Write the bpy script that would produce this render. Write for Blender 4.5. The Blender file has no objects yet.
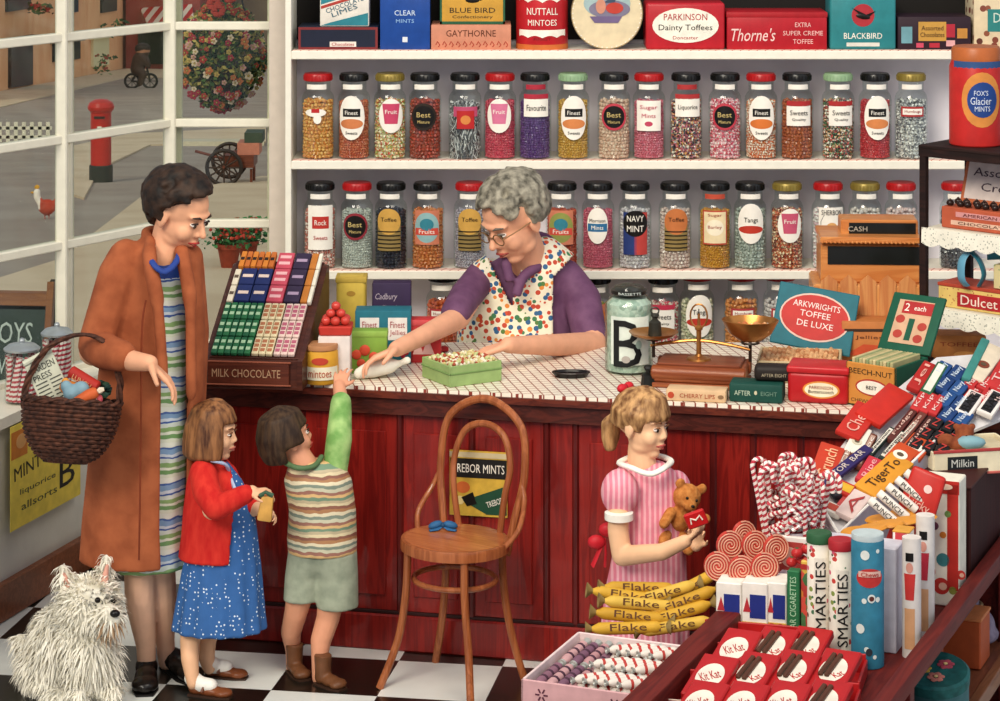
import bpy, bmesh, math, random
from mathutils import Vector, Matrix, Euler
SC = bpy.context.scene
COL = SC.collection
R = math.radians
random.seed(11)
FPX, HC, HY = 2600.0, 2.96, -200.0      # focal length in pixels, lens height, horizon row

def at(px, py, Y):
    return Vector(((px-500)*Y/FPX, Y, HC-(py-HY)*Y/FPX))
def onz(px, py, z):
    return at(px, py, (HC-z)*FPX/(py-HY))

# ------------------------------------------------------------- materials
def rgb(h):
    if not isinstance(h, str): return tuple(h)
    h = h.lstrip('#'); o = []
    for i in (0, 2, 4):
        c = int(h[i:i+2], 16)/255
        o.append(c/12.92 if c <= .04045 else ((c+.055)/1.055)**2.4)
    return (o[0], o[1], o[2], 1)
class NT:
    def __init__(s, name):
        s.m = bpy.data.materials.new(name); s.m.use_nodes = True
        s.t = s.m.node_tree; s.p = s.t.nodes['Principled BSDF']
    def n(s, typ, **kw):
        nd = s.t.nodes.new(typ)
        for k, v in kw.items():
            if k.startswith('i_'):
                key = k[2:]; key = int(key) if key.isdigit() else key.replace('_', ' ')
                nd.inputs[key].default_value = v
            else: setattr(nd, k, v)
        return nd
    def l(s, a, b): s.t.links.new(a, b)
    def coord(s, scale=(1, 1, 1), rot=(0, 0, 0), loc=(0, 0, 0), kind='Object'):
        c = s.n('ShaderNodeTexCoord'); m = s.n('ShaderNodeMapping')
        m.inputs['Scale'].default_value = scale; m.inputs['Rotation'].default_value = rot; m.inputs['Location'].default_value = loc
        s.l(c.outputs[kind], m.inputs['Vector']); return m.outputs['Vector']
    def ramp(s, fac, cols, pos=None, interp='CONSTANT'):
        r = s.n('ShaderNodeValToRGB'); r.color_ramp.interpolation = interp; e = r.color_ramp.elements
        n = len(cols)
        if pos is None: pos = [i/n for i in range(n)]
        while len(e) < n: e.new(1)
        for i in range(n): e[i].position = pos[i]; e[i].color = rgb(cols[i])
        s.l(fac, r.inputs['Fac']); return r.outputs['Color']
    def math(s, op, a, b=None, c=None):
        m = s.n('ShaderNodeMath', operation=op)
        for i, v in enumerate((a, b, c)):
            if v is None: continue
            if hasattr(v, 'links'): s.l(v, m.inputs[i])
            else: m.inputs[i].default_value = v
        return m.outputs[0]
    def mix(s, f, a, b, mode='MIX'):
        m = s.n('ShaderNodeMix', data_type='RGBA', blend_type=mode)
        for k, v in ((0, f), (6, a), (7, b)):
            if hasattr(v, 'links'): s.l(v, m.inputs[k])
            elif k: m.inputs[k].default_value = rgb(v)
            else: m.inputs[k].default_value = v
        return m.outputs[2]
    def vary(s, col, var, scale):
        """paint-like unevenness of the thing's own colour"""
        if not var: return col
        nz = s.n('ShaderNodeTexNoise', i_Scale=scale, i_Detail=3.0)
        s.l(s.coord(), nz.inputs['Vector'])
        g = s.n('ShaderNodeMapRange'); g.inputs['From Min'].default_value = .3; g.inputs['From Max'].default_value = .7
        g.inputs['To Min'].default_value = 1-var; g.inputs['To Max'].default_value = 1+var
        s.l(nz.outputs['Fac'], g.inputs['Value'])
        h = s.n('ShaderNodeHueSaturation'); s.l(g.outputs['Result'], h.inputs['Value'])
        if hasattr(col, 'links'): s.l(col, h.inputs['Color'])
        else: h.inputs['Color'].default_value = rgb(col)
        return h.outputs['Color']
    def end(s, col, rough=.55, metal=0, coat=0, spec=.5, bump=None, bstr=.4, bdist=.004):
        if hasattr(col, 'links'): s.l(col, s.p.inputs['Base Color'])
        else: s.p.inputs['Base Color'].default_value = rgb(col)
        s.p.inputs['Roughness'].default_value = rough; s.p.inputs['Metallic'].default_value = metal
        s.p.inputs['Coat Weight'].default_value = coat; s.p.inputs['Specular IOR Level'].default_value = spec
        if bump is not None:
            b = s.n('ShaderNodeBump'); b.inputs['Strength'].default_value = bstr; b.inputs['Distance'].default_value = bdist
            s.l(bump, b.inputs['Height']); s.l(b.outputs['Normal'], s.p.inputs['Normal'])
        return s.m
_M = {}
def cached(f):
    def g(*a, **k):
        key = (f.__name__, repr(a), repr(sorted(k.items())))
        if key not in _M: _M[key] = f(*a, **k)
        return _M[key]
    return g
@cached
def mat(col, rough=.6, metal=0, var=.10, scale=22, coat=0, spec=.28):
    t = NT('paint'); return t.end(t.vary(col, var, scale), rough, metal, coat, spec)
@cached
def rough_mat(col, col2, scale=30, rough=.85, bstr=.5, bdist=.01, stretch=(1, 1, 1)):
    t = NT('textured'); nz = t.n('ShaderNodeTexNoise', i_Scale=scale, i_Detail=4.0); t.l(t.coord(scale=stretch), nz.inputs['Vector'])
    c = t.ramp(nz.outputs['Fac'], [col, col2], [.35, .65], 'LINEAR')
    return t.end(c, rough, spec=.25, bump=nz.outputs['Fac'], bstr=bstr, bdist=bdist)
@cached
def wood(c1, c2, axis=0, rough=.45, scale=6, coat=.2):
    t = NT('wood'); sc = [scale*3]*3; sc[axis] = scale*.25
    nz = t.n('ShaderNodeTexNoise', i_Scale=1.6, i_Detail=6.0, i_Distortion=1.2); t.l(t.coord(scale=tuple(sc)), nz.inputs['Vector'])
    c = t.ramp(nz.outputs['Fac'], [c1, c2, c1, c2], [.28, .45, .56, .72], 'LINEAR')
    return t.end(c, rough, coat=coat*.5, spec=.22, bump=nz.outputs['Fac'], bstr=.12)
@cached
def island(*cols, rough=.4, coat=.3):
    t = NT('sweets'); g = t.n('ShaderNodeNewGeometry')
    return t.end(t.vary(t.ramp(g.outputs['Random Per Island'], cols), .1, 60), rough, coat=coat)
@cached
def cells(cols, scale=60, rough=.5, bdist=.004, stretch=(1, 1, 1)):
    t = NT('cells'); v = t.n('ShaderNodeTexVoronoi', i_Scale=scale); t.l(t.coord(scale=stretch), v.inputs['Vector'])
    sp = t.n('ShaderNodeSeparateColor'); t.l(v.outputs['Color'], sp.inputs[0])
    c = t.ramp(sp.outputs[0], cols)
    h = t.math('MULTIPLY', v.outputs['Distance'], -1.0)
    return t.end(c, rough, bump=h, bstr=.9, bdist=bdist)
@cached
def spots(base, cols, scale=20, size=.3, rough=.7, flat=None, rand=1.0, stretch=(1, 1, 1)):
    """spots of several colours on a ground colour"""
    t = NT('spots'); v = t.n('ShaderNodeTexVoronoi', i_Scale=scale, i_Randomness=rand); t.l(t.coord(scale=stretch), v.inputs['Vector'])
    sp = t.n('ShaderNodeSeparateColor'); t.l(v.outputs['Color'], sp.inputs[0])
    c = t.ramp(sp.outputs[0], cols)
    f = t.math('LESS_THAN', v.outputs['Distance'], size)
    return t.end(t.vary(t.mix(f, base, c), .08, 25), rough)
@cached
def stripes(cols, period=.03, pos=None, axis=2, rough=.6, rot=(0, 0, 0), noise=0.0, bump=0, interp='CONSTANT', coat=0):
    t = NT('stripes'); co = t.coord(rot=rot); x = t.n('ShaderNodeSeparateXYZ'); t.l(co, x.inputs[0])
    v = x.outputs[axis]
    if noise:
        nz = t.n('ShaderNodeTexNoise', i_Scale=18.0); t.l(co, nz.inputs['Vector'])
        v = t.math('MULTIPLY_ADD', nz.outputs['Fac'], noise, v)
    f = t.math('FRACT', t.math('DIVIDE', v, period))
    c = t.ramp(f, cols, pos, interp)
    return t.end(t.vary(c, .08, 30), rough, coat=coat, bump=f if bump else None, bstr=bump)
@cached
def candy(c1='f4ece0', c2='c8182a', turns=1, period=.02, rough=.25):
    """twisted stripes: uses the UV laid along a tube (u round, v along in metres)"""
    t = NT('candy'); uv = t.n('ShaderNodeUVMap'); x = t.n('ShaderNodeSeparateXYZ'); t.l(uv.outputs[0], x.inputs[0])
    v = t.math('ADD', t.math('DIVIDE', x.outputs[1], period), t.math('MULTIPLY', x.outputs[0], float(turns)))
    return t.end(t.ramp(t.math('FRACT', v), [c1, c2]), rough, coat=.4)
@cached
def glass_mat(tint='f2f7f5', refl=.9):
    t = NT('clear_glass'); t.t.nodes.remove(t.p)
    tr = t.n('ShaderNodeBsdfTransparent'); tr.inputs[0].default_value = rgb(tint)
    gl = t.n('ShaderNodeBsdfGlossy'); gl.inputs['Roughness'].default_value = .06
    f = t.n('ShaderNodeLayerWeight'); f.inputs['Blend'].default_value = .5
    m = t.n('ShaderNodeMixShader'); t.l(t.math('MULTIPLY_ADD', t.math('POWER', f.outputs['Facing'], 4.0),   .55*refl, .06*refl), m.inputs[0]); t.l(tr.outputs[0], m.inputs[1]); t.l(gl.outputs[0], m.inputs[2])
    t.l(m.outputs[0], t.t.nodes['Material Output'].inputs['Surface']); return t.m

# ------------------------------------------------------------- geometry
class MB:
    def __init__(s, T=None):
        s.bm = bmesh.new(); s.mats = []; s.T = T or Matrix(); s.uv = None
    def mi(s, m):
        if m is None: return 0
        if m not in s.mats: s.mats.append(m)
        return s.mats.index(m)
    def put(s, vs, fs, m=None, T=None, uvs=None):
        T = s.T @ (T or Matrix()); k = s.mi(m)
        nv = [s.bm.verts.new(T @ Vector(v)) for v in vs]; out = []
        flip = T.determinant() < 0
        if uvs and s.uv is None: s.uv = s.bm.loops.layers.uv.new('UVMap')
        for f in fs:
            f = list(f)
            if flip: f.reverse()
            try: fc = s.bm.faces.new([nv[i] for i in f])
            except ValueError: continue
            fc.material_index = k; fc.smooth = True
            if uvs:
                us = [uvs[i][0] for i in f]; wrap = max(us)-min(us) > .5
                for lp, i in zip(fc.loops, f):
                    u = uvs[i][0]
                    if wrap and u < .5: u += 1
                    lp[s.uv].uv = (u, uvs[i][1])
        return nv
    def box(s, c, d, m=None, rot=None, bev=.002, seg=1, taper=(1, 1)):
        t = bmesh.new(); bmesh.ops.create_cube(t, size=1, matrix=Matrix.Diagonal((d[0], d[1], d[2], 1)))
        for v in t.verts:
            if v.co.z > 0: v.co.x *= taper[0]; v.co.y *= taper[1]
        b = min(bev, min(d)*.3)
        if b > 1e-5: bmesh.ops.bevel(t, geom=list(t.edges), offset=b, segments=seg, affect='EDGES', profile=.5)
        t.verts.index_update()
        M = Matrix.Translation(Vector(c))
        if rot is not None: M = M @ (rot.to_4x4() if hasattr(rot, 'to_4x4') else Euler(rot).to_matrix().to_4x4())
        s.put([v.co.copy() for v in t.verts], [[v.index for v in f.verts] for f in t.faces], m, M); t.free(); return s
    def lathe(s, prof, c=(0, 0, 0), m=None, seg=24, rot=None, sx=1, sy=1, a0=0, a1=2*math.pi, T=None):
        full = abs(a1-a0-2*math.pi) < 1e-6; n = seg if full else seg+1
        vs = []; fs = []
        for r, z in prof:
            for i in range(n):
                a = a0+(a1-a0)*i/seg; vs.append((r*math.cos(a)*sx, r*math.sin(a)*sy, z))
        for j in range(len(prof)-1):
            for i in range(seg):
                k = (i+1) % n if full else i+1
                fs.append((j*n+i, j*n+k, (j+1)*n+k, (j+1)*n+i))
        if full:
            if prof[0][0] > 1e-6: fs.append(tuple(range(n))[::-1])
            if prof[-1][0] > 1e-6: fs.append(tuple((len(prof)-1)*n+i for i in range(n)))
        M = Matrix.Translation(Vector(c))
        if rot is not None: M = M @ (rot.to_4x4() if hasattr(rot, 'to_4x4') else Euler(rot).to_matrix().to_4x4())
        if T is not None: M = T @ M
        s.put(vs, fs, m, M); return s
    def tube(s, pts, rad, m=None, seg=8, closed=False, cap=True, uv=False, flat=1.0):
        pts = [Vector(p) for p in pts]; n = len(pts)
        rs = rad if isinstance(rad, (list, tuple)) else [rad]*n
        vs = []; fs = []; uvs = []; up = None; L = 0
        for i, p in enumerate(pts):
            a = pts[(i-1) % n] if (i or closed) else p; b = pts[(i+1) % n] if (i < n-1 or closed) else p
            t = (b-a)
            if t.length < 1e-9: t = Vector((0, 0, 1))
            t.normalize()
            if up is None: up = Vector((0, 0, 1)) if abs(t.z) < .9 else Vector((1, 0, 0))
            up = (up-t*up.dot(t))
            if up.length < 1e-6: up = t.orthogonal()
            up.normalize(); sd = t.cross(up)
            if i: L += (p-pts[i-1]).length
            for k in range(seg):
                an = 2*math.pi*k/seg
                vs.append(p+(sd*math.cos(an)+up*math.sin(an)*flat)*rs[i]); uvs.append((k/seg, L))
        for i in range(n if closed else n-1):
            j = (i+1) % n
            for k in range(seg):
                q = (k+1) % seg; fs.append((i*seg+k, i*seg+q, j*seg+q, j*seg+k))
        if cap and not closed:
            fs.append(tuple(range(seg))[::-1]); fs.append(tuple((n-1)*seg+k for k in range(seg)))
        s.put(vs, fs, m, uvs=uvs if uv else None); return s
    def ball(s, c, r, m=None, sub=2, rot=None, T=None, jit=0):
        if not isinstance(r, (tuple, list, Vector)): r = (r, r, r)
        vs, fs = _ico(sub)
        M = Matrix.Translation(Vector(c))
        if rot is not None: M = M @ (rot.to_4x4() if hasattr(rot, 'to_4x4') else Euler(rot).to_matrix().to_4x4())
        M = M @ Matrix.Diagonal((r[0], r[1], r[2], 1))
        if T is not None: M = T @ M
        if jit: vs = [v*(1+random.uniform(-jit, jit)) for v in vs]
        s.put(vs, fs, m, M); return s
    def cap(s, a, b, ra, rb, m=None, T=None):
        """tapered capsule"""
        T = T or Matrix(); a = Vector(a); b = Vector(b)
        s.ball(a, ra, m, 2, T=T); s.ball(b, rb, m, 2, T=T)
        d = b-a
        if d.length < 1e-6: return s
        q = d.to_track_quat('Z', 'Y').to_matrix().to_4x4()
        s.lathe([(ra, 0), (rb, d.length)], m=m, seg=14, T=T @ Matrix.Translation(a) @ q); return s
    def chain(s, pr, m=None, T=None):
        for (a, ra), (b, rb) in zip(pr, pr[1:]): s.cap(a, b, ra, rb, m, T)
        return s
    def prism(s, poly, y0, y1, m=None, T=None):
        """polygon (x,z) pushed from y0 (front) to y1 (back)"""
        n = len(poly); ar = sum(poly[i][0]*poly[(i+1) % n][1]-poly[(i+1) % n][0]*poly[i][1] for i in range(n))
        if ar < 0: poly = poly[::-1]
        vs = [(x, y0, z) for x, z in poly]+[(x, y1, z) for x, z in poly]
        fs = [tuple(range(n)), tuple(range(2*n-1, n-1, -1))]+[(i, i+n, (i+1) % n+n, (i+1) % n) for i in range(n)]
        s.put(vs, fs, m, T); return s
    def oval(s, cx, cz, w, h, y, m, n=28, th=.0012, T=None):
        return s.prism([(cx+w/2*math.cos(2*math.pi*i/n), cz+h/2*math.sin(2*math.pi*i/n)) for i in range(n)], y-th, y, m, T)
    def rect(s, cx, cz, w, h, y, m, th=.0012, T=None, rot=0):
        c, q = math.cos(rot), math.sin(rot)
        return s.prism([(cx+a*c-b*q, cz+a*q+b*c) for a, b in ((-w/2, -h/2), (w/2, -h/2), (w/2, h/2), (-w/2, h/2))], y-th, y, m, T)
    def text(s, st, cx, cz, w, h, y, m, T=None, rot=0, wrap=None, th=.0008, slant=0):
        vs, fs = _cut(st, 0, 16) if (wrap and len(st) < 3) else _text(st); c, q = math.cos(rot), math.sin(rot); out = []
        for x, z, d in vs:
            x *= w; z *= h; x += slant*z
            x, z = x*c-z*q+cx, x*q+z*c+cz
            if wrap: rr = wrap+.0006+(d)*th; out.append((rr*math.sin(x/wrap), -rr*math.cos(x/wrap), z))
            else: out.append((x, y-.0003-d*th, z))
        s.put(out, fs, m, T); return s
    def patch(s, shape, cx, cz, w, h, rad, m, off=.0008):
        """label wrapped round a cylinder of radius rad about the local z axis"""
        def P(x, z, o=off): return ((rad+o)*math.sin(x/rad), -(rad+o)*math.cos(x/rad), z)
        vs = []; fs = []
        if shape == 'rect':
            n = 10
            for i in range(n+1):
                x = cx-w/2+w*i/n; vs += [P(x, cz-h/2), P(x, cz+h/2)]
            fs = [(2*i, 2*i+2, 2*i+3, 2*i+1) for i in range(n)]
        elif shape == 'trap':
            n = 8
            for i in range(n+1):
                x = i/n-.5; vs += [P(cx+x*w*.72, cz-h/2), P(cx+x*w, cz+h/2)]
            fs = [(2*i, 2*i+2, 2*i+3, 2*i+1) for i in range(n)]
        else:
            n = 24; rings = 4; vs = [P(cx, cz)]
            for k in range(1, rings+1):
                for i in range(n):
                    a = 2*math.pi*i/n; vs.append(P(cx+w/2*k/rings*math.cos(a), cz+h/2*k/rings*math.sin(a)))
            for i in range(n): fs.append((0, 1+i, 1+(i+1) % n))
            for k in range(rings-1):
                for i in range(n):
                    a = 1+k*n+i; b = 1+k*n+(i+1) % n; fs.append((a, a+n, b+n, b))
        s.put(vs, fs, m); return s
    def mesh(s, name='mesh', sharp=.6):
        me = bpy.data.meshes.new(name); s.bm.normal_update(); s.bm.to_mesh(me); s.bm.free()
        for m in s.mats: me.materials.append(m)
        if sharp: me.set_sharp_from_angle(angle=sharp)
        return me
    def build(s, name, parent=None, world=False, sharp=.6, shift=True):
        if world and parent is not None:
            inv = Matrix.Translation(parent.location) @ parent.rotation_euler.to_matrix().to_4x4()
            s.bm.transform(inv.inverted())
        me = s.mesh(name, sharp); return link(name, me, parent)
def link(name, me, parent=None, mats=None):
    o = bpy.data.objects.new(name, me); COL.objects.link(o)
    if parent is not None: o.parent = parent
    if mats:
        for i, m in enumerate(mats):
            o.material_slots[i].link = 'OBJECT'; o.material_slots[i].material = m
    return o
_I = {}
def _ico(sub):
    if sub not in _I:
        t = bmesh.new(); bmesh.ops.create_icosphere(t, subdivisions=sub, radius=1); t.verts.index_update()
        _I[sub] = ([v.co.copy() for v in t.verts], [[v.index for v in f.verts] for f in t.faces]); t.free()
    return _I[sub]
_T = {}
def _cut(st, axis, n=12):
    """the same letters sliced finely so that they can bend round a tube"""
    k = (st, axis)
    if k not in _T:
        vs, fs = _text(st); t = bmesh.new(); nv = [t.verts.new(v) for v in vs]
        for f in fs:
            try: t.faces.new([nv[i] for i in f])
            except ValueError: pass
        for i in range(1, n):
            no = Vector((1, 0, 0)) if axis == 0 else Vector((0, 1, 0)); bmesh.ops.bisect_plane(t, geom=list(t.verts)+list(t.edges)+list(t.faces), plane_co=no*(i/n-.5), plane_no=no)
        t.verts.index_update(); _T[k] = ([tuple(v.co) for v in t.verts], [[v.index for v in f.verts] for f in t.faces]); t.free()
    return _T[k]
def _text(st):
    """the letters as a unit-wide, unit-high sheet centred on 0"""
    if st not in _T:
        cu = bpy.data.curves.new('t', 'FONT'); cu.body = st; cu.resolution_u = 2; cu.extrude = .5; cu.offset = .0
        ob = bpy.data.objects.new('t', cu); me = ob.to_mesh()
        co = [v.co.copy() for v in me.vertices]; fs = [list(p.vertices) for p in me.polygons]
        ob.to_mesh_clear(); bpy.data.objects.remove(ob); bpy.data.curves.remove(cu)
        if not co: _T[st] = ([], [])
        else:
            x0, x1 = min(v.x for v in co), max(v.x for v in co); z0, z1 = min(v.y for v in co), max(v.y for v in co)
            _T[st] = ([((v.x-(x0+x1)/2)/(x1-x0), (v.y-(z0+z1)/2)/max(z1-z0, 1e-4), v.z+.5) for v in co], fs)
    return _T[st]

def remesh(mb, voxel=.006, smooth=4, fac=.5, mats=None):
    """one continuous skin round everything gathered in mb"""
    me = mb.mesh('tmp', 0); ob = bpy.data.objects.new('tmp', me); COL.objects.link(ob)
    a = ob.modifiers.new('r', 'REMESH'); a.mode = 'VOXEL'; a.voxel_size = voxel
    if smooth: b = ob.modifiers.new('s', 'SMOOTH'); b.factor = fac; b.iterations = smooth
    dg = bpy.context.evaluated_depsgraph_get(); dg.update()
    new = bpy.data.meshes.new_from_object(ob.evaluated_get(dg))
    bpy.data.objects.remove(ob); bpy.data.meshes.remove(me)
    for p in new.polygons: p.use_smooth = True
    if mats:
        new.materials.clear()
        for m in mats: new.materials.append(m)
        for p in new.polygons: p.material_index = 0
    return new
def blob(name, mb, m, parent, voxel=.006, smooth=4, fac=.5, paint=None):
    """remeshed part in world coordinates, re-based on its parent; paint: [(material, test(world point))]"""
    mats = [m]+([p[0] for p in paint] if paint else [])
    me = remesh(mb, voxel, smooth, fac, mats); me.name = name
    if paint:
        for p in me.polygons:
            c = p.center
            for i, (_, f) in enumerate(paint):
                if f(c): p.material_index = i+1
    if parent is not None:
        inv = (Matrix.Translation(parent.location) @ parent.rotation_euler.to_matrix().to_4x4()).inverted(); me.transform(inv)
    return link(name, me, parent)

# ------------------------------------------------------------- things
def tag(o, label=None, cat=None, group=None, kind=None):
    if label: o['label'] = label
    if cat: o['category'] = cat
    if group: o['group'] = group
    if kind: o['kind'] = kind
    return o
def thing(name, label, cat, loc=(0, 0, 0), rz=0, group=None, rot=None):
    o = bpy.data.objects.new(name, None); COL.objects.link(o); o.empty_display_size = .05
    o.location = loc; o.rotation_euler = rot if rot is not None else (0, 0, rz)
    return tag(o, label, cat, group)
def struct(name, mb, parent=None):
    o = mb.build(name, parent)
    if parent is None: o['kind'] = 'structure'
    return o
def smooth_path(pts, n=8, closed=False):
    pts = [Vector(p) for p in pts]; out = []; N = len(pts)
    for i in range(N if closed else N-1):
        p0 = pts[(i-1) % N] if (i or closed) else pts[0]; p1 = pts[i]; p2 = pts[(i+1) % N]
        p3 = pts[(i+2) % N] if (i+2 < N or closed) else p2
        for k in range(n):
            t = k/n
            out.append(.5*((2*p1)+(p2-p0)*t+(2*p0-5*p1+4*p2-p3)*t*t+(3*p1-p0-3*p2+p3)*t**3))
    if not closed: out.append(pts[-1])
    return out
WHITE, BLACK = mat('efe8d8'), mat('15120f', rough=.35)
# ============================================================= figures
def loft(mb, secs, seg=60, gap=None, th=.010, folds=0, m=None):
    """secs: (centre, rx, ry, fold amplitude, (gap from, gap to) or None), any order in z; closed solid, or an open-fronted shell"""
    n = seg; vs = []; fs = []
    if gap is None and all(len(s) < 5 or s[4] is None for s in secs):
        for s in secs:
            c, rx, ry = s[:3]; am = s[3] if len(s) > 3 else 0
            for i in range(n):
                a = 2*math.pi*i/n; f = 1+am*math.sin(a*folds+.6*math.sin(a*2))
                vs.append((c.x+rx*f*math.sin(a), c.y-ry*f*math.cos(a), c.z))
        for j in range(len(secs)-1):
            for i in range(n):
                k = (i+1) % n; fs.append((j*n+i, j*n+k, (j+1)*n+k, (j+1)*n+i))
        fs.append(tuple(range(n))); fs.append(tuple((len(secs)-1)*n+i for i in range(n))[::-1])
        mb.put(vs, fs, m); return
    for s in secs:
        c, rx, ry, am, (g0, g1) = s
        a0 = R(g1); a1 = R(g0)+2*math.pi
        for inn in (0, 1):
            for i in range(n+1):
                a = a0+(a1-a0)*i/n; f = 1+am*math.sin(a*folds+.6*math.sin(a*2))
                vs.append((c.x+(rx*f-inn*th)*math.sin(a), c.y-(ry*f-inn*th)*math.cos(a), c.z))
    W = n+1
    for j in range(len(secs)-1):
        o = 2*W*j; q = 2*W*(j+1)
        for i in range(n):
            fs.append((o+i, o+i+1, q+i+1, q+i)); fs.append((o+W+i, q+W+i, q+W+i+1, o+W+i+1))
        fs.append((o, q, q+W, o+W)); fs.append((o+n, o+W+n, q+W+n, q+n))
    for o in (0, 2*W*(len(secs)-1)):
        for i in range(n): fs.append((o+i, o+W+i, o+W+i+1, o+i+1))
    mb.put(vs, fs, m)

def head_mx(c, yaw, pitch, h, roll=0):
    ya, pi_ = R(yaw), R(pitch)
    f = Vector((math.sin(ya)*math.cos(pi_), -math.cos(ya)*math.cos(pi_), -math.sin(pi_)))
    x = f.cross(Vector((0, 0, 1))).normalized(); u = x.cross(f)
    M = Matrix((x, f, u)).transposed().to_4x4() @ Matrix.Rotation(R(roll), 4, 'Y')
    return Matrix.Translation(c) @ M @ Matrix.Scale(h, 4)
# head space: x sideways, y where the face looks, z up; crown at +.5, chin at -.5
def add_head(mb, T, child=False, m=None):
    b = lambda c, r, sub=3: mb.ball(c, r, m, sub, T=T)
    b((0, -.07, .13), (.335, .41, .365)); b((0, .07, -.1), (.27, .30, .36))
    k = .9 if child else 1
    b((0, .20, -.385), (.13*k, .12, .09)); b((.13, .06, -.29), (.12, .15, .12)); b((-.13, .06, -.29), (.12, .15, .12))
    b((.14, .22, -.13), (.12, .12, .13)); b((-.14, .22, -.13), (.12, .12, .13)); b((0, .285, .115), (.22, .09, .05))
    nl = .55 if child else .82
    mb.cap((0, .33, .05), (0, .33+.13*nl, -.10), .033, .026+.022*nl, m, T); b((.042, .37, -.12), .036); b((-.042, .37, -.12), .036)
    b((0, .335, -.225), (.085, .055, .035)); b((0, .325, -.275), (.075, .055, .035))
    for s in (-1, 1):
        b((s*.335, -.03, -.03), (.035, .085, .125)); b((s*.33, -.02, -.12), (.03, .045, .05))
def face(T, parent, iris='3a2a1c', brow='4a3020', lip='b84a40', closed=False, lips_w=.1, blush=None):
    e = MB(T); l = MB(T)
    for s, nm in ((-1, 0), (1, 0)):
        e = MB(T); e.ball((s*.125, .315, .015), (.058, .040, .024 if closed else .034), mat('efe6da', rough=.25, var=0), 2)
        eo = e.build('eye', parent, world=True)
        i = MB(T); i.ball((s*.13, .347, .008), (.030, .018, .032), mat(iris, rough=.2, var=0), 2); i.build('iris', eo).matrix_local = Matrix()
        # iris verts are re-based on the figure, the eye sits at its origin
        eo.children[0].data.transform((Matrix.Translation(parent.location)).inverted())
        k = MB(T); w = MB(T)
        k.tube([p for p in ((s*.055, .362, .105), (s*.12, .368, .135), (s*.20, .315, .12))], [.010, .016, .008], mat(brow), 6)
        w.tube([(s*.068, .345, .030), (s*.125, .372, .060), (s*.185, .318, .035)], [.008, .014, .008], mat(brow), 6)
        k.build('eyebrow', parent, world=True); w.build('eyelash', parent, world=True)
    l.tube([(-lips_w, .325, -.245), (-.03, .392, -.228), (0, .388, -.235), (.03, .392, -.228), (lips_w, .325, -.245)], [.004, .016, .014, .016, .004], mat(lip, rough=.4), 8)
    l.tube([(-lips_w, .325, -.248), (0, .378, -.275), (lips_w, .325, -.248)], [.004, .020, .004], mat(lip, rough=.4), 8)
    l.build('lips', parent, world=True)
def add_hand(mb, w, d, n, side, L=.17, curl=.5, m=None, spread=.12, thumb=.6):
    """w wrist, d finger direction, n way the fingers curl, side +1/-1 picks the thumb's side"""
    w = Vector(w); d = Vector(d).normalized(); n = Vector(n); n = (n-d*n.dot(d)).normalized(); t = d.cross(n)*side
    PL = L*.50; W = L*.40
    kn = []
    for i in range(4):
        o = (1.5-i)/3*W
        k = w+d*(PL*(1-.05*abs(i-1)))+t*o; kn.append(k); mb.cap(w+t*o*.55+d*.01, k, L*.075, L*.062, m)
    for i, (k, f) in enumerate(zip(kn, (.40, .46, .43, .34))):
        p = k; dr = (d+t*(1.5-i)*spread).normalized(); r = L*.052
        for j, (fl, cu) in enumerate(((.45, .5), (.3, .9), (.25, .7))):
            a = curl*cu*(1+.12*i)
            ax = dr.cross(n).normalized(); dr = (Matrix.Rotation(a, 3, ax) @ dr)
            q = p+dr*L*f*fl; mb.cap(p, q, r, r*.88, m); p = q; r *= .88
    b = w+t*W*.45+d*L*.08; mb.cap(w, b, L*.08, L*.08, m)
    p = b+(t*.75+d*.65+n*.25).normalized()*L*.22; mb.cap(b, p, L*.078, L*.06, m)
    q = p+(d*.9+t*.25*thumb+n*.45).normalized()*L*.20; mb.cap(p, q, L*.058, L*.047, m)
def curls(mb, T, n, r, seed, keep, grow=(.375, .46, .40), c0=(0, -.07, .14), m=None):
    rd = random.Random(seed); i = 0
    while i < n:
        v = Vector((rd.gauss(0, 1), rd.gauss(0, 1), rd.gauss(0, 1))).normalized()
        if not keep(v): continue
        p = Vector((c0[0]+v.x*grow[0], c0[1]+v.y*grow[1], c0[2]+v.z*grow[2])); rr = r*rd.uniform(.7, 1.2)
        # a curl: a short arc of a ring lying on the scalp
        a = v.orthogonal().normalized(); b = v.cross(a); ph = rd.uniform(0, 6.3)
        pts = [p+(a*math.cos(ph+k*.8)+b*math.sin(ph+k*.8))*rr*.8+v*rr*.18*k/5 for k in range(6)]
        mb.tube(pts, [rr*.42]*6, m, 6); mb.ball(p-v*rr*.3, rr*.8, m, 1); i += 1
    for q in ((1.0), ): mb
def skull(mb, T, g=1.06, m=None, top=.02):
    pass

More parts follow.
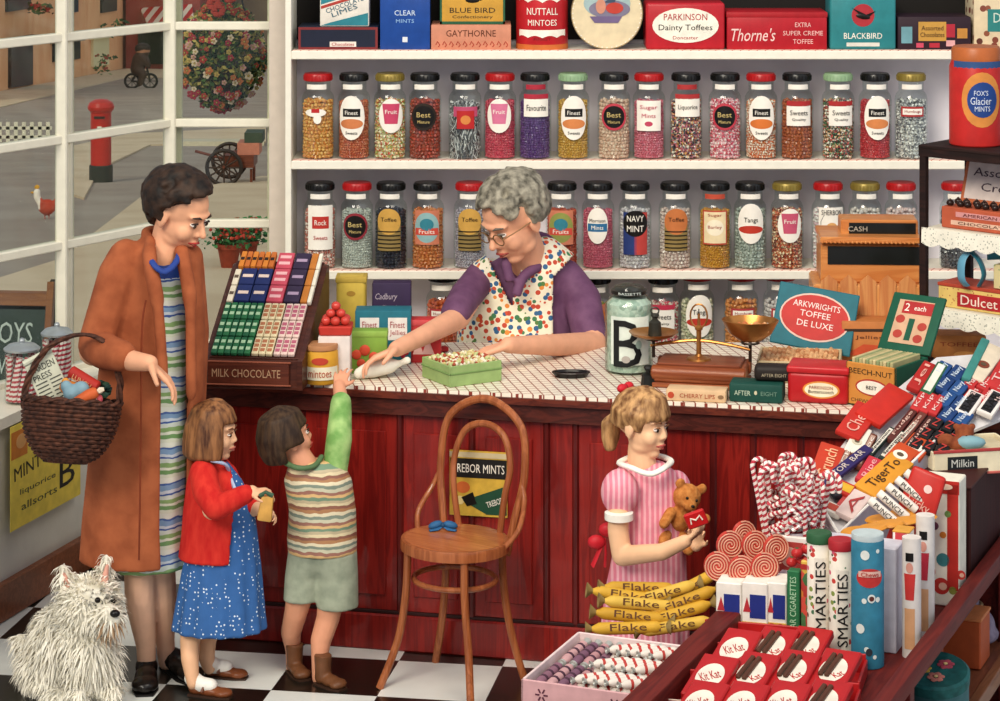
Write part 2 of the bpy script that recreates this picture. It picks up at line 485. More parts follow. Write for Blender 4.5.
SKIN = mat('e2a580', rough=.5, var=.07, scale=14); SKIN2 = mat('e8b48c', rough=.5, var=.07, scale=14)
def shoe(parent, heel, toe, w, h, m, name='shoe', hi=0, strap=None, soleM=None):
    """a closed shoe from heel to toe on the ground, hi = height of an ankle boot shaft"""
    heel = Vector(heel); toe = Vector(toe); d = (toe-heel); L = d.length; d.normalize(); sd = Vector((d.y, -d.x, 0))
    T = Matrix((sd, d, Vector((0, 0, 1)))).transposed().to_4x4(); T = Matrix.Translation(heel) @ T
    b = MB(T)
    b.ball((0, L*.16, h*.52), (w*.42, L*.2, h*.52), m, 2); b.ball((0, L*.5, h*.42), (w*.42, L*.34, h*.42), m, 2); b.ball((0, L*.78, h*.36), (w*.5, L*.24, h*.36), m, 2)
    if hi: b.lathe([(w*.40, h*.4), (w*.42, hi*.7), (w*.46, hi)], (0, L*.2, 0), m, 14)
    o = blob(name, b, m, parent, .005, 3)
    s = MB(T); pl = [(-w*.36, 0), (w*.36, 0), (w*.46, L*.7), (w*.30, L*.99), (-w*.30, L*.99), (-w*.46, L*.7)]
    s.put([(x, y, 0) for x, y in pl]+[(x, y, .007) for x, y in pl], [(5, 4, 3, 2, 1, 0), (6, 7, 8, 9, 10, 11)]+[(i, (i+1) % 6, (i+1) % 6+6, i+6) for i in range(6)], soleM or mat('3a2418'))
    so = s.build('sole', parent, world=True); so.parent = o
    if strap:
        t = MB(T); t.tube(smooth_path([(-w*.42, L*.36, h*.45), (-w*.2, L*.40, h*1.02), (w*.2, L*.40, h*1.02), (w*.42, L*.36, h*.45)], 4), .006, strap, 6)
        to = t.build('strap', parent, world=True); to.parent = o
    return o

# ------------------------------------------------------------- woman with basket
Y0 = 8.74; K = Y0/FPX
def q(px, py, dy=0.0): return at(px, py, Y0+dy)*1.0
def S(py, xl, xr, ratio=.7, dy=0, am=0, g=None):
    return (q((xl+xr)/2, py, dy), (xr-xl)/2*K, (xr-xl)/2*K*ratio, am, g)
wo = thing('person', 'person in a long rust-brown coat over a banded dress, wicker basket on the forearm', 'person', q(146, 660)*1); wo.location.z = 0
wh = head_mx(q(180, 213), 62, 24, .262)
b = MB(); add_head(b, wh)
b.chain([(q(172, 222, .02), .056), (q(163, 258), .056), (q(160, 278, .03), .050)])
b.chain([(q(158, 275, .03), .07), (q(150, 340, .03), .08), (q(142, 430, .03), .10), (q(140, 480, .03), .10)])
b.chain([(q(120, 268, -.03), .05), (q(92, 352, -.08), .045), (q(134, 361, -.30), .033), (q(150, 363, -.34), .027)])
add_hand(b, q(150, 364, -.34), (.85, -.15, -.72), (-.6, -.1, -.7), -1, .17, .45)
b.chain([(q(190, 268, .08), .05), (q(196, 350, .10), .04), (q(190, 420, .05), .033)])
b.chain([(q(134, 470), .085), (q(140, 565, 0), .055), (q(140, 600, 0), .052), (q(146, 645, .02), .034), (q(147, 672, .03), .030)])
b.chain([(q(154, 470, .02), .085), (q(160, 565, .05), .052), (q(162, 600, .07), .050), (q(165, 640, .10), .033), (q(167, 662, .11), .030)])
STK = mat('eab898', rough=.5, var=.05)
blob('body', b, SKIN, wo, .0052, 3, paint=[(STK, lambda c: c.z < .62)])
face(wh, wo, brow='2c1a12', lip='b03a34', closed=True)
h = MB(wh)
h.ball((0, -.13, .20), (.35, .40, .36), None, 3)
curls(h, wh, 150, .10, 3, lambda v: (v.y < .62-1.2*max(0, -v.z) and v.z > -.62-(.3 if v.y < -.4 else 0) and not (v.y > .15 and v.z < .32)) , (.39, .49, .41))
HB = rough_mat('16100c', '3a281c', 26, .6)
blob('hair', h, HB, wo, .0065, 2)
e = MB(wh); e.ball((-.36, -.02, -.14), (.02, .02, .02), mat('f0e4d0', rough=.2), 2); e.build('earring', wo, world=True)
DR = stripes(['d8dcc6', '6f9a5e', 'dde0cc', '86a868', 'cfd8cc', '34569a', 'cdd6dc', '7f9fc0', '3f5f9c', 'dfe2d2'], .118, [0, .10, .22, .30, .42, .55, .60, .68, .82, .87], 2, noise=.022)
d = MB()
loft(d, [S(568, 92, 186, .62, 0, .03), S(520, 97, 184, .62, 0, .02), S(440, 104, 187, .62, 0, .01), S(380, 112, 187, .62), S(310, 118, 188, .66), S(278, 126, 186, .66), S(262, 136, 182, .66), S(254, 146, 178, .6)], folds=9)
zb = q(0, 276).z
blob('dress', d, DR, wo, .007, 2, paint=[(mat('24408a', rough=.7), lambda c: c.z > zb)])
c = MB(); c.tube(smooth_path([q(148, 246, -.03), q(152, 262, -.14), q(164, 272, -.15), q(176, 262, -.10), q(178, 250, -.02), q(164, 244, .08)], 6, True), [.013]*36, None, 8, closed=True, flat=.6)
blob('collar', c, mat('24408a', rough=.6), wo, .006, 2)
COAT = rough_mat('8f4a2b', 'a85c38', 14, .9, .25, .004)
c = MB()
loft(c, [S(561, 80, 196, .72, 0, .015, (30, 68)), S(520, 83, 197, .72, 0, .02, (26, 62)), S(450, 90, 200, .70, 0, .015, (22, 58)), S(380, 98, 205, .68, 0, .01, (16, 52)),
         S(330, 103, 205, .66, 0, 0, (12, 50)), S(290, 107, 203, .64, 0, 0, (8, 46)), S(262, 112, 200, .6, 0, 0, (2, 46)), S(248, 124, 194, .55, 0, 0, (-6, 48)), S(240, 138, 186, .5, 0, 0, (-10, 50))], th=.02, folds=7)
c.chain([(q(126, 256, -.02), .060), (q(118, 275, -.05), .068), (q(96, 345, -.10), .062), (q(106, 352, -.19), .060), (q(122, 356, -.27), .052)])
c.chain([(q(190, 256, .03), .045), (q(196, 330, .06), .045), (q(194, 400, .05), .042)])
# lapels folded back along the opening
c.tube(smooth_path([q(150, 238, -.02), q(150, 262, -.12), q(157, 300, -.155), q(161, 345, -.165), q(163, 380, -.17)], 5), [.016]*3+[.026]*8+[.02]*9+[.012], None, 8)
c.tube(smooth_path([q(178, 238, .02), q(184, 262, -.07), q(190, 300, -.10), q(191, 350, -.11), q(191, 400, -.11)], 5), [.016]*3+[.026]*8+[.02]*9+[.012], None, 8)
c.tube(smooth_path([q(150, 240, -.02), q(146, 232, .03), q(160, 230, .10), q(176, 236, .05)], 5), .018, None, 8)
blob('coat', c, COAT, wo, .0085, 3)
pk = MB(); pk.tube(smooth_path([q(146, 300, -.215), q(142, 330, -.215), q(141, 420, -.235), q(140, 500, -.245), q(139, 560, -.25)], 5), .0035, mat('7a3418'), 5)
pk.build('front_seam', wo, world=True)
for P, D in ((q(147, 0, .06), (.10, -1)), (q(168, 0, .14), (.55, -.85))):
    P = Vector((P.x, P.y, 0)); D = Vector((D[0], D[1], 0)).normalized()
    shoe(wo, P, P+D*.225, .095, .075, mat('17120f', rough=.3), soleM=mat('0e0b0a'))

# ------------------------------------------------------------- shopkeeper
Y0 = 9.95; K = Y0/FPX
sk = thing('person', 'person with curly grey hair in a purple shirt and floral tabard behind the counter', 'person', q(520, 560)*1); sk.location.z = 0
sh = head_mx(q(513, 219, -.20), -48, 30, .315)
b = MB(); add_head(b, sh)
b.chain([(q(520, 232, -.16), .068), (q(528, 262, -.08), .08)])
b.chain([(q(527, 290, -.01), .075), (q(524, 330, 0), .085), (q(524, 400, 0), .09), (q(524, 470, 0), .09)])
b.chain([(q(480, 282, -.06), .045), (q(458, 318, -.35), .045), (q(425, 335, -.62), .036), (q(396, 349, -.78), .029)])
add_hand(b, q(397, 349, -.78), (-1, -.25, -.35), (.1, -.2, -1), 1, .18, .55)
b.chain([(q(568, 284, 0), .05), (q(594, 345, -.22), .05), (q(545, 345, -.50), .038), (q(508, 345, -.66), .030)])
add_hand(b, q(507, 345, -.66), (-1, -.05, -.30), (-.1, 0, -1), -1, .18, .45)
b.chain([(q(505, 470), .08), (q(503, 580), .06), (q(503, 662), .045)]); b.chain([(q(545, 470), .08), (q(547, 580), .06), (q(547, 662), .045)])
blob('body', b, mat('e3a583', rough=.5, var=.09, scale=14), sk, .0058, 3, paint=[(mat('3c2f3a'), lambda c: c.z < .7)])
face(sh, sk, brow='6a6258', lip='a84a44', closed=True)
h = MB(sh); h.ball((0, -.13, .20), (.34, .39, .34), None, 3)
curls(h, sh, 150, .095, 8, lambda v: (v.z > -.55 and not (v.y > .15 and v.z < .34)) and (v.y < .70), (.365, .45, .395))
blob('hair', h, rough_mat('4e4a40', 'a39c8a', 30, .7), sk, .0075, 2)
g = MB(sh)
for s in (-1, 1):
    g.tube([(s*.13+.085*math.cos(a*math.pi/8), .40+.0*a, .0+.075*math.sin(a*math.pi/8)) for a in range(16)], .008, mat('8a6a4a', metal=.6), 5, closed=True)
    g.tube([(s*.215, .40, .02), (s*.33, .2, .04), (s*.35, -.02, .02)], .008, mat('8a6a4a', metal=.6), 5)
g.tube([(-.045, .40, .02), (0, .425, .03), (.045, .40, .02)], .008, mat('8a6a4a', metal=.6), 5)
g.build('spectacles', sk, world=True)
SHIRT = rough_mat('5e3a58', '704a68', 16, .7, .2, .004)
c = MB()
loft(c, [S(480, 468, 580, .55), S(400, 466, 582, .55), S(345, 464, 584, .55), S(300, 466, 582, .52), S(276, 474, 578, .5, -.03), S(262, 492, 566, .48, -.06), S(252, 508, 554, .45, -.08)])
c.chain([(q(482, 276, -.05), .062), (q(466, 296, -.20), .062), (q(455, 314, -.36), .056)])
c.chain([(q(566, 276, -.02), .066), (q(582, 300, -.06), .074), (q(590, 338, -.18), .066)])
c.tube(smooth_path([q(510, 282, -.23), q(506, 258, -.20), q(516, 246, -.12), q(536, 236, -.02), q(552, 244, .02), q(545, 262, -.10), q(524, 276, -.20), q(516, 296, -.22)], 5), .021, None, 8)
blob('shirt', c, SHIRT, sk, .0085, 3)
TAB = spots('efe6cc', ['c2452c', 'c2452c', '2f5f8a', '3c7a52', 'd0502e', 'e08a3a', '2f5f8a', '557a3a'], 46, .46, .8)
c = MB()
loft(c, [S(490, 462, 584, .57), S(400, 460, 587, .57), S(345, 458, 590, .58), S(300, 460, 588, .56), S(280, 466, 582, .55, -.03), S(264, 482, 572, .53, -.06), S(250, 504, 560, .5, -.08)])
c.chain([(q(482, 278, -.06), .060), (q(505, 262, -.1), .06)]); c.chain([(q(564, 272, -.02), .072), (q(545, 256, -.05), .07)])
me = remesh(c, .0075, 2, .5, [TAB]); t = bmesh.new(); t.from_mesh(me); dead = []
for fc in t.faces:
    v = fc.calc_center_median(); x = 500+v.x*FPX/v.y; y = HY+(HC-v.z)*FPX/v.y; fr = fc.normal.y < .05
    if fr and (abs(x-(511+(y-300)*.12)) < (306-y)*.38 and y < 306): dead.append(fc)
    elif x > 552+max(0, 278-y)*.9 or x < 456 or (y < 275 and x < 474): dead.append(fc)
    elif not fr and y < 262: dead.append(fc)
bmesh.ops.delete(t, geom=dead, context='FACES'); t.to_mesh(me); t.free()
me.transform(Matrix.Translation(-sk.location)); to = link('tabard', me, sk); so = to.modifiers.new('thickness', 'SOLIDIFY'); so.thickness = .006; so.offset = 1
t = MB(); t.tube(smooth_path([q(462, 440, -.30), q(500, 446, -.37), q(545, 440, -.33)], 6), .012, mat('3a6a8a'), 6); t.build('waist_tie', sk, world=True)

# ------------------------------------------------------------- girl in the red cardigan
Y0 = 8.68; K = Y0/FPX
gr = thing('person', 'child with a brown bob in a red cardigan and blue spotted dress', 'person', q(205, 690)*1); gr.location.z = 0
gh = head_mx(q(214, 432), 80, 4, .188)
b = MB(); add_head(b, gh, True)
b.chain([(q(209, 447), .038), (q(210, 468), .045)]); b.chain([(q(214, 485), .05), (q(218, 540), .06), (q(215, 580), .07)])
b.chain([(q(205, 480, -.07), .026), (q(212, 510, -.14), .033), (q(252, 492, -.15), .023)])
add_hand(b, q(251, 492, -.15), (1, -.05, .02), (.1, .2, -1), -1, .105, .8)
b.chain([(q(228, 478, .08), .034), (q(236, 515, .06), .03), (q(258, 508, -.03), .022)])
add_hand(b, q(257, 507, -.03), (.9, -.1, -.3), (.1, -.6, -.8), 1, .105, .8)
b.chain([(q(204, 580), .06), (q(190, 640, -.02), .034), (q(190, 660, -.06), .030), (q(193, 684, -.09), .020)])
b.chain([(q(222, 580, .04), .06), (q(207, 640, .05), .032), (q(206, 655, .05), .03), (q(209, 668, .06), .022)])
blob('body', b, SKIN2, gr, .0045, 3)
face(gh, gr, brow='6a4028', lip='bf6a5c', iris='2a1a10', closed=True)
h = MB(gh)
for i in range(46):
    a = R(58+i*(244/45)); s_, c_ = math.sin(a), math.cos(a); w = .93+.08*random.random()
    h.chain([((s_*.1, c_*.1+.0, .50), .09), ((s_*.27*w, c_*.32*w-.03, .38), .09), ((s_*.36*w, c_*.43*w-.04, .12), .075), ((s_*.40*w, c_*.47*w-.03, -.15), .075), ((s_*.41*w, c_*.46*w-.03, -.36), .07), ((s_*.33*w, c_*.38*w-.03, -.44), .055)])
for i in range(11):
    a = R(-50+i*10); s_, c_ = math.sin(a), math.cos(a)
    h.chain([((s_*.1, c_*.1, .50), .07), ((s_*.26, c_*.27, .40), .06), ((s_*.32, c_*.36, .24), .045)])
blob('hair', h, rough_mat('4a2a1a', '9a6840', 60, .5, .3, .003, (1, 1, .15)), gr, .0055, 2)
DRB = spots('2d5f9c', ['d8e4ee'], 68, .21, .8, rand=.5)
d = MB(); loft(d, [S(629, 172, 266, .74, 0, .045), S(610, 175, 264, .74, 0, .04), S(570, 182, 261, .72, 0, .03), S(540, 188, 258, .7, 0, .01), S(505, 192, 254, .62), S(480, 194, 242, .6), S(462, 198, 228, .6)], folds=13)
blob('dress', d, DRB, gr, .006, 1)
CARD = rough_mat('c01f1c', 'd23428', 40, .9, .5, .004, (1, 1, .3))
c = MB()
loft(c, [S(558, 178, 259, .76, 0, .01, (20, 118)), S(536, 181, 258, .76, 0, .01, (22, 116)), S(510, 183, 254, .70, 0, 0, (30, 112)), S(485, 186, 246, .66, 0, 0, (45, 110)), S(468, 190, 236, .6, 0, 0, (60, 108)), S(459, 197, 228, .55, 0, 0, (70, 106))], th=.012, folds=6)
c.chain([(q(203, 472, -.06), .046), (q(207, 492, -.10), .048), (q(216, 508, -.15), .042), (q(246, 494, -.155), .032)])
c.chain([(q(226, 474, .06), .04), (q(236, 510, .05), .036), (q(252, 506, -.01), .03)])
blob('cardigan', c, CARD, gr, .0065, 2)
c = MB(); c.tube(smooth_path([q(200, 458, -.05), q(214, 461, -.075), q(226, 465, -.05), q(229, 474, -.02), q(236, 492, -.07)], 5), [.011]*21, None, 6, flat=.6)
blob('collar', c, mat('a9bcd8'), gr, .005, 1)
for (hx, hy, tx, ty, ax, ay, dy) in ((190, 694, 226, 698, 192, 680, -.07), (205, 676, 232, 678, 209, 664, .06)):
    P = onz(hx, hy, 0); Q = onz(tx, ty, 0)
    shoe(gr, P, P+(Q-P).normalized()*.15, .062, .045, mat('7c4426', rough=.35), strap=mat('6a3820', rough=.35))
    s_ = MB(); s_.chain([(q(ax, ay-2, dy), .027), (P+(Q-P).normalized()*.035+Vector((0, 0, .035)), .027), (P+(Q-P).normalized()*.075+Vector((0, 0, .035)), .024)]); blob('sock', s_, mat('f0ebe0'), gr, .005, 2)

# ------------------------------------------------------------- boy reaching over the counter
Y0 = 8.76; K = Y0/FPX
bo = thing('person', 'child in a knitted patterned tank top and grey shorts reaching up to the counter', 'person', q(318, 680)*1); bo.location.z = 0
bh = head_mx(q(288, 438), 114, -16, .192)
b = MB(); add_head(b, bh, True)
b.chain([(q(296, 452), .042), (q(306, 470), .05)]); b.chain([(q(316, 490), .055), (q(322, 530), .05), (q(322, 565, .02), .045)])
b.chain([(q(336, 472), .036), (q(342, 436, .02), .032), (q(341, 400, .10), .026), (q(339, 386, .17), .022)])
add_hand(b, q(339, 387, .17), (.10, .72, .52), (.1, .3, -1), -1, .115, .35)
b.chain([(q(300, 480, .06), .030), (q(300, 520, .10), .028), (q(306, 505, .24), .024)])
b.chain([(q(303, 580), .05), (q(296, 612, .02), .040), (q(291, 632, .05), .035), (q(293, 650, .085), .026), (q(293, 668, .09), .024)])
b.chain([(q(334, 580), .05), (q(328, 618), .040), (q(321, 640, -.01), .036), (q(319, 662, -.03), .026), (q(319, 678, -.035), .024)])
blob('body', b, mat('dd9a78', rough=.5, var=.07, scale=14), bo, .0048, 3)
face(bh, bo, brow='3a2418')
h = MB(bh); h.ball((0, -.12, .16), (.36, .41, .385), None, 3)
for i in range(60):
    a = R(68+i*(224/59)); s_, c_ = math.sin(a), math.cos(a); w = .95+.07*random.random(); lo = -.27 if abs(i-30) < 18 else -.02
    h.chain([((s_*.1, c_*.1-.03, .52), .07), ((s_*.28*w, c_*.33*w-.04, .42), .07), ((s_*.37*w, c_*.45*w-.05, .14), .06), ((s_*.385*w, c_*.46*w-.05, lo*.4), .06), ((s_*.35*w, c_*.42*w-.05, lo), .055)])
for i in range(9):
    a = R(-60+i*15); s_, c_ = math.sin(a), math.cos(a)
    h.chain([((s_*.1, c_*.1, .51), .06), ((s_*.26, c_*.28, .42), .055), ((s_*.33, c_*.37, .20), .04)])
blob('hair', h, rough_mat('2a1b12', '4c3826', 60, .6, .3, .003, (1, 1, .2)), bo, .0055, 2)
KN = stripes(['8a5a48', 'd8c8a0', 'b8a888', '6f8a70', 'd8b078', '9a6a5a', 'c8c4a8', '7c8878', 'dccfae', 'a87850'], .10, None, 2, noise=.022, bump=.3)
c = MB(); loft(c, [S(552, 288, 357, .78), S(538, 287, 357, .78), S(510, 289, 356, .74), S(480, 284, 352, .70), S(466, 288, 345, .66), S(460, 296, 334, .6)])
blob('tank_top', c, KN, bo, .006, 2)
GRN = rough_mat('6f9c52', 'a6c67c', 18, .8, .2, .004)
c = MB(); c.chain([(q(334, 478), .042), (q(339, 440, .02), .045), (q(341, 402, .09), .036)]); blob('shirt_sleeve', c, GRN, bo, .006, 2)
c = MB(); c.tube(smooth_path([q(284, 462, -.04), q(298, 468, -.085), q(314, 466, -.06), q(322, 456, 0)], 5), .010, None, 8); blob('collar', c, mat('55704a'), bo, .005, 1)
SH = rough_mat('8c9480', 'a4aa94', 20, .85, .2, .004)
c = MB(); loft(c, [S(600, 283, 320, .9, 0, .02), S(575, 285, 322, .9), S(552, 288, 340, .85), S(546, 288, 350, .8)], folds=5)
loft(c, [S(607, 316, 358, .9, 0, .02), S(575, 314, 358, .9), S(552, 300, 357, .85), S(546, 300, 356, .8)], folds=5)
blob('shorts', c, SH, bo, .006, 2)
BT = mat('6a4228', rough=.4, var=.2)
for (hx, hy, tx, ty) in ((292, 671, 302, 679), (318, 683, 334, 688)):
    P = onz(hx, hy, 0); Q = onz(tx, ty, 0)
    shoe(bo, P, P+(Q-P).normalized()*.12, .068, .05, BT, 'boot', .10)

# ------------------------------------------------------------- girl in pink
Y0 = 8.42; K = Y0/FPX
pi = thing('person', 'child in a pink striped dress with white collar holding a toy bear', 'person', q(645, 700)*1); pi.location.z = 0
ph = head_mx(q(643, 424), 54, 6, .215)
b = MB(); add_head(b, ph, True)
b.chain([(q(640, 446), .040), (q(642, 466), .05)]); b.chain([(q(645, 490), .055), (q(648, 540), .06), (q(645, 590), .07)])
b.chain([(q(620, 490, -.09), .034), (q(618, 530, -.12), .034), (q(622, 556, -.13), .033), (q(662, 552, -.24), .027), (q(686, 541, -.27), .021)])
add_hand(b, q(686, 541, -.27), (.75, .0, .55), (-.5, .3, .5), -1, .115, .95)
b.chain([(q(672, 486, .06), .036), (q(692, 530, .02), .032), (q(696, 545, -.08), .022)])
add_hand(b, q(695, 545, -.08), (.1, -.4, .9), (-.3, -.9, 0), 1, .11, .9)
b.chain([(q(632, 600), .06), (q(632, 660), .045), (q(632, 705), .03)]); b.chain([(q(662, 600), .06), (q(662, 660), .045), (q(662, 705), .03)])
blob('body', b, mat('ecbb92', rough=.5, var=.06, scale=14), pi, .0046, 3)
face(ph, pi, brow='8a5a38', lip='b8504a', iris='2a1c14')
h = MB(ph); h.ball((0, -.10, .17), (.355, .42, .37), None, 3)
for i in range(20):
    a = R(60+i*(240/19)); s_, c_ = math.sin(a), math.cos(a)
    h.chain([((s_*.1, c_*.1, .52), .05), ((s_*.37, c_*.42-.06, .20), .05), ((s_*.30, c_*.40-.1, -.02), .05), ((-.10, -.48, .02), .05)])
for i in range(13):
    a = R(-62+i*10.3); s_, c_ = math.sin(a), math.cos(a); j = .02*random.random()
    h.chain([((s_*.06, c_*.1, .53), .05), ((s_*.25, c_*.29, .43), .045), ((s_*.32, c_*.385+j, .20), .03), ((s_*.33, c_*.375+j, .10+j*2), .016)])
for i in range(9):
    a = i*.7; h.chain([((-.10+.04*math.sin(a), -.50, .03), .07), ((-.06+.12*math.sin(a), -.60+.06*math.cos(a), -.14), .075), ((-.04+.11*math.sin(a), -.58+.07*math.cos(a), -.36), .06), ((-.0+.08*math.sin(a), -.54+.05*math.cos(a), -.52), .03)])
blob('hair', h, rough_mat('6a4426', 'c89a66', 50, .5, .3, .003, (1, 1, .3)), pi, .0052, 2)
h = MB(ph)
for s_ in (-1, 1):
    h.ball((s_*.09-.05, -.40, .46), (.10, .07, .07), mat('c4202c', rough=.5), 2)
h.ball((-.05, -.40, .47), .045, mat('a81a26'), 2)
h.build('hair_bow', pi, world=True)
PK = stripes(['e07f92', 'efb0b8'], .017, [0, .55], 0, noise=.004)
c = MB()
loft(c, [S(640, 600, 690, .80, 0, .03), S(590, 606, 688, .8, 0, .025), S(556, 612, 686, .76), S(520, 612, 686, .72), S(490, 612, 682, .68), S(472, 614, 676, .64), S(462, 624, 664, .6)], folds=11)
c.ball(q(620, 492, -.09), (.062, .058, .075), None, 3); c.ball(q(676, 490, .05), (.05, .05, .065), None, 3)
blob('dress', c, PK, pi, .006, 2)
c = MB(); c.lathe([(.040, -.012), (.046, -.010), (.046, .012), (.040, .014)], q(619, 516, -.12), mat('f2ece0'), 20); c.build('sleeve_cuff', pi, world=True)
c = MB(); c.tube(smooth_path([q(620, 462, -.02), q(632, 468, -.11), q(650, 474, -.13), q(664, 468, -.10), q(670, 460, -.0), q(645, 454, .07)], 5, True), [.013]*30, None, 8, closed=True, flat=.7)
blob('collar', c, mat('f4eee2'), pi, .005, 1)
c = MB(); pb = q(605, 538, -.02); RB = mat('c4202c', rough=.5)
for s_ in (-1, 1):
    c.ball(pb+Vector((s_*.018-.01, -.01, .02*s_+.01)), (.03, .018, .024), RB, 2)
    c.tube([pb, pb+Vector((-.01+s_*.012, -.01, -.045)), pb+Vector((-.02+s_*.02, 0, -.09))], [.008, .012, .013], RB, 6, flat=.4)
c.build('sash_bow', pi, world=True)
# toy bear in her arms, red packet in her hand
TB = rough_mat('a8642c', 'c88444', 60, .95, .8, .004)
bc = q(687, 497, -.05)
tb = thing('teddy_bear', 'small golden-brown toy bear held by the child in pink', 'toy', bc)
b = MB(); T = Matrix.Translation(bc) @ Euler((R(10), R(18), R(20))).to_matrix().to_4x4()
b.ball((0, 0, .0), (.048, .042, .046), T=T); b.ball((0, -.038, -.012), (.024, .022, .018), T=T); b.ball((-.04, 0, .038), (.018, .010, .018), T=T); b.ball((.04, 0, .038), (.018, .010, .018), T=T)
b.ball((0, .005, -.075), (.045, .036, .05), T=T); b.cap((-.04, -.01, -.06), (-.065, -.04, -.09), .019, .017, T=T); b.cap((.04, -.01, -.06), (.075, -.03, -.045), .019, .017, T=T)
b.cap((-.03, -.01, -.13), (-.045, -.05, -.15), .021, .019, T=T); b.cap((.03, -.01, -.13), (.045, -.05, -.15), .021, .019, T=T)
blob('body', b, TB, tb, .004, 2)
for s_ in (-1, 1): b = MB(T); b.ball((s_*.017, -.036, .008), .005, BLACK, 2); b.build('eye', tb, world=True)
b = MB(T); b.ball((0, -.060, -.006), (.007, .005, .005), BLACK, 2); b.build('nose', tb, world=True)
rp = at(696, 519, 8.06)
o = thing('sweet_packet', 'red packet with a white mark held up by the child in pink', 'packet', rp, rot=(R(8), R(-22), R(-10)))
b = MB(); b.box((0, 0, 0), (.066, .016, .050), mat('c01c20', rough=.35), bev=.004); b.build('carton', o)
b = MB(); b.tube([(-.018, -.0085, -.008), (-.014, -.0085, .010), (0, -.0085, 0), (.016, -.0085, .010), (.020, -.0085, -.006)], .0028, WHITE, 5); b.build('emblem', o)
# paper bag held by the girl in red
bp = at(266, 508, 8.50)
o = thing('paper_bag', 'small yellow-brown paper bag of sweets held by the child in red', 'bag', bp)
b = MB(); b.box((0, 0, 0), (.05, .03, .085), mat('c8964a', var=.2), rot=(0, R(8), 0), bev=.008, seg=2, taper=(.8, .4)); b.build('bag', o)
b = MB(); b.tube([(-.02, 0, .04), (0, -.004, .052), (.022, 0, .04)], .008, mat('3a5a44'), 6); b.ball((0, 0, .048), .012, mat('b86a3a'), 1); b.build('sweet', o)

# ------------------------------------------------------------- dog
Y0 = 8.62; K = Y0/FPX
dg = thing('dog', 'small shaggy white terrier sitting on the chequered floor', 'dog', q(75, 690)*1); dg.location.z = 0
b = MB()
b.ball(q(50, 668, .05), (.10, .12, .11), None, 3); b.ball(q(62, 640, .02), (.10, .11, .12), None, 3); b.ball(q(84, 632, -.04), (.095, .095, .115), None, 3)
b.ball(q(92, 655, -.08), (.075, .075, .10), None, 3)
b.chain([(q(80, 652, -.09), .045), (q(76, 676, -.11), .032), (q(76, 692, -.11), .028), (q(80, 696, -.15), .027)])
b.chain([(q(106, 652, -.06), .042), (q(108, 676, -.09), .032), (q(108, 692, -.09), .028), (q(114, 695, -.13), .027)])
b.chain([(q(44, 680, -.02), .05), (q(50, 695, -.08), .03), (q(62, 697, -.11), .025)]); b.chain([(q(30, 660, .10), .03), (q(20, 640, .14), .022)])
dh = q(90, 606, -.06)
b.ball(dh, (.098, .095, .092), None, 3); b.cap(q(102, 612, -.12), q(112, 618, -.165), .048, .036); b.cap(q(102, 622, -.12), q(110, 628, -.14), .032, .026)
b.cap(q(70, 594, -.02), q(63, 568, -.02), .042, .014); b.cap(q(104, 588, -.0), q(107, 557, -.0), .040, .013)
WOOL = rough_mat('cfc8b4', 'ece6d6', 30, .95, .4, .004)
body = blob('body', b, WOOL, dg, .007, 2)
me = body.data; rd = random.Random(5); f = MB(); FU = [rough_mat('e6dfcc', 'faf4e4', 20, .9), mat('c4c0b2'), mat('f4eedd')]
mouth = q(113, 626, -.16)-dg.location; nosep = q(114, 613, -.19)-dg.location; eyes = [q(97, 599, -.13)-dg.location, q(112, 600, -.11)-dg.location]
polys = [p for p in me.polygons if p.normal.z > -.85]
for p in rd.sample(polys, min(5200, len(polys))):
    c = p.center; n = p.normal
    if (c-mouth).length < .022 or (c-nosep).length < .02 or min((c-e).length for e in eyes) < .016: continue
    head = (c-(dh-dg.location)).length < .13; L = rd.uniform(.018, .034) if head else rd.uniform(.03, .055)
    if c.z > .41: L *= .7
    if c.z < .05: L *= .5
    g = Vector((rd.uniform(-.3, .3), rd.uniform(-.3, .3), -.75 if not head else -.35)); d = (n*.75+g).normalized(); s_ = d.cross(n)
    if s_.length < .05: continue
    s_.normalize(); w = rd.uniform(.002, .0042); e1 = c+d*L*.5+n*.004; e2 = c+d*L+Vector((0, 0, -.2*L))
    mo = (c-mouth).length; ey = min((c-e_).length for e_ in eyes)
    tint = mat('b08e6c') if mo < .045 and rd.random() < .6 else (mat('8c8a80') if ey < .034 and rd.random() < .55 else None)
    f.put([c-s_*w, c+s_*w, e1+s_*w*.8, e1-s_*w*.8, e2], [(0, 1, 2, 3), (3, 2, 4)], tint or FU[0 if rd.random() < .7 else rd.choice((1, 2))])
fo = f.build('fur', dg, sharp=0); fo['kind'] = 'stuff'
for e_ in eyes:
    o = MB(); o.ball(e_+Vector((.004, -.012, 0)), .010, mat('120c0a', rough=.1, var=0), 2); o.build('eye', dg)
o = MB(); o.ball(nosep+Vector((.004, -.006, 0)), (.017, .014, .013), mat('14100f', rough=.3, var=0), 2); o.build('nose', dg)
o = MB(); o.ball(mouth+Vector((0, -.006, -.006)), (.016, .012, .010), mat('a0523c', rough=.4), 2); o.build('tongue', dg)
for (ex, ey, tx, ty) in ((69, 590, 64, 574), (104, 583, 107, 566)):
    o = MB(); o.cap(q(ex, ey, -.060)-dg.location, q(tx, ty, -.035)-dg.location, .014, .006, mat('d49a86')); o.build('inner_ear', dg)
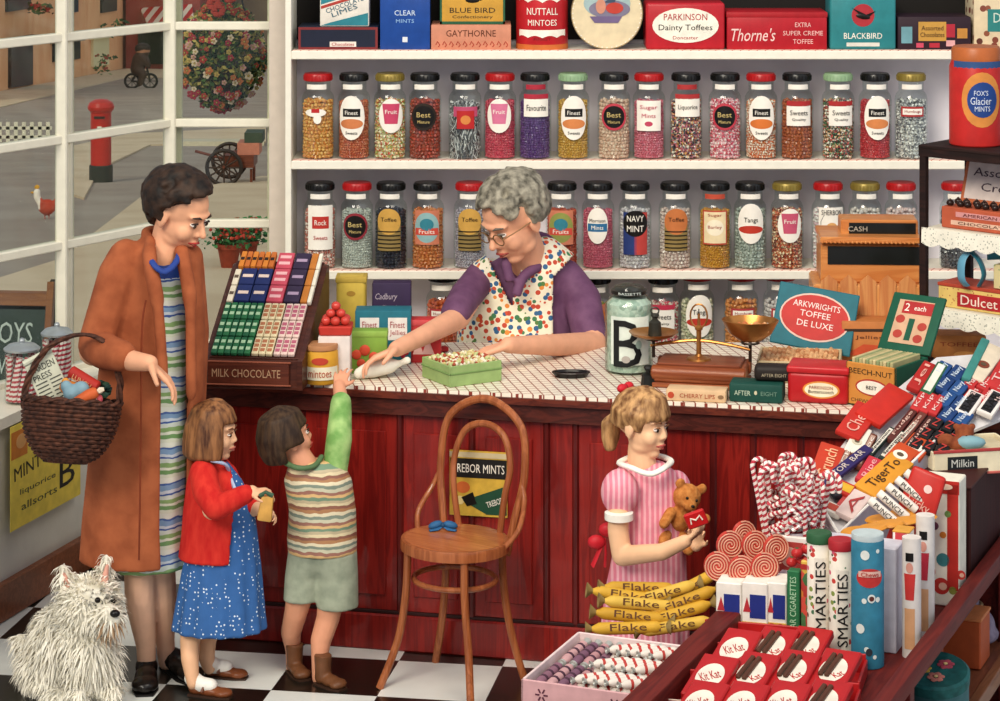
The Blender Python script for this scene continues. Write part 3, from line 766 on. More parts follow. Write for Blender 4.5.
# ============================================================= the room
def grid_mat():
    t = NT('gingham_tiles'); c = t.coord(rot=(0, 0, R(-12))); x = t.n('ShaderNodeSeparateXYZ'); t.l(c, x.inputs[0])
    P = .034
    a = t.math('LESS_THAN', t.math('FRACT', t.math('DIVIDE', x.outputs[0], P)), .13)
    b = t.math('LESS_THAN', t.math('FRACT', t.math('DIVIDE', x.outputs[1], P)), .13)
    return t.end(t.vary(t.mix(t.math('MAXIMUM', a, b), 'f2e9d6', '8a3a2c'), .06, 10), .35, coat=.2)
def chequer():
    t = NT('chequered_floor'); c = t.coord(rot=(0, 0, R(9.4)), loc=(2.163, -8.405, .1)); k = t.n('ShaderNodeTexChecker', i_Scale=1/.36)
    k.inputs[1].default_value = rgb('e9ebe4'); k.inputs[2].default_value = rgb('16140f'); t.l(c, k.inputs[0])
    return t.end(t.vary(k.outputs[0], .06, 6), .28, coat=.3)
b = MB(); b.put([(-2.6, 6.0, 0), (3.2, 6.0, 0), (3.2, 10.9, 0), (-2.6, 10.9, 0), (-2.6, 6.0, -.1), (3.2, 6.0, -.1), (3.2, 10.9, -.1), (-2.6, 10.9, -.1)], [(0, 1, 2, 3), (7, 6, 5, 4), (0, 4, 5, 1), (1, 5, 6, 2), (2, 6, 7, 3), (3, 7, 4, 0)], chequer())
struct('floor', b)
PLAST = rough_mat('bcb8bc', 'cdc8c6', 5, .9, .1, .003)
b = MB(); b.box((1.35, 10.83, 1.25), (4.5, .12, 2.5), PLAST, bev=0); struct('wall_back', b)
CREAM = mat('e6e0cc', rough=.5, var=.04); FR2 = mat('cfcab8', rough=.5, var=.04)
# back wall upright between window and shelves
b = MB(); s0 = at(283, 0, 10.45)
b.box((s0.x-.015, 10.62, 1.25), (.085, .32, 2.5), mat('c9bcae', var=.05)); b.box((s0.x-.062, 10.68, 1.25), (.03, .14, 2.5), CREAM)
struct('trim_1', b)
# bay window: panel below the sill, sill, glazing bars
WA = Vector((-1.90, 9.80, 0)); WB = Vector((at(170, 0, 10.6).x, 10.6, 0)); WC = Vector((s0.x-.045, 10.6, 0)); WA2 = WA+(WA-WB)*.9
def bar(mb, P, Q, w, d, m):
    P = Vector(P); Q = Vector(Q); L = (Q-P); n = L.length; r_ = L.to_track_quat('X', 'Z').to_matrix()
    mb.box((P+Q)/2, (n, d, w), m, rot=r_, bev=.004)
def mix3(a, b_, t): return a+(b_-a)*t
tAB = lambda px: None
b = MB(); pa = MB()
for z in (2.47, 2.04, 1.645, 1.235, .735):
    wd = .055 if z < .8 or z > 2.3 else .034
    bar(b, WA2+Vector((0, 0, z)), WB+Vector((0, 0, z)), wd, .045, CREAM); bar(b, WB+Vector((0, 0, z)), WC+Vector((0, 0, z)), wd, .045, CREAM)
def wx(px):           # where the slanting window plane crosses this sight line
    k = (px-500)/FPX; d = WB-WA; t = (k*WA.y-WA.x)/(d.x-k*d.y); return WA+d*t
for P, wv in ((wx(62), .045), (WB, .05), (WC, .045), (wx(-60), .045)):
    b.box((P.x, P.y, 1.6), (wv, .06, 1.78), CREAM, bev=.005)
for P, wv in ((wx(66), .016), (WB+Vector((.02, .03, 0)), .016)): b.box((P.x, P.y+.03, 1.6), (wv+.03, .05, 1.78), FR2)
fr = struct('window_1', b)
for P, Q in ((WA2, WB), (WB, WC)):
    n = (Q-P).normalized(); o = Vector((n.y, -n.x, 0))*.004
    pa = MB(); pa.put([P+o+Vector((0, 0, .74)), Q+o+Vector((0, 0, .74)), Q+o+Vector((0, 0, 2.47)), P+o+Vector((0, 0, 2.47)), P-o+Vector((0, 0, .74)), Q-o+Vector((0, 0, .74)), Q-o+Vector((0, 0, 2.47)), P-o+Vector((0, 0, 2.47))],
        [(0, 1, 2, 3), (7, 6, 5, 4), (0, 4, 5, 1), (1, 5, 6, 2), (2, 6, 7, 3), (3, 7, 4, 0)], glass_mat('f4f6f0', .5)); pa.build('window_pane', fr)
PA, PB = Vector((-1.815, 9.34, 0)), Vector((-1.60, 10.0, 0)); dP = (PB-PA).normalized(); PA0 = PA-dP*1.2; PB0 = PA+dP*1.25
nP = Vector((dP.y, -dP.x, 0))
b = MB(); bar(b, PA0+Vector((0, 0, .36))-nP*.04, PB0+Vector((0, 0, .36))-nP*.04, .70, .06, rough_mat('d4d0c4', 'e0dcd0', 6, .85, .1)); struct('wall_left', b)
b = MB(); bar(b, PA0+Vector((0, 0, .07))+nP*.01, PB0+Vector((0, 0, .07))+nP*.01, .135, .03, wood('7a4328', '8f5233')); struct('baseboard_left', b)
b = MB(); sl = [PA0+nP*.03, PB0+nP*.03, Vector((WC.x, WC.y, 0)), WB, WA2, WA2+Vector((-.3, -.6, 0))]
b.put([v+Vector((0, 0, .74)) for v in sl]+[v+Vector((0, 0, .70)) for v in sl], [(0, 1, 2, 3, 4, 5), (11, 10, 9, 8, 7, 6)]+[(i, i+6, (i+1) % 6+6, (i+1) % 6) for i in range(6)], mat('e6dfcb', rough=.4, var=.04))
struct('trim_2', b)      # the window sill
b = MB(); b.box((WB.x+.27, 10.66, .36), (.85, .08, .72), PLAST, bev=0); struct('wall_window', b)

# ------------------------------------------------------------- shelves
SHW = mat('e9e4d4', rough=.5, var=.04); SY0, SY1 = 10.36, 10.65
xl, xr = at(294, 0, 10.5).x, at(1075, 0, 10.5).x
def shz(py): return HC-(py-HY)*SY0/FPX       # height of a shelf front's upper edge seen at row py
ZC, ZT, ZA, ZB = .70, shz(51), shz(161), shz(271)
for nm, z, lb in (('shelf', ZT, 'long white wall shelf carrying the tins, topmost of the set'), ('shelf', ZA, 'long white wall shelf under the upper row of sweet jars'), ('shelf', ZB, 'long white wall shelf under the lower row of sweet jars'), ('shelf', ZC, 'long white wall shelf behind the counter, lowest of the set')):
    o = MB(); o.box(((xl+xr)/2, (SY0+SY1)/2, z-.017), (xr-xl, SY1-SY0, .034), SHW, bev=.003)
    if z > .8:
        oo = o.build(nm); tag(oo, lb, 'shelf', 'white wall shelves')
        e = MB(); e.box(((xl+xr)/2, SY0+.03, z+.0012), (xr-xl-.01, .045, .0024), stripes(['ecc9b8', 'b8604e'], .03, [0, .85], 0, rot=(0, 0, R(25))), bev=0); e.build('shelf_paper', oo)
    else: tag(o.build(nm), lb, 'shelf', 'white wall shelves')
b = MB(); b.box((xl-.012, (SY0+SY1)/2, 1.28), (.024, SY1-SY0, 2.56), SHW); b.box(((xl+xr)/2, SY1+.008, 1.28), (xr-xl, .014, 2.5), mat('e4dfe6', var=.06, scale=6), bev=0)
tag(b.build('shelf_case'), 'pale back panel and upright enclosing the wall shelves', 'shelf case')
b = MB(); b.box(((xl+xr)/2, SY1-.005, (ZT+2.5)/2+.01), (xr-xl, .012, 2.5-ZT-.02), mat('16120f', rough=.8), bev=0); tag(b.build('cabinet_back'), 'near-black backing board behind the tins above the topmost shelf', 'panel')

# ------------------------------------------------------------- counter
CZ = .92
F0, F1 = Vector((-1.05, 9.178, 0)), Vector((1.78, 8.545, 0)); dF = (F1-F0).normalized(); nF = Vector((dF.y, -dF.x, 0))   # nF points to the customers
CB = 9.78
ct = thing('shop_counter', 'long dark red panelled shop counter with gingham-tiled top', 'counter', (0, 8.95, 0))
b = MB()
def slab(mb, out, z0, z1, m):
    a, c = F0+nF*out-dF*out, F1+nF*out; vs = []
    pl = [a, c, Vector((c.x, CB, 0)), Vector((a.x, CB, 0))]
    mb.put([v+Vector((0, 0, z0)) for v in pl]+[v+Vector((0, 0, z1)) for v in pl], [(3, 2, 1, 0), (4, 5, 6, 7)]+[(i, (i+1) % 4, (i+1) % 4+4, i+4) for i in range(4)], m)
b = MB(); slab(b, .0, CZ-.012, CZ, grid_mat()); b.build('tiled_top', ct, world=True)
b = MB(); slab(b, .012, CZ-.035, CZ-.012, wood('4a1c14', '6a2c1c')); slab(b, -.004, CZ-.095, CZ-.035, wood('3c1711', '56231a')); b.build('worktop_edge', ct, world=True)
REDW = wood('6e120e', '8e1e16', 2, .38, 5, .35); REDD = wood('4a0d0b', '5e1410', 2, .4, 5, .3); EDG = mat('2c0b08')
b = MB(); slab(b, -.045, 0, CZ-.09, REDD); b.build('carcass', ct, world=True)
def fpt(px):            # distance along the front where this sight line meets it
    k = (px-500)/FPX; return (k*F0.y-F0.x)/(dF.x-k*dF.y)
def fbox(mb, t0, t1, z0, z1, out, th, m, bev=.003):
    c = F0+dF*((t0+t1)/2)+nF*(out+th/2-.045); ang = math.atan2(dF.y, dF.x)
    mb.box((c.x, c.y, (z0+z1)/2), (t1-t0, th, z1-z0), m, rot=(0, 0, ang), bev=bev)
edges = [212, 300, 398, 470, 545, 574, 662, 712, 752, 800, 860, 900]
ts = [fpt(e) for e in edges]
for t0, t1 in zip(ts, ts[1:]):
    b = MB(); fbox(b, t0+.006, t1-.006, .135, CZ-.10, 0, .014, REDW)
    if t1-t0 > .2: fbox(b, t0+.05, t1-.05, .19, CZ-.16, .014, .008, REDW, .006)
    b.build('front_panel', ct, world=True)
for t in ts:
    b = MB(); fbox(b, t-.012, t+.012, .12, CZ-.095, 0, .022, REDD, .006); b.build('stile', ct, world=True)
b = MB(); fbox(b, ts[0]-.02, ts[-1]+.3, .0, .125, 0, .03, REDW, .006); b.build('plinth', ct, world=True)
b = MB(); fbox(b, ts[0]-.02, ts[-1]+.3, .125, .137, 0, .022, EDG, .002); b.build('moulding', ct, world=True)

# poster on the counter front, behind the chair
p0 = F0+dF*((fpt(447)+fpt(508))/2)+nF*-.018
po = thing('poster', 'mint advertisement poster fixed to the red counter front behind the chair', 'poster', (p0.x, p0.y, .60), math.atan2(dF.y, dF.x))
b = MB(); b.rect(0, 0, .205, .225, 0, mat('c9a23a', var=.2), .003); b.rect(0, .098, .205, .018, -.003, mat('c9b890')); b.build('sheet', po)
b = MB(); b.rect(0, .052, .2, .066, -.003, BLACK); b.prism([(-.055, -.062), (.10, -.003), (.10, -.105), (.03, -.105)], -.0045, -.003, mat('1c4630')); b.prism([(-.06, -.05), (-.02, -.03), (-.005, -.07), (-.04, -.08)], -.005, -.003, BLACK); b.build('panel', po)
b = MB(); b.text('TREBOR MINTS', 0, .052, .185, .03, -.0045, WHITE); b.text('TREBOR', .058, -.062, .06, .02, -.005, WHITE, rot=R(20)); b.build('lettering', po)
b = MB(); b.oval(-.055, -.015, .05, .04, -.003, mat('c8642c')); b.oval(-.065, -.06, .03, .03, -.003, mat('d8c080')); b.build('emblem', po)

# ------------------------------------------------------------- street outside
def gz(Y): return -.09*(Y-10.9)-.02
def gat(px, py):        # ground point seen at a pixel
    Y = 10.9
    for _ in range(60): Y = FPX*(HC-gz(Y))/(py-HY)
    return at(px, py, Y)
b = MB()
b.put([(-40, 10.9, gz(10.9)), (0.5, 10.9, gz(10.9)), (0.5, 300, gz(300)), (-80, 300, gz(300))], [(0, 1, 2, 3)], rough_mat('93857a', 'a2968a', .8, .95, .1)); struct('road', b)
PAVE = rough_mat('c6b094', 'd4c0a4', .9, .95, .1)
def strip(pts, m, name, h=.03):
    b = MB(); n = len(pts); vs = [gat(*p)+Vector((0, 0, h)) for p in pts]+[gat(*p)-Vector((0, 0, .1)) for p in pts]
    b.put(vs, [tuple(range(n))[::-1], tuple(range(n, 2*n))]+[(i, (i+1) % n, (i+1) % n+n, i+n) for i in range(n)], m)
    o = b.build(name, sharp=.3); o['kind'] = 'structure'; return o
strip([(-60, 300), (60, 262), (140, 200), (262, 178), (420, 178), (420, 400), (-60, 400)], PAVE, 'pavement')
strip([(60, 150), (130, 135), (266, 128), (266, 143), (150, 146), (100, 170), (84, 200), (60, 192)], PAVE, 'pavement')
strip([(-60, 104), (0, 92), (126, 69), (262, 72), (262, 78), (126, 78), (0, 108), (-60, 124)], PAVE, 'pavement')
KERB = mat('c9bfa4')
strip([(170, 143), (264, 143), (264, 146), (170, 146)], KERB, 'kerb', .08)
# far terrace on the slope
G0, G1 = gat(-60, 103), gat(126, 68); dG = (G1-G0); dG.z = 0
def fac(px, py):
    k = (px-500)/FPX; t = (k*G0.y-G0.x)/(dG.x-k*dG.y); Y = G0.y+dG.y*t; return at(px, py, Y)
th = thing('terrace_house', 'long salmon-rendered terrace seen through the shop window', 'building', (G0.x, G0.y, gz(G0.y)))
nG = Vector((dG.y, -dG.x, 0)).normalized()
def quad(mb, pts, out, th_, m):
    a = [p+nG*out for p in pts]; c = [p+nG*(out-th_) for p in pts]; n = len(pts)
    mb.put(a+c, [tuple(range(n)), tuple(range(2*n-1, n-1, -1))]+[(i, i+n, (i+1) % n+n, (i+1) % n) for i in range(n)], m)
b = MB(); quad(b, [fac(-60, 110), fac(126, 80), fac(126, -90), fac(-60, -90)], 0, 6, rough_mat('ecab78', 'f4bc8c', .5, .9, .05)); b.build('wall', th, world=True)
DK = mat('23302c'); DKF = mat('8a8672')
for x0, y0, x1, y1, nm, mm in ((8, 41, 30, 88, 'door', mat('2c2c28')), (91, 40, 107, 67, 'door', mat('e6dcae')), (5, -6, 28, 12, 'window', DK), (68, -8, 76, 13, 'window', DK), (100, -8, 115, 13, 'window', DK), (52, 44, 58, 62, 'window', DK), (69, 42, 78, 60, 'window', DK)):
    b = MB(); quad(b, [fac(x0, y1), fac(x1, y1-(x1-x0)*.16), fac(x1, y0-(x1-x0)*.16), fac(x0, y0)], .12, .2, mm); o = b.build(nm, th, world=True)
    b = MB(); quad(b, [fac(x0-2, y0), fac(x1+2, y0-(x1-x0)*.16), fac(x1+2, y0-3-(x1-x0)*.16), fac(x0-2, y0-3)], .25, .3, DKF if nm == 'window' else mm); b.build('lintel', th, world=True)
def plant(name, label, P, w, h, cols, fl=None, n=70, group=None, seed=1, cat='plant', leaf=.12):
    rd = random.Random(seed); o = thing(name, label, cat, P, 0, group); b = MB()
    for i in range(n):
        v = Vector((rd.gauss(0, .4), rd.gauss(0, .3), rd.random())); c = Vector((v.x*w/2, v.y*w/2, v.z*h))
        s_ = leaf*w*rd.uniform(.6, 1.3); a = Vector((rd.gauss(0, 1), rd.gauss(0, 1), rd.gauss(0, .6))).normalized(); q_ = a.orthogonal().normalized()
        b.put([c-a*s_, c+q_*s_*.5, c+a*s_, c-q_*s_*.5+Vector((0, 0, s_*.2))], [(0, 1, 2, 3)], rd.choice(cols))
    f = b.build('foliage', o, sharp=0); f['kind'] = 'stuff'
    if fl:
        b = MB()
        for i in range(n//3):
            c = Vector((rd.gauss(0, .35)*w/2, -abs(rd.gauss(.15, .3))*w/2, rd.uniform(.3, 1)*h)); b.ball(c, leaf*w*rd.uniform(.35, .6), rd.choice(fl), 1)
        f = b.build('flowers', o); f['kind'] = 'stuff'
    return o
LG = [mat('3f6a34'), mat('57803f'), mat('2f4f2c')]
plant('window_box', 'flower-filled window box on the salmon terrace', fac(14, 14)+nG*.9, 1.1, .35, LG, [mat('c8584a')], 40, seed=2)
plant('doorstep_shrub', 'low bush of flowers by the cream door across the road', gat(86, 76)+nG*.8, 1.2, 1.0, LG, [mat('a84a3a')], 40, seed=3)
plant('doorway_climber', 'dark climbing plant over the cream door across the road', fac(99, 36)+nG*.8, 1.6, .8, LG, None, 40, seed=4)
Y2 = 150
sh_ = thing('shop_building', 'dark red shop across the road with a striped awning', 'building', at(160, 69, Y2))
b = MB(); P, Q = at(126, 70, Y2), at(200, 70, Y2); b.box(((P.x+Q.x)/2, Y2+3, P.z+8), (Q.x-P.x, 6, 17), rough_mat('9a4a40', 'b05c4e', .6, .9, .05), bev=0); b.build('wall', sh_, world=True)
b = MB(); P, Q = at(138, 64, Y2-.1), at(166, 32, Y2-.1); b.box(((P.x+Q.x)/2, Y2-.05, (P.z+Q.z)/2), (Q.x-P.x, .2, Q.z-P.z), mat('1e2e26'), bev=0); b.build('shop_window', sh_, world=True)
b = MB(); A_, B_, C_, D_ = at(140, 8, Y2), at(192, 4, Y2), at(194, 20, Y2-1.6), at(148, 24, Y2-1.6)
b.put([A_, B_, C_, D_, A_-Vector((0, 0, .1)), B_-Vector((0, 0, .1)), C_-Vector((0, 0, .1)), D_-Vector((0, 0, .1))], [(0, 1, 2, 3), (7, 6, 5, 4), (0, 4, 5, 1), (1, 5, 6, 2), (2, 6, 7, 3), (3, 7, 4, 0)], stripes(['c22a20', 'efe6d4'], .62, None, 0, rot=(0, 0, R(20)))); b.build('awning', sh_, world=True)
b = MB(); P, Q = at(196, 78, 158), at(420, 78, 158); b.box(((P.x+Q.x)/2, 161, P.z+6), (Q.x-P.x, 6, 20), rough_mat('7c6a52', '8c7a60', .6, .9, .05), bev=0)
o = b.build('far_building'); tag(o, 'dull brown building behind the hanging flowers across the road', 'building')
# pillar box
Pb = gat(101, 182); s_ = Pb.y/FPX
pbx = thing('pillar_box', 'red pillar box standing on the pavement outside the window', 'post box', Pb)
RED = mat('b41f16', rough=.35); w_ = 12*s_; hh = 83*s_
b = MB(); b.lathe([(w_*.98, 0), (w_*.98, hh*.20), (w_*.9, hh*.21)], (0, 0, 0), mat('1c2420'), 28); b.build('base', pbx)
b = MB(); b.lathe([(w_*.86, hh*.2), (w_*.86, hh*.84), (w_*.94, hh*.85), (w_*.94, hh*.87)], (0, 0, 0), RED, 28); b.build('body', pbx)
b = MB(); b.lathe([(w_*1.06, hh*.87), (w_*1.12, hh*.91), (w_*.95, hh*.96), (w_*.5, hh*.995), (0, hh)], (0, 0, 0), RED, 28); b.build('cap', pbx)
b = MB(); b.box((0, -w_*.86, hh*.79), (w_*.9, w_*.1, hh*.03), mat('2a0d0a'), bev=0); b.build('slot', pbx)
b = MB(); b.box((0, -w_*.87, hh*.62), (w_*.36, w_*.06, hh*.13), WHITE, bev=0); b.build('notice_plate', pbx)
# cyclist
Pc = gat(141, 88); s_ = Pc.y/FPX; X = lambda a, h_, d=0: Pc+Vector((a*s_, d, h_*s_))
bi = thing('bicycle', 'dark bicycle ridden along the far side of the road', 'bicycle', Pc); MK = mat('1a1c1c')
for cx in (-9, 9):
    b = MB(); b.tube([X(cx+7*math.cos(a*math.pi/9), 7+7*math.sin(a*math.pi/9)) for a in range(18)], .05, MK, 6, closed=True)
    for a in range(4): b.tube([X(cx-7*math.cos(a*math.pi/4), 7-7*math.sin(a*math.pi/4)), X(cx+7*math.cos(a*math.pi/4), 7+7*math.sin(a*math.pi/4))], .012, MK, 4)
    b.build('wheel', bi, world=True)
b = MB(); b.tube([X(-9, 7), X(-4, 17), X(6, 17), X(-1, 6), X(-4, 17)], .04, MK, 6); b.tube([X(-9, 7), X(-1, 6)], .04, MK, 6); b.tube([X(9, 7), X(6, 20), X(9, 21)], .04, MK, 6); b.build('frame', bi, world=True)
cy = thing('person', 'person in dark brown riding a bicycle across the road', 'person', Pc)
b = MB(); b.chain([(X(-4, 19), .26), (X(-1, 28), .30), (X(1, 33), .24)]); b.chain([(X(1, 32, .1), .13), (X(6, 27, .1), .10), (X(8, 22, .1), .08)]); b.chain([(X(1, 32, -.2), .13), (X(6, 27, -.2), .10), (X(8, 22, -.2), .08)])
b.chain([(X(-4, 19, -.1), .2), (X(3, 14, -.15), .15), (X(0, 5, -.15), .10)]); b.chain([(X(-4, 19, .1), .2), (X(1, 12, .15), .15), (X(-3, 3, .15), .10)]); b.ball(X(2, 38), .28)
blob('body', b, mat('3c261c'), cy, .05, 2, paint=[(mat('b07a5a'), lambda c: c.z > X(0, 36).z)])
b = MB(); b.ball(X(1.6, 39.5), (.30, .28, .22), mat('241812')); b.build('cap', cy, world=True)
# hen, handcart, bench, fence
Ph = gat(44, 219); s_ = Ph.y/FPX; he = thing('hen', 'small hen with an orange-red body and white neck on the pavement outside', 'hen', Ph)
X = lambda a, h_, d=0: Ph+Vector((a*s_, d, h_*s_))
b = MB(); b.ball(X(3, 12), (9*s_, 7*s_, 8*s_), None, 3); b.chain([(X(-2, 14), 4*s_), (X(-7, 22), 3.4*s_), (X(-7, 27), 3.6*s_)]); b.cap(X(10, 15), X(13, 21), 3*s_, 1.5*s_)
b.cap(X(1, 5), X(1, 0), 1.0*s_, .9*s_); b.cap(X(5, 5), X(5, 0), 1.0*s_, .9*s_)
blob('body', b, mat('b8432a', var=.25, scale=8), he, .012, 2, paint=[(mat('ece2d4'), lambda c: c.x < Ph.x-3.2*s_ and c.z > Ph.z+10*s_), ])
b = MB(); b.ball(X(-7, 32), (3*s_, 1*s_, 2.5*s_), mat('cf9a34'), 1); b.ball(X(-11.5, 26.5), (2.4*s_, 1*s_, 1.2*s_), mat('cf9a34'), 1); b.build('comb', he, world=True)
Ph = gat(232, 184); s_ = Ph.y/FPX; X = lambda a, h_, d=0: Ph+Vector((a*s_, d, h_*s_))
hc = thing('handcart', 'brown handcart with a large spoked wheel standing outside the window', 'handcart', Ph)
WD = wood('5c2f22', '7a4230')
for d_ in (-.25, .45):
    b = MB(); b.tube([X(-6+17*math.cos(a*math.pi/12), 19+17*math.sin(a*math.pi/12), d_) for a in range(24)], .028, mat('2c2622'), 6, closed=True)
    for a in range(6): b.tube([X(-6-17*math.cos(a*math.pi/6), 19-17*math.sin(a*math.pi/6), d_), X(-6+17*math.cos(a*math.pi/6), 19+17*math.sin(a*math.pi/6), d_)], .012, mat('3a2c24'), 5)
    b.build('wheel', hc, world=True)
b = MB(); b.box(X(8, 24, .1), (30*s_, .55, 12*s_), WD); b.tube([X(-6, 20, -.3), X(-6, 20, .5)], .02, WD, 6); b.tube([X(20, 16, -.1), X(20, 0, -.1)], .02, WD, 6); b.tube([X(20, 16, .3), X(20, 0, .3)], .02, WD, 6); b.tube([X(-6, 26, -.1), X(-36, 34, -.1)], .02, WD, 6); b.build('body', hc, world=True)
for a_, h_, w_, hh_, cm, lb in ((17, 30, 22, 12, 'c07a64', 'pinkish crate on the handcart bed'), (22, 42, 18, 10, '3c4c3e', 'dark green crate stacked highest on the handcart')):
    b = MB(); b.box(X(a_, h_+hh_/2, .1), (w_*s_, .4, hh_*s_), mat(cm)); o = b.build('crate'); tag(o, lb, 'crate')
Ph = gat(24, 142); X = lambda a, h_, d=0: Ph+Vector((a*Ph.y/FPX, d, h_*Ph.y/FPX))
pf = thing('picket_fence', 'short white picket fence beyond the road', 'fence', Ph); WM = mat('d8d2bc')
for i in range(7):
    b = MB(); b.box(X(-24+i*8, 10), (.07, .04, 20*Ph.y/FPX), WM); b.build('picket', pf, world=True)
b = MB(); b.box(X(0, 14), (56*Ph.y/FPX, .04, .06), WM); b.box(X(0, 5), (56*Ph.y/FPX, .04, .06), WM); b.build('rail', pf, world=True)
for i, (px, py, w_, h_, lb) in enumerate(((229, 271, 26, 24, 'terracotta pot of red geraniums outside the window, in front of its twin'), (248, 266, 22, 22, 'terracotta pot of geraniums outside the window, half behind its twin'))):
    P = gat(px, py); s_ = P.y/FPX; o = plant('potted_geranium', lb, P+Vector((0, 0, h_*s_)), 50*s_, 26*s_, [mat('2f6a3a'), mat('3f7e48'), mat('245030')], [mat('b23a2c'), mat('c8503c')] if i == 0 else [mat('b23a2c')], 260, 'geranium pots outside', 5+i, leaf=.07)
    for ch in o.children: ch.location.z -= h_*s_
    o.location.z -= h_*s_
    for ch in o.children: ch.location.z = h_*s_
    b = MB(); b.lathe([(w_*.30*s_, 0), (w_*.44*s_, h_*.8*s_), (w_*.50*s_, h_*.8*s_), (w_*.50*s_, h_*s_), (w_*.4*s_, h_*s_), (w_*.36*s_, h_*.8*s_)], (0, 0, .03), mat('8a3826', var=.15), 22); b.build('pot', o)
# hanging basket outside the window
Pk = at(222, 70, 11.3); hb = thing('hanging_basket', 'hanging basket spilling with mixed flowers outside the window', 'hanging basket', Pk)
rd = random.Random(9); b = MB(); fl = {}
LGH = [mat('3c5a30'), mat('58753c'), mat('8a8c48'), mat('27402a'), mat('b8a860'), mat('75804a')]
for i in range(3800):
    v = Vector((rd.gauss(0, 1), rd.gauss(0, 1), rd.gauss(0, 1))).normalized()*rd.uniform(.75, 1.04); c = Vector((v.x*.19, v.y*.18, v.z*.235+.06)); 
    if v.z < -.5: c.x *= .8
    s_ = rd.uniform(.008, .018); a = Vector((rd.gauss(0, 1), rd.gauss(0, 1), rd.gauss(0, 1))).normalized(); q_ = a.orthogonal().normalized()
    b.put([c-a*s_, c+q_*s_*.6, c+a*s_, c-q_*s_*.6], [(0, 1, 2, 3)], rd.choice(LGH))
o = b.build('foliage', hb, sharp=0); o['kind'] = 'stuff'
FC = [mat('a83a2c'), mat('c07040'), mat('c89890'), mat('c0a45a'), mat('a03040'), mat('d8c4ac')]
b = MB()
for i in range(150):
    v = Vector((rd.gauss(0, 1), -abs(rd.gauss(0, 1)), rd.gauss(0, 1))).normalized(); c = Vector((v.x*.188, v.y*.19, v.z*.235+.06)); m_ = FC[4] if (v.z < -.45 and v.x < .1 and rd.random() < .6) else (rd.choice(FC[:2]) if v.z > .7 else rd.choice(FC))
    r_ = rd.uniform(.009, .017)
    for k in range(5):
        a = k*1.257; b.ball(c+Vector((math.cos(a)*r_*.7, -.002, math.sin(a)*r_*.7)), (r_*.5, r_*.25, r_*.5), m_, 1)
    b.ball(c+Vector((0, -.006, 0)), r_*.3, FC[3], 1)
o = b.build('flowers', hb); o['kind'] = 'stuff'
for cx, cz in ((-.02, .30), (.05, .33), (-.07, .36), (.0, .27)):
    b = MB()
    for k in range(9):
        a = k*.7; b.ball((cx+math.cos(a)*.018, -.15+.005*(k % 2), cz+math.sin(a)*.018), (.016, .01, .014), FC[0], 1)
    b.build('red_bloom', hb)
b = MB(); b.lathe([(.02, -.12), (.10, -.09), (.14, 0), (.15, .03), (.13, .03), (0, .0)], (0, 0, 0), mat('3a2c1c'), 22); b.build('basket', hb)
for a in range(3):
    b = MB(); b.tube([(.14*math.cos(a*2.1), .14*math.sin(a*2.1), .03), (0, 0, .75)], .004, MK, 5); b.build('chain', hb)
b = MB(); b.tube([(0, 0, .75), (0, -.3, .75), (0, -.62, .75)], .01, MK, 6); b.build('bracket', hb)
# pavement sign
P = at(30, 470, 11.3); P.z = gz(11.3)+.03
ab = thing('pavement_sign', 'wooden A-board chalkboard standing outside the window', 'sign', P, rot=(0, 0, R(-6)))
for sgn in (1, -1):
    T = Matrix.Translation((0, 0, 0)) @ Matrix.Rotation(R(-14*sgn), 4, 'X') @ Matrix.Translation((0, -.12*sgn if 0 else 0, 0))
    b = MB(Matrix.Translation((-.06, sgn*-.22, 0)) @ Matrix.Rotation(R(-13*sgn), 4, 'X'))
    b.rect(0, .50, .30, .60, 0, mat('2c3c38')); b.build('chalk_panel' if sgn > 0 else 'back_panel', ab)
    b = MB(Matrix.Translation((-.06, sgn*-.22, 0)) @ Matrix.Rotation(R(-13*sgn), 4, 'X'))
    for x in (-.16, .16): b.box((x, 0, .46), (.03, .035, .92), wood('7a4a2a', '8c5a36') if sgn > 0 else mat('2a241c'))
    b.box((0, 0, .84), (.32, .03, .05), wood('7a4a2a', '8c5a36')); b.build('board_frame', ab)
b = MB(Matrix.Translation((-.06, -.22, 0)) @ Matrix.Rotation(R(-13), 4, 'X')); b.text('TOYS', -.01, .70, .2, .09, -.003, mat('b8c4c0')); b.text('SWEETS', 0, .56, .22, .07, -.003, mat('b8c4c0')); b.build('lettering', ab)
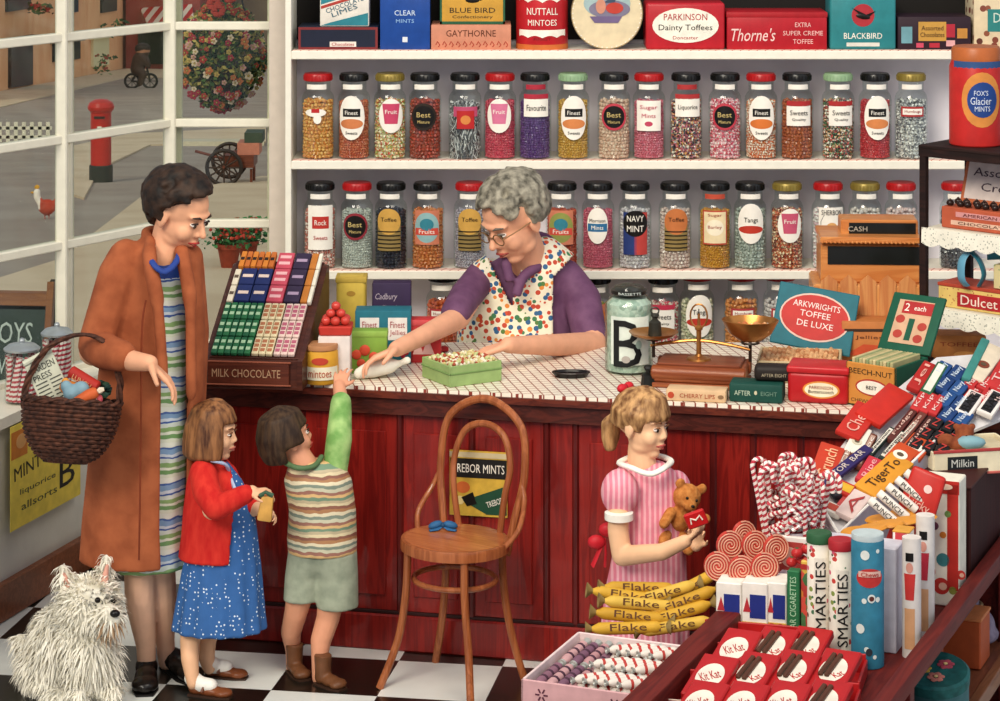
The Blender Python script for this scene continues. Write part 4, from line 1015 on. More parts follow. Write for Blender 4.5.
# ============================================================= sweet jars on the wall shelves
def jar_meshes():
    g = MB(); r = .0655
    prof = [(.05, .001), (r-.004, .004), (r, .012), (r, .238), (r-.003, .252), (.056, .264), (.050, .270), (.050, .312)]
    g.lathe([(0, .001)]+prof+[(.0, .3122)], (0, 0, 0), glass_mat(), 28)
    l = MB(); l.lathe([(.053, .311), (.057, .313), (.057, .336), (.053, .342), (.0, .343)], (0, 0, 0), WHITE, 24)
    for i in range(24): 
        a = i*math.pi/12; l.box((.0575*math.cos(a), .0575*math.sin(a), .325), (.003, .004, .018), WHITE, rot=(0, 0, a), bev=0)
    F = {}
    rd = random.Random(4)
    def shell(kind, r_, top, sz, j=.0):
        m = MB(); m.lathe([(.0, .006), (.052, .006), (.052, top-.012), (0, top-.008)], (0, 0, 0), WHITE, 20)
        z = .012
        while z < top:
            n = int(2*math.pi*r_/(sz*1.75)); off = rd.random()
            for k in range(n):
                a = (k+off)/n*2*math.pi; rr = r_-rd.random()*.004; p = (rr*math.cos(a), rr*math.sin(a), z+rd.uniform(-1, 1)*sz*.25)
                e = (rd.uniform(0, 3), rd.uniform(0, 3), rd.uniform(0, 3))
                if kind == 'balls': m.ball(p, sz*rd.uniform(.9, 1.05), WHITE, 1)
                elif kind == 'lumps': m.box(p, (sz*1.7, sz*1.5, sz*1.3), WHITE, rot=e, bev=sz*.35)
                elif kind == 'sticks': m.box(p, (sz*.55, sz*.55, sz*3.6), WHITE, rot=(rd.uniform(-.5, .5), rd.uniform(-.7, .7), a), bev=sz*.1)
                elif kind == 'drops': m.ball(p, (sz*1.1, sz*.8, sz*.75), WHITE, 1, rot=e)
            z += sz*1.55
        for i in range(int(40*(.008/sz)**2)+6):
            a = rd.uniform(0, 6.28); rr = rd.uniform(0, r_); m.ball((rr*math.cos(a), rr*math.sin(a), top+rd.uniform(-.3, .5)*sz), sz, WHITE, 1)
        return m.mesh('sweets')
    F['balls'] = shell('balls', .0555, .232, .0085); F['lumps'] = shell('lumps', .0555, .230, .0088); F['sticks'] = shell('sticks', .0555, .222, .0085); F['drops'] = shell('drops', .0560, .228, .0062)
    return g.mesh('jar_glass'), l.mesh('jar_lid'), F
JG, JL, JF = jar_meshes(); JR = .0655
LIDC = {'red': mat('a81a1c', rough=.3), 'black': mat('141312', rough=.25), 'gold': mat('8a7838', rough=.35, metal=.3), 'green': mat('8aa882', rough=.4), 'dark': mat('2a2018', rough=.3)}
PX = .00402
def label_mesh(kind, c, txt=None):
    """paper labels: name -> patches; sizes in photo pixels, 0 = middle, heights above the foot"""
    b = MB(); t = MB(); P = lambda s, x, z, w, h, m, o=.0008: b.patch(s, x*PX, z*PX, w*PX, h*PX, JR, m, o)
    def Tx(s, x, z, w, h, m): t.text(s, x*PX, z*PX, w*PX, h*PX, 0, m, wrap=JR+.0014)
    W, BK, OR, RD, PKK = mat('efe9dc', var=.04), BLACK, mat('d08040'), mat('b42424'), mat('c8506a')
    if kind == 'banner': P('oval', 0, 42, 28, 44, W); P('rect', 0, 47, 18, 8, BK, .0014); P('oval', 0, 36, 24, 10, mat(c), .0014); Tx(txt or 'Finest', 0, 47, 13, 4, W); Tx('Sweets', 0, 27, 12, 3, BK)
    elif kind == 'trap': P('oval', 0, 44, 26, 34, W); P('trap', 0, 46, 18, 20, mat(c), .0014); Tx(txt or 'Fruit', 0, 48, 12, 4, W)
    elif kind == 'round': P('oval', 0, 43, 27, 27, mat(c)); P('oval', 0, 43, 22, 22, BK, .0014); Tx(txt or 'Best', 0, 45, 14, 5, mat('c8b070')); Tx('Mixture', 0, 38, 12, 3, mat('c8b070'))
    elif kind == 'box': P('rect', 0, 44, 26, 20, W); P('rect', 0, 56, 26, 5, mat(c)); Tx(txt or 'Sweets', 0, 47, 18, 5, BK); Tx('Quality', 0, 40, 14, 3, BK)
    elif kind == 'plain': P('rect', 0, 44, 26, 30, W); Tx(txt or 'Sugar', 0, 52, 18, 5, mat(c)); Tx('Mints', 0, 44, 14, 4, mat(c)); P('oval', 0, 36, 8, 5, mat(c), .0014)
    elif kind == 'square': P('rect', 0, 42, 27, 44, W); P('rect', 0, 47, 17, 12, mat(c), .0014); Tx(txt or 'Rock', 0, 47, 12, 5, W); Tx('Sweets', 0, 32, 14, 4, RD)
    elif kind == 'flag': P('oval', 0, 47, 22, 8, W); P('rect', 0, 49, 8, 4, mat(c), .0014); P('oval', 2, 41, 8, 10, W)
    elif kind == 'arch': P('rect', 0, 33, 25, 28, mat('8a7442')); P('oval', 0, 48, 25, 26, mat(c), .0012); Tx(txt or 'Toffee', 0, 50, 16, 4, BK); [P('rect', 0, 22+4*i, 24, 1.2, BK, .002) for i in range(5)]
    elif kind == 'band': P('rect', 0, 52, 27, 18, W); P('rect', 0, 63, 27, 5, mat(c)); Tx(txt or 'Favourite', 0, 52, 20, 6, BK)
    elif kind == 'wrap': P('rect', 0, 48, 26, 10, mat(c)); P('rect', 0, 40, 18, 18, RD, .0014); P('oval', 0, 40, 10, 9, OR, .002)
    elif kind == 'halves': P('rect', -6, 36, 14, 42, mat('24366e')); P('rect', 6, 36, 14, 42, mat('b8403a')); P('oval', 0, 46, 26, 26, BK, .0014); Tx('NAVY', 0, 51, 17, 6, W); Tx('MINT', 0, 41, 17, 6, W)
    elif kind == 'rings': P('rect', 0, 42, 27, 34, mat('c8785a')); P('oval', 0, 42, 26, 30, mat(c), .0012); P('oval', 0, 45, 14, 12, mat('2f7a8a'), .0018); P('rect', 0, 38, 24, 7, mat('c84a3a'), .0018); Tx(txt or 'Fruits', 0, 38, 16, 4, W)
    elif kind == 'blue': P('oval', 0, 44, 22, 36, W); P('rect', 0, 42, 20, 8, mat('2c6a94'), .0014); Tx('Morrison', 0, 49, 16, 3.5, BK); Tx('Mints', 0, 42, 12, 4, W)
    elif kind == 'oval2': P('oval', 0, 46, 28, 40, W); P('oval', 0, 40, 26, 8, mat('b83424'), .0014); Tx(txt or 'Tangs', 0, 49, 14, 6, BK)
    elif kind == 'framed': P('rect', 0, 42, 26, 34, mat('b84a34')); P('rect', 0, 42, 23, 31, mat('e8d4a8'), .0013); P('oval', 0, 42, 18, 16, mat('f0e4c8'), .0019); Tx(txt or 'Barley', 0, 42, 14, 4, mat('9a2c20')); Tx('Sugar', 0, 54, 14, 3.5, mat('9a2c20'))
    elif kind == 'sher': P('rect', 0, 44, 27, 36, W); P('oval', 0, 40, 13, 14, mat('d8a060'), .0014); Tx('SHERBON', 0, 57, 21, 5, BK); b.tube([((JR+.001)*math.sin(x*PX/JR), -(JR+.001)*math.cos(x*PX/JR), z*PX) for x, z in ((-11, 30), (-11, 48), (-8, 54), (8, 54), (11, 48), (11, 30))], .0012, BK, 5)
    elif kind == 'small': P('rect', 0, 48, 24, 10, mat(c)); P('rect', 0, 48, 20, 6, W, .0014); Tx(txt or 'Humbugs', 0, 48, 16, 3.5, mat('9a2020'))
    n = MB(); n.patch('rect', 0, .290, 22*PX, .020, .0502, W if kind not in ('band', 'framed') else mat(c)); 
    return b, t, n
def jar(px, Y, z, lid, fill, cols, lab, label, group, txt=None, full=1.0, sc=1.0):
    c, kind = lab
    o = thing('sweet_jar', label, 'jar', (((px-500)*Y/FPX), Y, z+.0008), random.uniform(-.12, .12)-math.atan2((px-500), FPX)*0, group); o.scale = (sc, sc, sc)
    link('glass', JG, o); link('lid', JL, o, [LIDC[lid]]*len(JL.materials))
    s_ = link('sweets', JF[fill], o, [island(*cols)]*len(JF[fill].materials)); s_.scale = (1, 1, full); s_['kind'] = 'stuff'
    b, t, n = label_mesh(kind, c, txt); p = b.build('paper_label', o); t.build('lettering', p); n.build('neck_label', o)
    return o
G1_ = 'glass sweet jars on the upper jar shelf'; G2_ = 'glass sweet jars on the lower jar shelf'; G3_ = 'glass sweet jars on the lowest shelf behind the counter'
ROWA = [
 (318, 'red', 'lumps', ('c87a34', 'd89a4c', 'e0b060'), ('b42424', 'flag'), 'red-lidded jar of amber sweets with a tiny flag label, next to the window end'),
 (354, 'black', 'drops', ('b04a30', 'c0603c', 'd08058'), ('c87848', 'banner'), 'black-lidded jar of russet sweets with a white oval banner label'),
 (390, 'gold', 'lumps', ('e8dcc0', '98a04a', 'c8482c', 'dfe0b0', 'd8a060'), ('c04060', 'trap'), 'gold-lidded jar of green, cream and red mixed sweets'),
 (425, 'black', 'lumps', ('84382a', '9c4632', 'b8402c'), ('2a2018', 'round'), 'black-lidded jar of brick-brown sweets with a round black label'),
 (465, 'black', 'sticks', ('2a2a2c', 'b8b8b8', '5a5c60', 'd8d8d4'), ('b84a6a', 'wrap'), 'black-lidded jar of grey and black striped stick sweets'),
 (500, 'red', 'drops', ('c83c54', 'd86070', 'b82c44'), ('d07090', 'trap'), 'red-lidded jar of crimson sweets with a pink tapered label'),
 (535, 'black', 'drops', ('4c2c68', '5f3c7c', '6d4c88'), ('a82a3a', 'band'), 'black-lidded jar of purple sweets with a red and white band'),
 (573, 'green', 'drops', ('b8842c', 'c89a3c', 'd8ac54'), ('d08048', 'banner'), 'pale-green-lidded jar of golden sweets'),
 (614, 'black', 'lumps', ('d8b49c', 'e0c8b0', 'c89c84'), ('b83a48', 'round'), 'black-lidded jar of cream-pink sweets with a red-rimmed round label'),
 (649, 'red', 'drops', ('c4566a', 'd06c7c', 'd88898'), ('b8405a', 'plain'), 'red-lidded jar of rose-pink sweets with a plain white label'),
 (686, 'black', 'lumps', ('1c1a1a', 'e8e0cc', 'd09048', 'c86878', '4a4a54'), ('a83030', 'band', ), 'black-lidded jar of black, cream and orange liquorice pieces'),
 (725, 'black', 'balls', ('c83c58', 'f0dcd8', 'e8b8c0', 'd8606c'), ('b83a48', 'round'), 'black-lidded jar of pink and white balls with a round label'),
 (761, 'red', 'drops', ('d8783c', 'e8d8c0', 'c8602c', 'f0e8d8'), ('d07030', 'banner'), 'red-lidded jar of small orange and white sweets'),
 (797, 'black', 'lumps', ('a8542c', 'b8683c', '94442a'), ('a82a2a', 'box'), 'black-lidded jar of copper-brown sweets with a boxed white label'),
 (838, 'green', 'balls', ('b83030', '3c6a3c', 'e8e0d0', '2c2c28', 'd8a878'), ('a82a2a', 'box'), 'pale-green-lidded jar of red, green and white mixed balls'),
 (875, 'black', 'drops', ('c03038', 'd04c50', 'b02430'), ('d08048', 'banner'), 'black-lidded jar of scarlet sweets with a white oval banner label'),
 (911, 'gold', 'lumps', ('c8c8c4', '5c5c60', 'e8e6e0', '8c8c90'), ('a83030', 'small'), 'gold-lidded jar of silver-grey and white mint sweets'),
]
for px, lid, fill, cols, lab, lb in ROWA: jar(px, 10.44, ZA, lid, fill, cols, lab, lb, G1_, 'Liquorice' if px == 686 else None)
ROWB = [
 (320, 'black', 'lumps', ('b86050', 'e8dcd0', 'c87868'), ('b83028', 'square'), 'black-lidded jar with a tall white label and red square, nearest the window'),
 (357, 'red', 'drops', ('b8bcb4', 'd0d2c8', 'a0a49c'), ('8a2a34', 'round'), 'red-lidded jar of pale grey sweets with a dark red round label'),
 (391, 'black', 'balls', ('1c1c24', '2c2c38', '383844'), ('c89a48', 'arch'), 'black-lidded jar of black sweets with an ochre arched label'),
 (428, 'black', 'lumps', ('b8602c', 'c8743c', 'd0884c'), ('8ab0b0', 'rings'), 'black-lidded jar of orange sweets with a blue and red label'),
 (470, 'red', 'drops', ('a8a0ac', 'c8c0c8', '88808c'), ('c89a48', 'arch'), 'red-lidded jar with an ochre arched label behind the shopkeeper'),
 (562, 'black', 'drops', ('b8482c', 'c85834', 'a83c24'), ('8a9048', 'rings'), 'black-lidded jar of deep orange sweets with a green ringed label'),
 (598, 'black', 'drops', ('c8566c', 'd8788a', 'b84860'), ('2c6a94', 'blue'), 'black-lidded jar of pink sweets with a white oval and blue bar'),
 (635, 'black', 'lumps', ('c8c0c4', 'dcd6d4', 'b0a8ac'), ('24366e', 'halves'), 'black-lidded jar with a blue and red label and black disc'),
 (675, 'black', 'lumps', ('d0b8ac', 'c0a49c', 'e0d0c4'), ('c0703c', 'arch'), 'black-lidded jar of pinkish sweets with a burnt-orange arched label'),
 (715, 'black', 'drops', ('c88a2c', 'd8a03c', 'b87824'), ('b84a34', 'framed'), 'black-lidded jar of yellow-orange sweets with a red-framed label'),
 (750, 'black', 'lumps', ('a0a89c', 'c0c6bc', '848c84'), ('b83424', 'oval2'), 'black-lidded jar of grey-green sweets with a red-striped oval label'),
 (787, 'gold', 'balls', ('a83c24', 'e8d0a8', 'c8683c', '6a2c1c'), ('c0506a', 'trap'), 'gold-lidded jar of red, brown and cream sweets'),
 (828, 'red', 'lumps', ('e0dcd8', 'd8b0b8', 'f0ece8'), ('d8a060', 'sher'), 'red-lidded jar of white sweets with a black-lettered orange-dotted label'),
 (865, 'gold', 'lumps', ('dcd4cc', 'c8bcb4'), ('a83a3a', 'small'), 'gold-lidded jar half hidden behind the cash register'),
 (901, 'red', 'lumps', ('e0d0cc', 'd0b4b0'), ('a83a3a', 'small'), 'red-lidded jar half hidden behind the register and the dark post'),
 (956, 'red', 'lumps', ('4c4a50', '6a686c'), ('a83a3a', 'small'), 'red-lidded jar seen through the lace-edged display rack'),
]
for px, lid, fill, cols, lab, lb in ROWB: jar(px, 10.44, ZB, lid, fill, cols, lab, lb, G2_)
for px, lid, fill, cols, lab, lb, z_, sc in (
 (443, 'black', 'lumps', ('c0542c', 'd06c3c', 'b84828'), ('a83a3a', 'small'), 'short jar of orange sweets beside the shopkeeper\'s arm', ZC, 1.05),
 (596, 'black', 'lumps', ('c85a38', '8a9a4a', 'e0c080'), ('c8702c', 'rings'), 'small dark-lidded jar behind the big lettered jar', ZC, 1.02),
 (663, 'black', 'lumps', ('e0d8c8', 'c84858'), ('b83048', 'box'), 'black-lidded jar with a red and white label behind the scales', ZC, 1.02),
 (697, 'red', 'lumps', ('c8c0a0', '98a080', 'e0d8c0'), ('a82a2a', 'oval2'), 'red-lidded jar behind the brass column of the scales', ZC, 1.06),
 (741, 'red', 'lumps', ('c8783c', 'd89050'), ('a83a3a', 'small'), 'red-lidded jar behind the brass scale bowl', ZC, 1.06),
 (780, 'red', 'lumps', ('d8d0cc', 'c0b8b8'), ('a83a3a', 'small'), 'red-lidded jar mostly hidden by the open toffee lid', ZC, 1.06)):
    jar(px, 10.46, z_, lid, fill, cols, lab, lb, G3_, sc=sc)

# ------------------------------------------------------------- tins on the topmost shelf
GT = 'tins and boxes on the topmost shelf'
def carton(name, label, cat, x0, x1, y0, Y, z, dep, m, bev=.004, rz=0, group=None, rot=None, lid=None, seg=2):
    """box whose front shows between columns x0 and x1 with its top at row y0, standing at height z; returns thing, width, height"""
    w = (x1-x0)*Y/FPX; h = HC-(y0-HY)*Y/FPX-z; c = (x0+x1)/2
    o = thing(name, label, cat, ((c-500)*Y/FPX, Y, z+.0006), rz, group)
    b = MB(); b.box((0, dep/2, h/2), (w, dep, h), m, bev=bev, seg=seg); b.build('body', o)
    if lid:
        b = MB(); b.box((0, dep/2, h-.012), (w+.005, dep+.005, .022), lid, bev=.004, seg=2); b.build('lid', o)
    return o, w, h
YT = 10.40; TZ = ZT
o, w, h = carton('chocolate_box', 'flat dark blue box with a red border, first on the topmost shelf', 'box', 298, 378, 27, YT, TZ, .2, mat('1c2436'), group=GT)
b = MB(); b.rect(0, h/2, w*.99, h*.97, 0, mat('7a2a2a')); b.rect(0, h/2, w*.93, h*.75, -.0012, mat('161c30')); b.rect(.02, h*.25, w*.33, h*.22, -.0024, mat('e8ddd0')); b.build('front_panel', o)
b = MB(); b.text('Chocolates', .02, h*.25, w*.28, h*.14, -.004, mat('a83030')); b.build('lettering', o)
o, w, h = carton('sweet_tin', 'teal and white striped tin standing on the flat dark blue box', 'tin', 320, 369, -22, YT+.02, TZ+(50-27)*YT/FPX, .12, mat('e4ddd0'), group=GT)
b = MB(); b.prism([(-w*.48, h*.45), (w*.48, h*.75), (w*.48, h*.98), (-w*.48, h*.98)], -.001, 0, mat('2a7c88')); b.prism([(-w*.48, h*.02), (w*.48, h*.02), (w*.48, h*.28), (-w*.3, h*.08)], -.001, 0, mat('2a7c88')); b.prism([(-w*.48, h*.36), (w*.48, h*.66), (w*.48, h*.72), (-w*.48, h*.42)], -.0015, 0, mat('a83a30')); b.build('front_panel', o)
b = MB(); b.text('CHOCOLATE', 0, h*.45, w*.8, h*.10, -.001, mat('3a6070'), rot=R(20)); b.text('LIMES', .0, h*.33, w*.55, h*.10, -.001, mat('3a6070'), rot=R(20)); b.build('lettering', o)
o, w, h = carton('sweet_tin', 'tall royal blue tin with pale lettering on the topmost shelf', 'tin', 380, 430, -24, YT, TZ, .16, mat('1e4690', rough=.35), group=GT, lid=mat('1a3c7c'))
b = MB(); b.text('CLEAR', 0, h*.50, w*.42, h*.07, 0, mat('c8d8e8')); b.text('MINTS', 0, h*.39, w*.36, h*.05, 0, mat('8ab0d8')); b.rect(0, h*.14, w*.10, h*.07, 0, mat('d8dce0')); b.build('lettering', o)
b = MB(); b.oval(0, h*.78, w*.5, h*.2, 0, mat('2c5ca8')); b.build('emblem', o)
o, w, h = carton('toffee_box', 'salmon-pink flat box with red scrollwork under the yellow tin', 'box', 431, 511, 25, YT, TZ, .2, mat('c88468'), group=GT)
b = MB(); b.text('GAYTHORNE', .0, h*.66, w*.62, h*.26, 0, mat('5a2a18')); b.build('lettering', o)
b = MB()
for i in range(11): b.tube([(w*(-.44+i*.085), -.001, h*.2), (w*(-.42+i*.085), -.001, h*.34), (w*(-.39+i*.085), -.001, h*.2), (w*(-.41+i*.085), -.001, h*.12)], .0018, mat('a83020'), 5)
b.build('scrollwork', o)
o, w, h = carton('sweet_tin', 'mustard-yellow tin with a green rim on top of the salmon-pink box', 'tin', 440, 505, -22, YT+.02, TZ+(50-25)*YT/FPX+.001, .14, mat('c8963a'), group=GT)
b = MB(); b.text('BLUE BIRD', 0, h*.30, w*.70, h*.11, 0, mat('1c1a18')); b.text('Confectionery', 0, h*.15, w*.62, h*.08, 0, mat('2a2620')); b.build('lettering', o)
b = MB(); b.ball((0, 0, h*.52), (.03, .004, .012), BLACK, 2); b.prism([(-.01, h*.52), (.02, h*.62), (.012, h*.51)], -.003, 0, BLACK); b.ball((.032, 0, h*.55), (.010, .004, .009), BLACK, 1); b.build('bird_emblem', o)
b = MB(); b.rect(0, h*.03, w*1.0, h*.06, 0, mat('24563a')); b.rect(-w*.485, h*.5, w*.03, h, 0, mat('24563a')); b.rect(w*.485, h*.5, w*.03, h, 0, mat('24563a')); b.build('green_rim', o)
# round-cornered tall tin
o = thing('sweet_tin', 'tall round red and white tin beside the mustard-yellow tin', 'tin', ((542-500)*10.48/FPX, 10.48, TZ+.0006), 0, GT); r_ = 26*10.45/FPX
b = MB(); b.lathe([(r_-.002, 0), (r_, .003), (r_, .27), (r_-.002, .273)], (0, 0, 0), mat('b82028', rough=.35), 32); b.lathe([(r_+.0008, .0), (r_+.0008, .022)], (0, 0, 0), mat('c86a30'), 32); b.build('body', o)
for z0, a_ in ((.19, .012), (.075, .009)):
    b = MB()
    pts = [(x/12*.09-.045*2+.0, z0) for x in range(0)]
    n = 40; vs = []; 
    for i in range(n+1):
        x = -.11+.22*i/n; zz = z0+a_*abs(math.sin(x*52)); vs += [((r_+.0012)*math.sin(x/r_), -(r_+.0012)*math.cos(x/r_), zz-.026 if z0 < .1 else zz), ((r_+.0012)*math.sin(x/r_), -(r_+.0012)*math.cos(x/r_), z0+.006 if z0 < .1 else z0+.045)]
    b.put(vs, [(2*i, 2*i+2, 2*i+3, 2*i+1) for i in range(n)], WHITE)
    b.build('white_band', o)
b = MB(); b.text('NUTTALL', 0, .155, .13, .028, 0, WHITE, wrap=r_); b.text('MINTOES', 0, .110, .12, .024, 0, WHITE, wrap=r_); b.text('FINEST', 0, .045, .07, .012, 0, mat('8a2020'), wrap=r_+.001); b.build('lettering', o)
# round picture tin on edge
o = thing('round_tin', 'round cream tin with a beaded rim and a boating picture, standing on edge', 'tin', ((607-500)*10.42/FPX, 10.42, TZ+.0006), 0, GT); rr = 36*10.42/FPX
b = MB(); b.lathe([(rr, 0), (rr, .05)], (0, .0, rr), mat('8a7a58'), 40, rot=(R(-90), 0, 0)); b.lathe([(0, 0), (rr*.97, 0), (rr, .004)], (0, -.001, rr), mat('d8c8a4'), 40, rot=(R(-90), 0, 0)); b.build('body', o)
b = MB()
for i in range(44):
    a = i*math.pi/22; b.ball((rr*.95*math.cos(a), -.001, rr+rr*.95*math.sin(a)), .0036, WHITE, 1)
b.build('beaded_rim', o)
b = MB(); b.oval(0, rr*1.28, rr*1.3, rr*.8, -.001, mat('9ab0b0'), th=.0015); b.oval(.01, rr*1.12, rr*1.15, rr*.5, -.0022, mat('7a7488'), th=.001); b.prism([(-.07, rr*.92), (.06, rr*.92), (.045, rr*.74), (-.05, rr*.74)], -.0045, -.003, mat('6c5c80'))
b.oval(.03, rr*1.15, .07, .045, -.0045, mat('b83c30'), th=.001); b.oval(-.025, rr*1.2, .04, .06, -.0045, mat('c88870'), th=.001); b.prism([(-.01, rr*1.3), (.05, rr*1.75), (.03, rr*1.3)], -.005, -.003, mat('3a4c60')); b.build('picture', o)
o, w, h = carton('toffee_tin', 'wide red tin with a large white oval label', 'tin', 646, 725, 3, YT, TZ, .2, mat('b0202a', rough=.35), bev=.012, group=GT, seg=3)
b = MB(); b.oval(0, h*.52, w*.84, h*.74, -.0, mat('e8e4d4'), th=.002); b.build('oval_label', o)
b = MB(); b.text('PARKINSON', 0, h*.70, w*.55, h*.14, -.002, mat('a82830')); b.text('Dainty Toffees', 0, h*.46, w*.68, h*.16, -.002, mat('2a2420')); b.text('Doncaster', 0, h*.26, w*.32, h*.07, -.002, mat('a82830')); b.build('lettering', o)
o, w, h = carton('toffee_tin', 'long low red tin with white script beside the oval-labelled tin', 'tin', 727, 827, 12, YT, TZ, .2, mat('ac1e28', rough=.35), group=GT, lid=mat('a41a22'))
b = MB(); b.text("Thorne's", -w*.24, h*.40, w*.45, h*.34, 0, mat('e8c8c0'), slant=.2); b.text('EXTRA', w*.26, h*.66, w*.16, h*.12, 0, mat('e8b8b0')); b.text('SUPER CREME', w*.26, h*.44, w*.40, h*.12, 0, mat('e8b8b0')); b.text('TOFFEE', w*.26, h*.22, w*.2, h*.12, 0, mat('e8b8b0')); b.build('lettering', o)
o, w, h = carton('sweet_tin', 'teal tin with a black bird on a red disc, on the topmost shelf', 'tin', 830, 896, -4, YT, TZ, .16, mat('2c7c80', rough=.4), bev=.01, group=GT, seg=3)
b = MB(); b.oval(w*.0, h*.64, h*.42, h*.42, 0, mat('a82c34')); b.build('red_disc', o)
b = MB(); b.ball((0, -.003, h*.62), (.03, .004, .011), BLACK, 2, rot=(0, R(10), 0)); b.prism([(-.005, h*.62), (-.045, h*.78), (.01, h*.66)], -.004, -.001, BLACK); b.prism([(.0, h*.63), (.05, h*.72), (.015, h*.58)], -.004, -.001, BLACK); b.build('bird_emblem', o)
b = MB(); b.text('BLACKBIRD', 0, h*.26, w*.58, h*.11, 0, WHITE); b.rect(0, h*.10, w*.5, h*.07, 0, mat('d8d4c8')); b.build('lettering', o)
o, w, h = carton('chocolate_box', 'dark plum box with small coloured squares, last on the topmost shelf', 'box', 898, 971, 17, YT, TZ, .2, mat('2c1a24'), group=GT)
b = MB(); b.rect(-w*.03, h*.56, w*.38, h*.58, 0, mat('c09040')); b.build('gold_panel', o)
for cx, cz, ww, hh_, cc in ((-.38, .45, .15, .5, '6a98a0'), (.22, .58, .12, .4, 'b02838'), (.38, .5, .14, .3, 'c0843a'), (-.2, .14, .10, .14, 'c84860'), (0, .14, .14, .14, 'b02838'), (.22, .2, .12, .18, 'd8a0a0')):
    b = MB(); b.rect(w*cx, h*cz, w*ww, h*hh_, 0, mat(cc)); b.build('sweet_picture', o)
b = MB(); b.text('Assorted', -w*.03, h*.66, w*.3, h*.14, -.0015, mat('3a2010')); b.text('Chocolates', -w*.03, h*.46, w*.33, h*.14, -.0015, mat('3a2010')); b.build('lettering', o)
o, w, h = carton('biscuit_tin', 'cream tin spotted with brown sweets and a teal plaque, at the far end', 'tin', 974, 1052, -20, YT, TZ-.0, .2, spots('d8c4a0', ['5a2a1c', '7a3a28', '8a4a30'], 22, .3), group=GT)
b = MB(); b.rect(w*.05, h*.42, w*.75, h*.32, 0, mat('2c7c78')); b.build('plaque', o)
b = MB(); b.text('DAINTIES', w*.05, h*.46, w*.6, h*.14, -.0015, mat('c8d8c8')); b.build('lettering', o)
# ============================================================= chair
Yc = 8.80
WB1 = wood('8a4a28', 'a8623a', 2, .3, 5, .5)
def bent(pts, r, n=8, closed=False, m=WB1, seg=10):
    b = MB(); b.tube(smooth_path(pts, n, closed), r, m, seg, closed=closed); return b
cs = onz(455, 538, .49)          # seat centre on the seat plane
ch = thing('bentwood_chair', 'round-seated bentwood cafe chair in front of the red counter', 'chair', (cs.x, cs.y, 0), R(-34)); ch.scale = (1, .92, 1.06)
b = MB(); sr = .188
b.lathe([(sr*.9, .425), (sr, .430), (sr, .455), (sr*.985, .462), (sr*.93, .463)], (0, 0, 0), WB1, 40); b.lathe([(0, .458), (sr*.9, .459), (sr*.93, .4635)], (0, 0, 0), wood('9c5630', 'b86e40', 0, .25, 4, .6), 40); b.build('seat', ch)
for a, (sx, sy) in zip(range(4), ((-1, -1), (1, -1), (-1, 1), (1, 1))):
    tx, ty = sx*.115, sy*.12; ex, ey = sx*.185, sy*(.19 if sy < 0 else .16)
    bent([(tx, ty, .44), (tx*1.04, ty*1.04, .30), (tx*1.2+sx*.005, ty*1.15, .15), (ex, ey, .0)], .0135).build('leg', ch)
bent([(.142*math.cos(a*math.pi/8), .142*math.sin(a*math.pi/8), .335) for a in range(16)], .009, 2, True).build('stretcher_ring', ch)
# back hoops: the outer one springs from the rear legs
bent([(-.125, .135, .40), (-.150, .15, .52), (-.172, .175, .65), (-.145, .195, .80), (0, .205, .868), (.145, .195, .80), (.172, .175, .65), (.150, .15, .52), (.125, .135, .40)], .0135).build('outer_back_hoop', ch)
bent([(-.085, .155, .46), (-.105, .155, .58), (-.115, .175, .67), (-.080, .19, .76), (0, .195, .79), (.080, .19, .76), (.115, .175, .67), (.105, .155, .58), (.085, .155, .46)], .0115).build('inner_back_hoop', ch)
for s_ in (-1, 1): bent([(s_*.172, .03, .445), (s_*.205, .08, .50), (s_*.19, .145, .57), (s_*.170, .165, .62)], .009).build('side_brace', ch)
RIB = mat('2c5f8c', rough=.6)
hr = thing('hair_ribbon', 'small blue ribbon bow lying on the chair seat', 'ribbon', onz(443, 529, .4925))
b = MB()
for s_ in (-1, 1):
    b.ball((s_*.026, 0, .014), (.026, .016, .013), RIB, 2, rot=(0, s_*.3, .2)); b.tube([(0, 0, .01), (s_*.02, -.02, .004), (s_*.045, -.03, .003)], [.005, .009, .008], RIB, 6, flat=.4)
b.build('bow', hr); b = MB(); b.ball((0, -.002, .014), (.010, .011, .010), mat('1c4468'), 2); b.build('knot', hr)

# ============================================================= goods on the counter
def con(px, py): return onz(px, py, CZ)
GC = 'goods on the counter'
# slanting chocolate display
D0 = con(203, 388); Dw, Dd = .335, .50
cd = thing('display_stand', 'dark wooden slanting stand of wrapped bars with a milk chocolate sign', 'display stand', (D0.x, D0.y, CZ+.0005), R(-7))
DW = wood('3a1a12', '4e261a')
b = MB(); b.box((Dw/2, .02, .05), (Dw, .03, .10), DW); b.box((Dw/2, Dd-.02, .16), (Dw, .02, .32), DW); b.box((Dw/2, Dd/2, .006), (Dw, Dd, .012), DW); b.build('carcass', cd)
for x in (.008, Dw+.006):
    T = Matrix.Translation((x, 0, 0)) @ Matrix.Rotation(R(90), 4, 'Z'); b = MB(); b.prism([(0, 0), (Dd, 0), (Dd, .345), (Dd-.03, .345), (.03, .105), (0, .10)], -.009, .009, DW, T); b.build('side_board', cd)
b = MB(); b.box((Dw*.48, -.002, .055), (Dw*.86, .012, .075), wood('4a2014', '5e2c1c')); b.box((Dw*.48, -.006, .095), (Dw*.9, .008, .006), mat('8a4a34')); b.box((Dw*.48, -.006, .016), (Dw*.9, .008, .006), mat('8a4a34')); b.build('sign_board', cd)
b = MB(); b.text('MILK CHOCOLATE', Dw*.46, .056, Dw*.72, .028, -.008, mat('b08a6a')); b.build('lettering', cd)
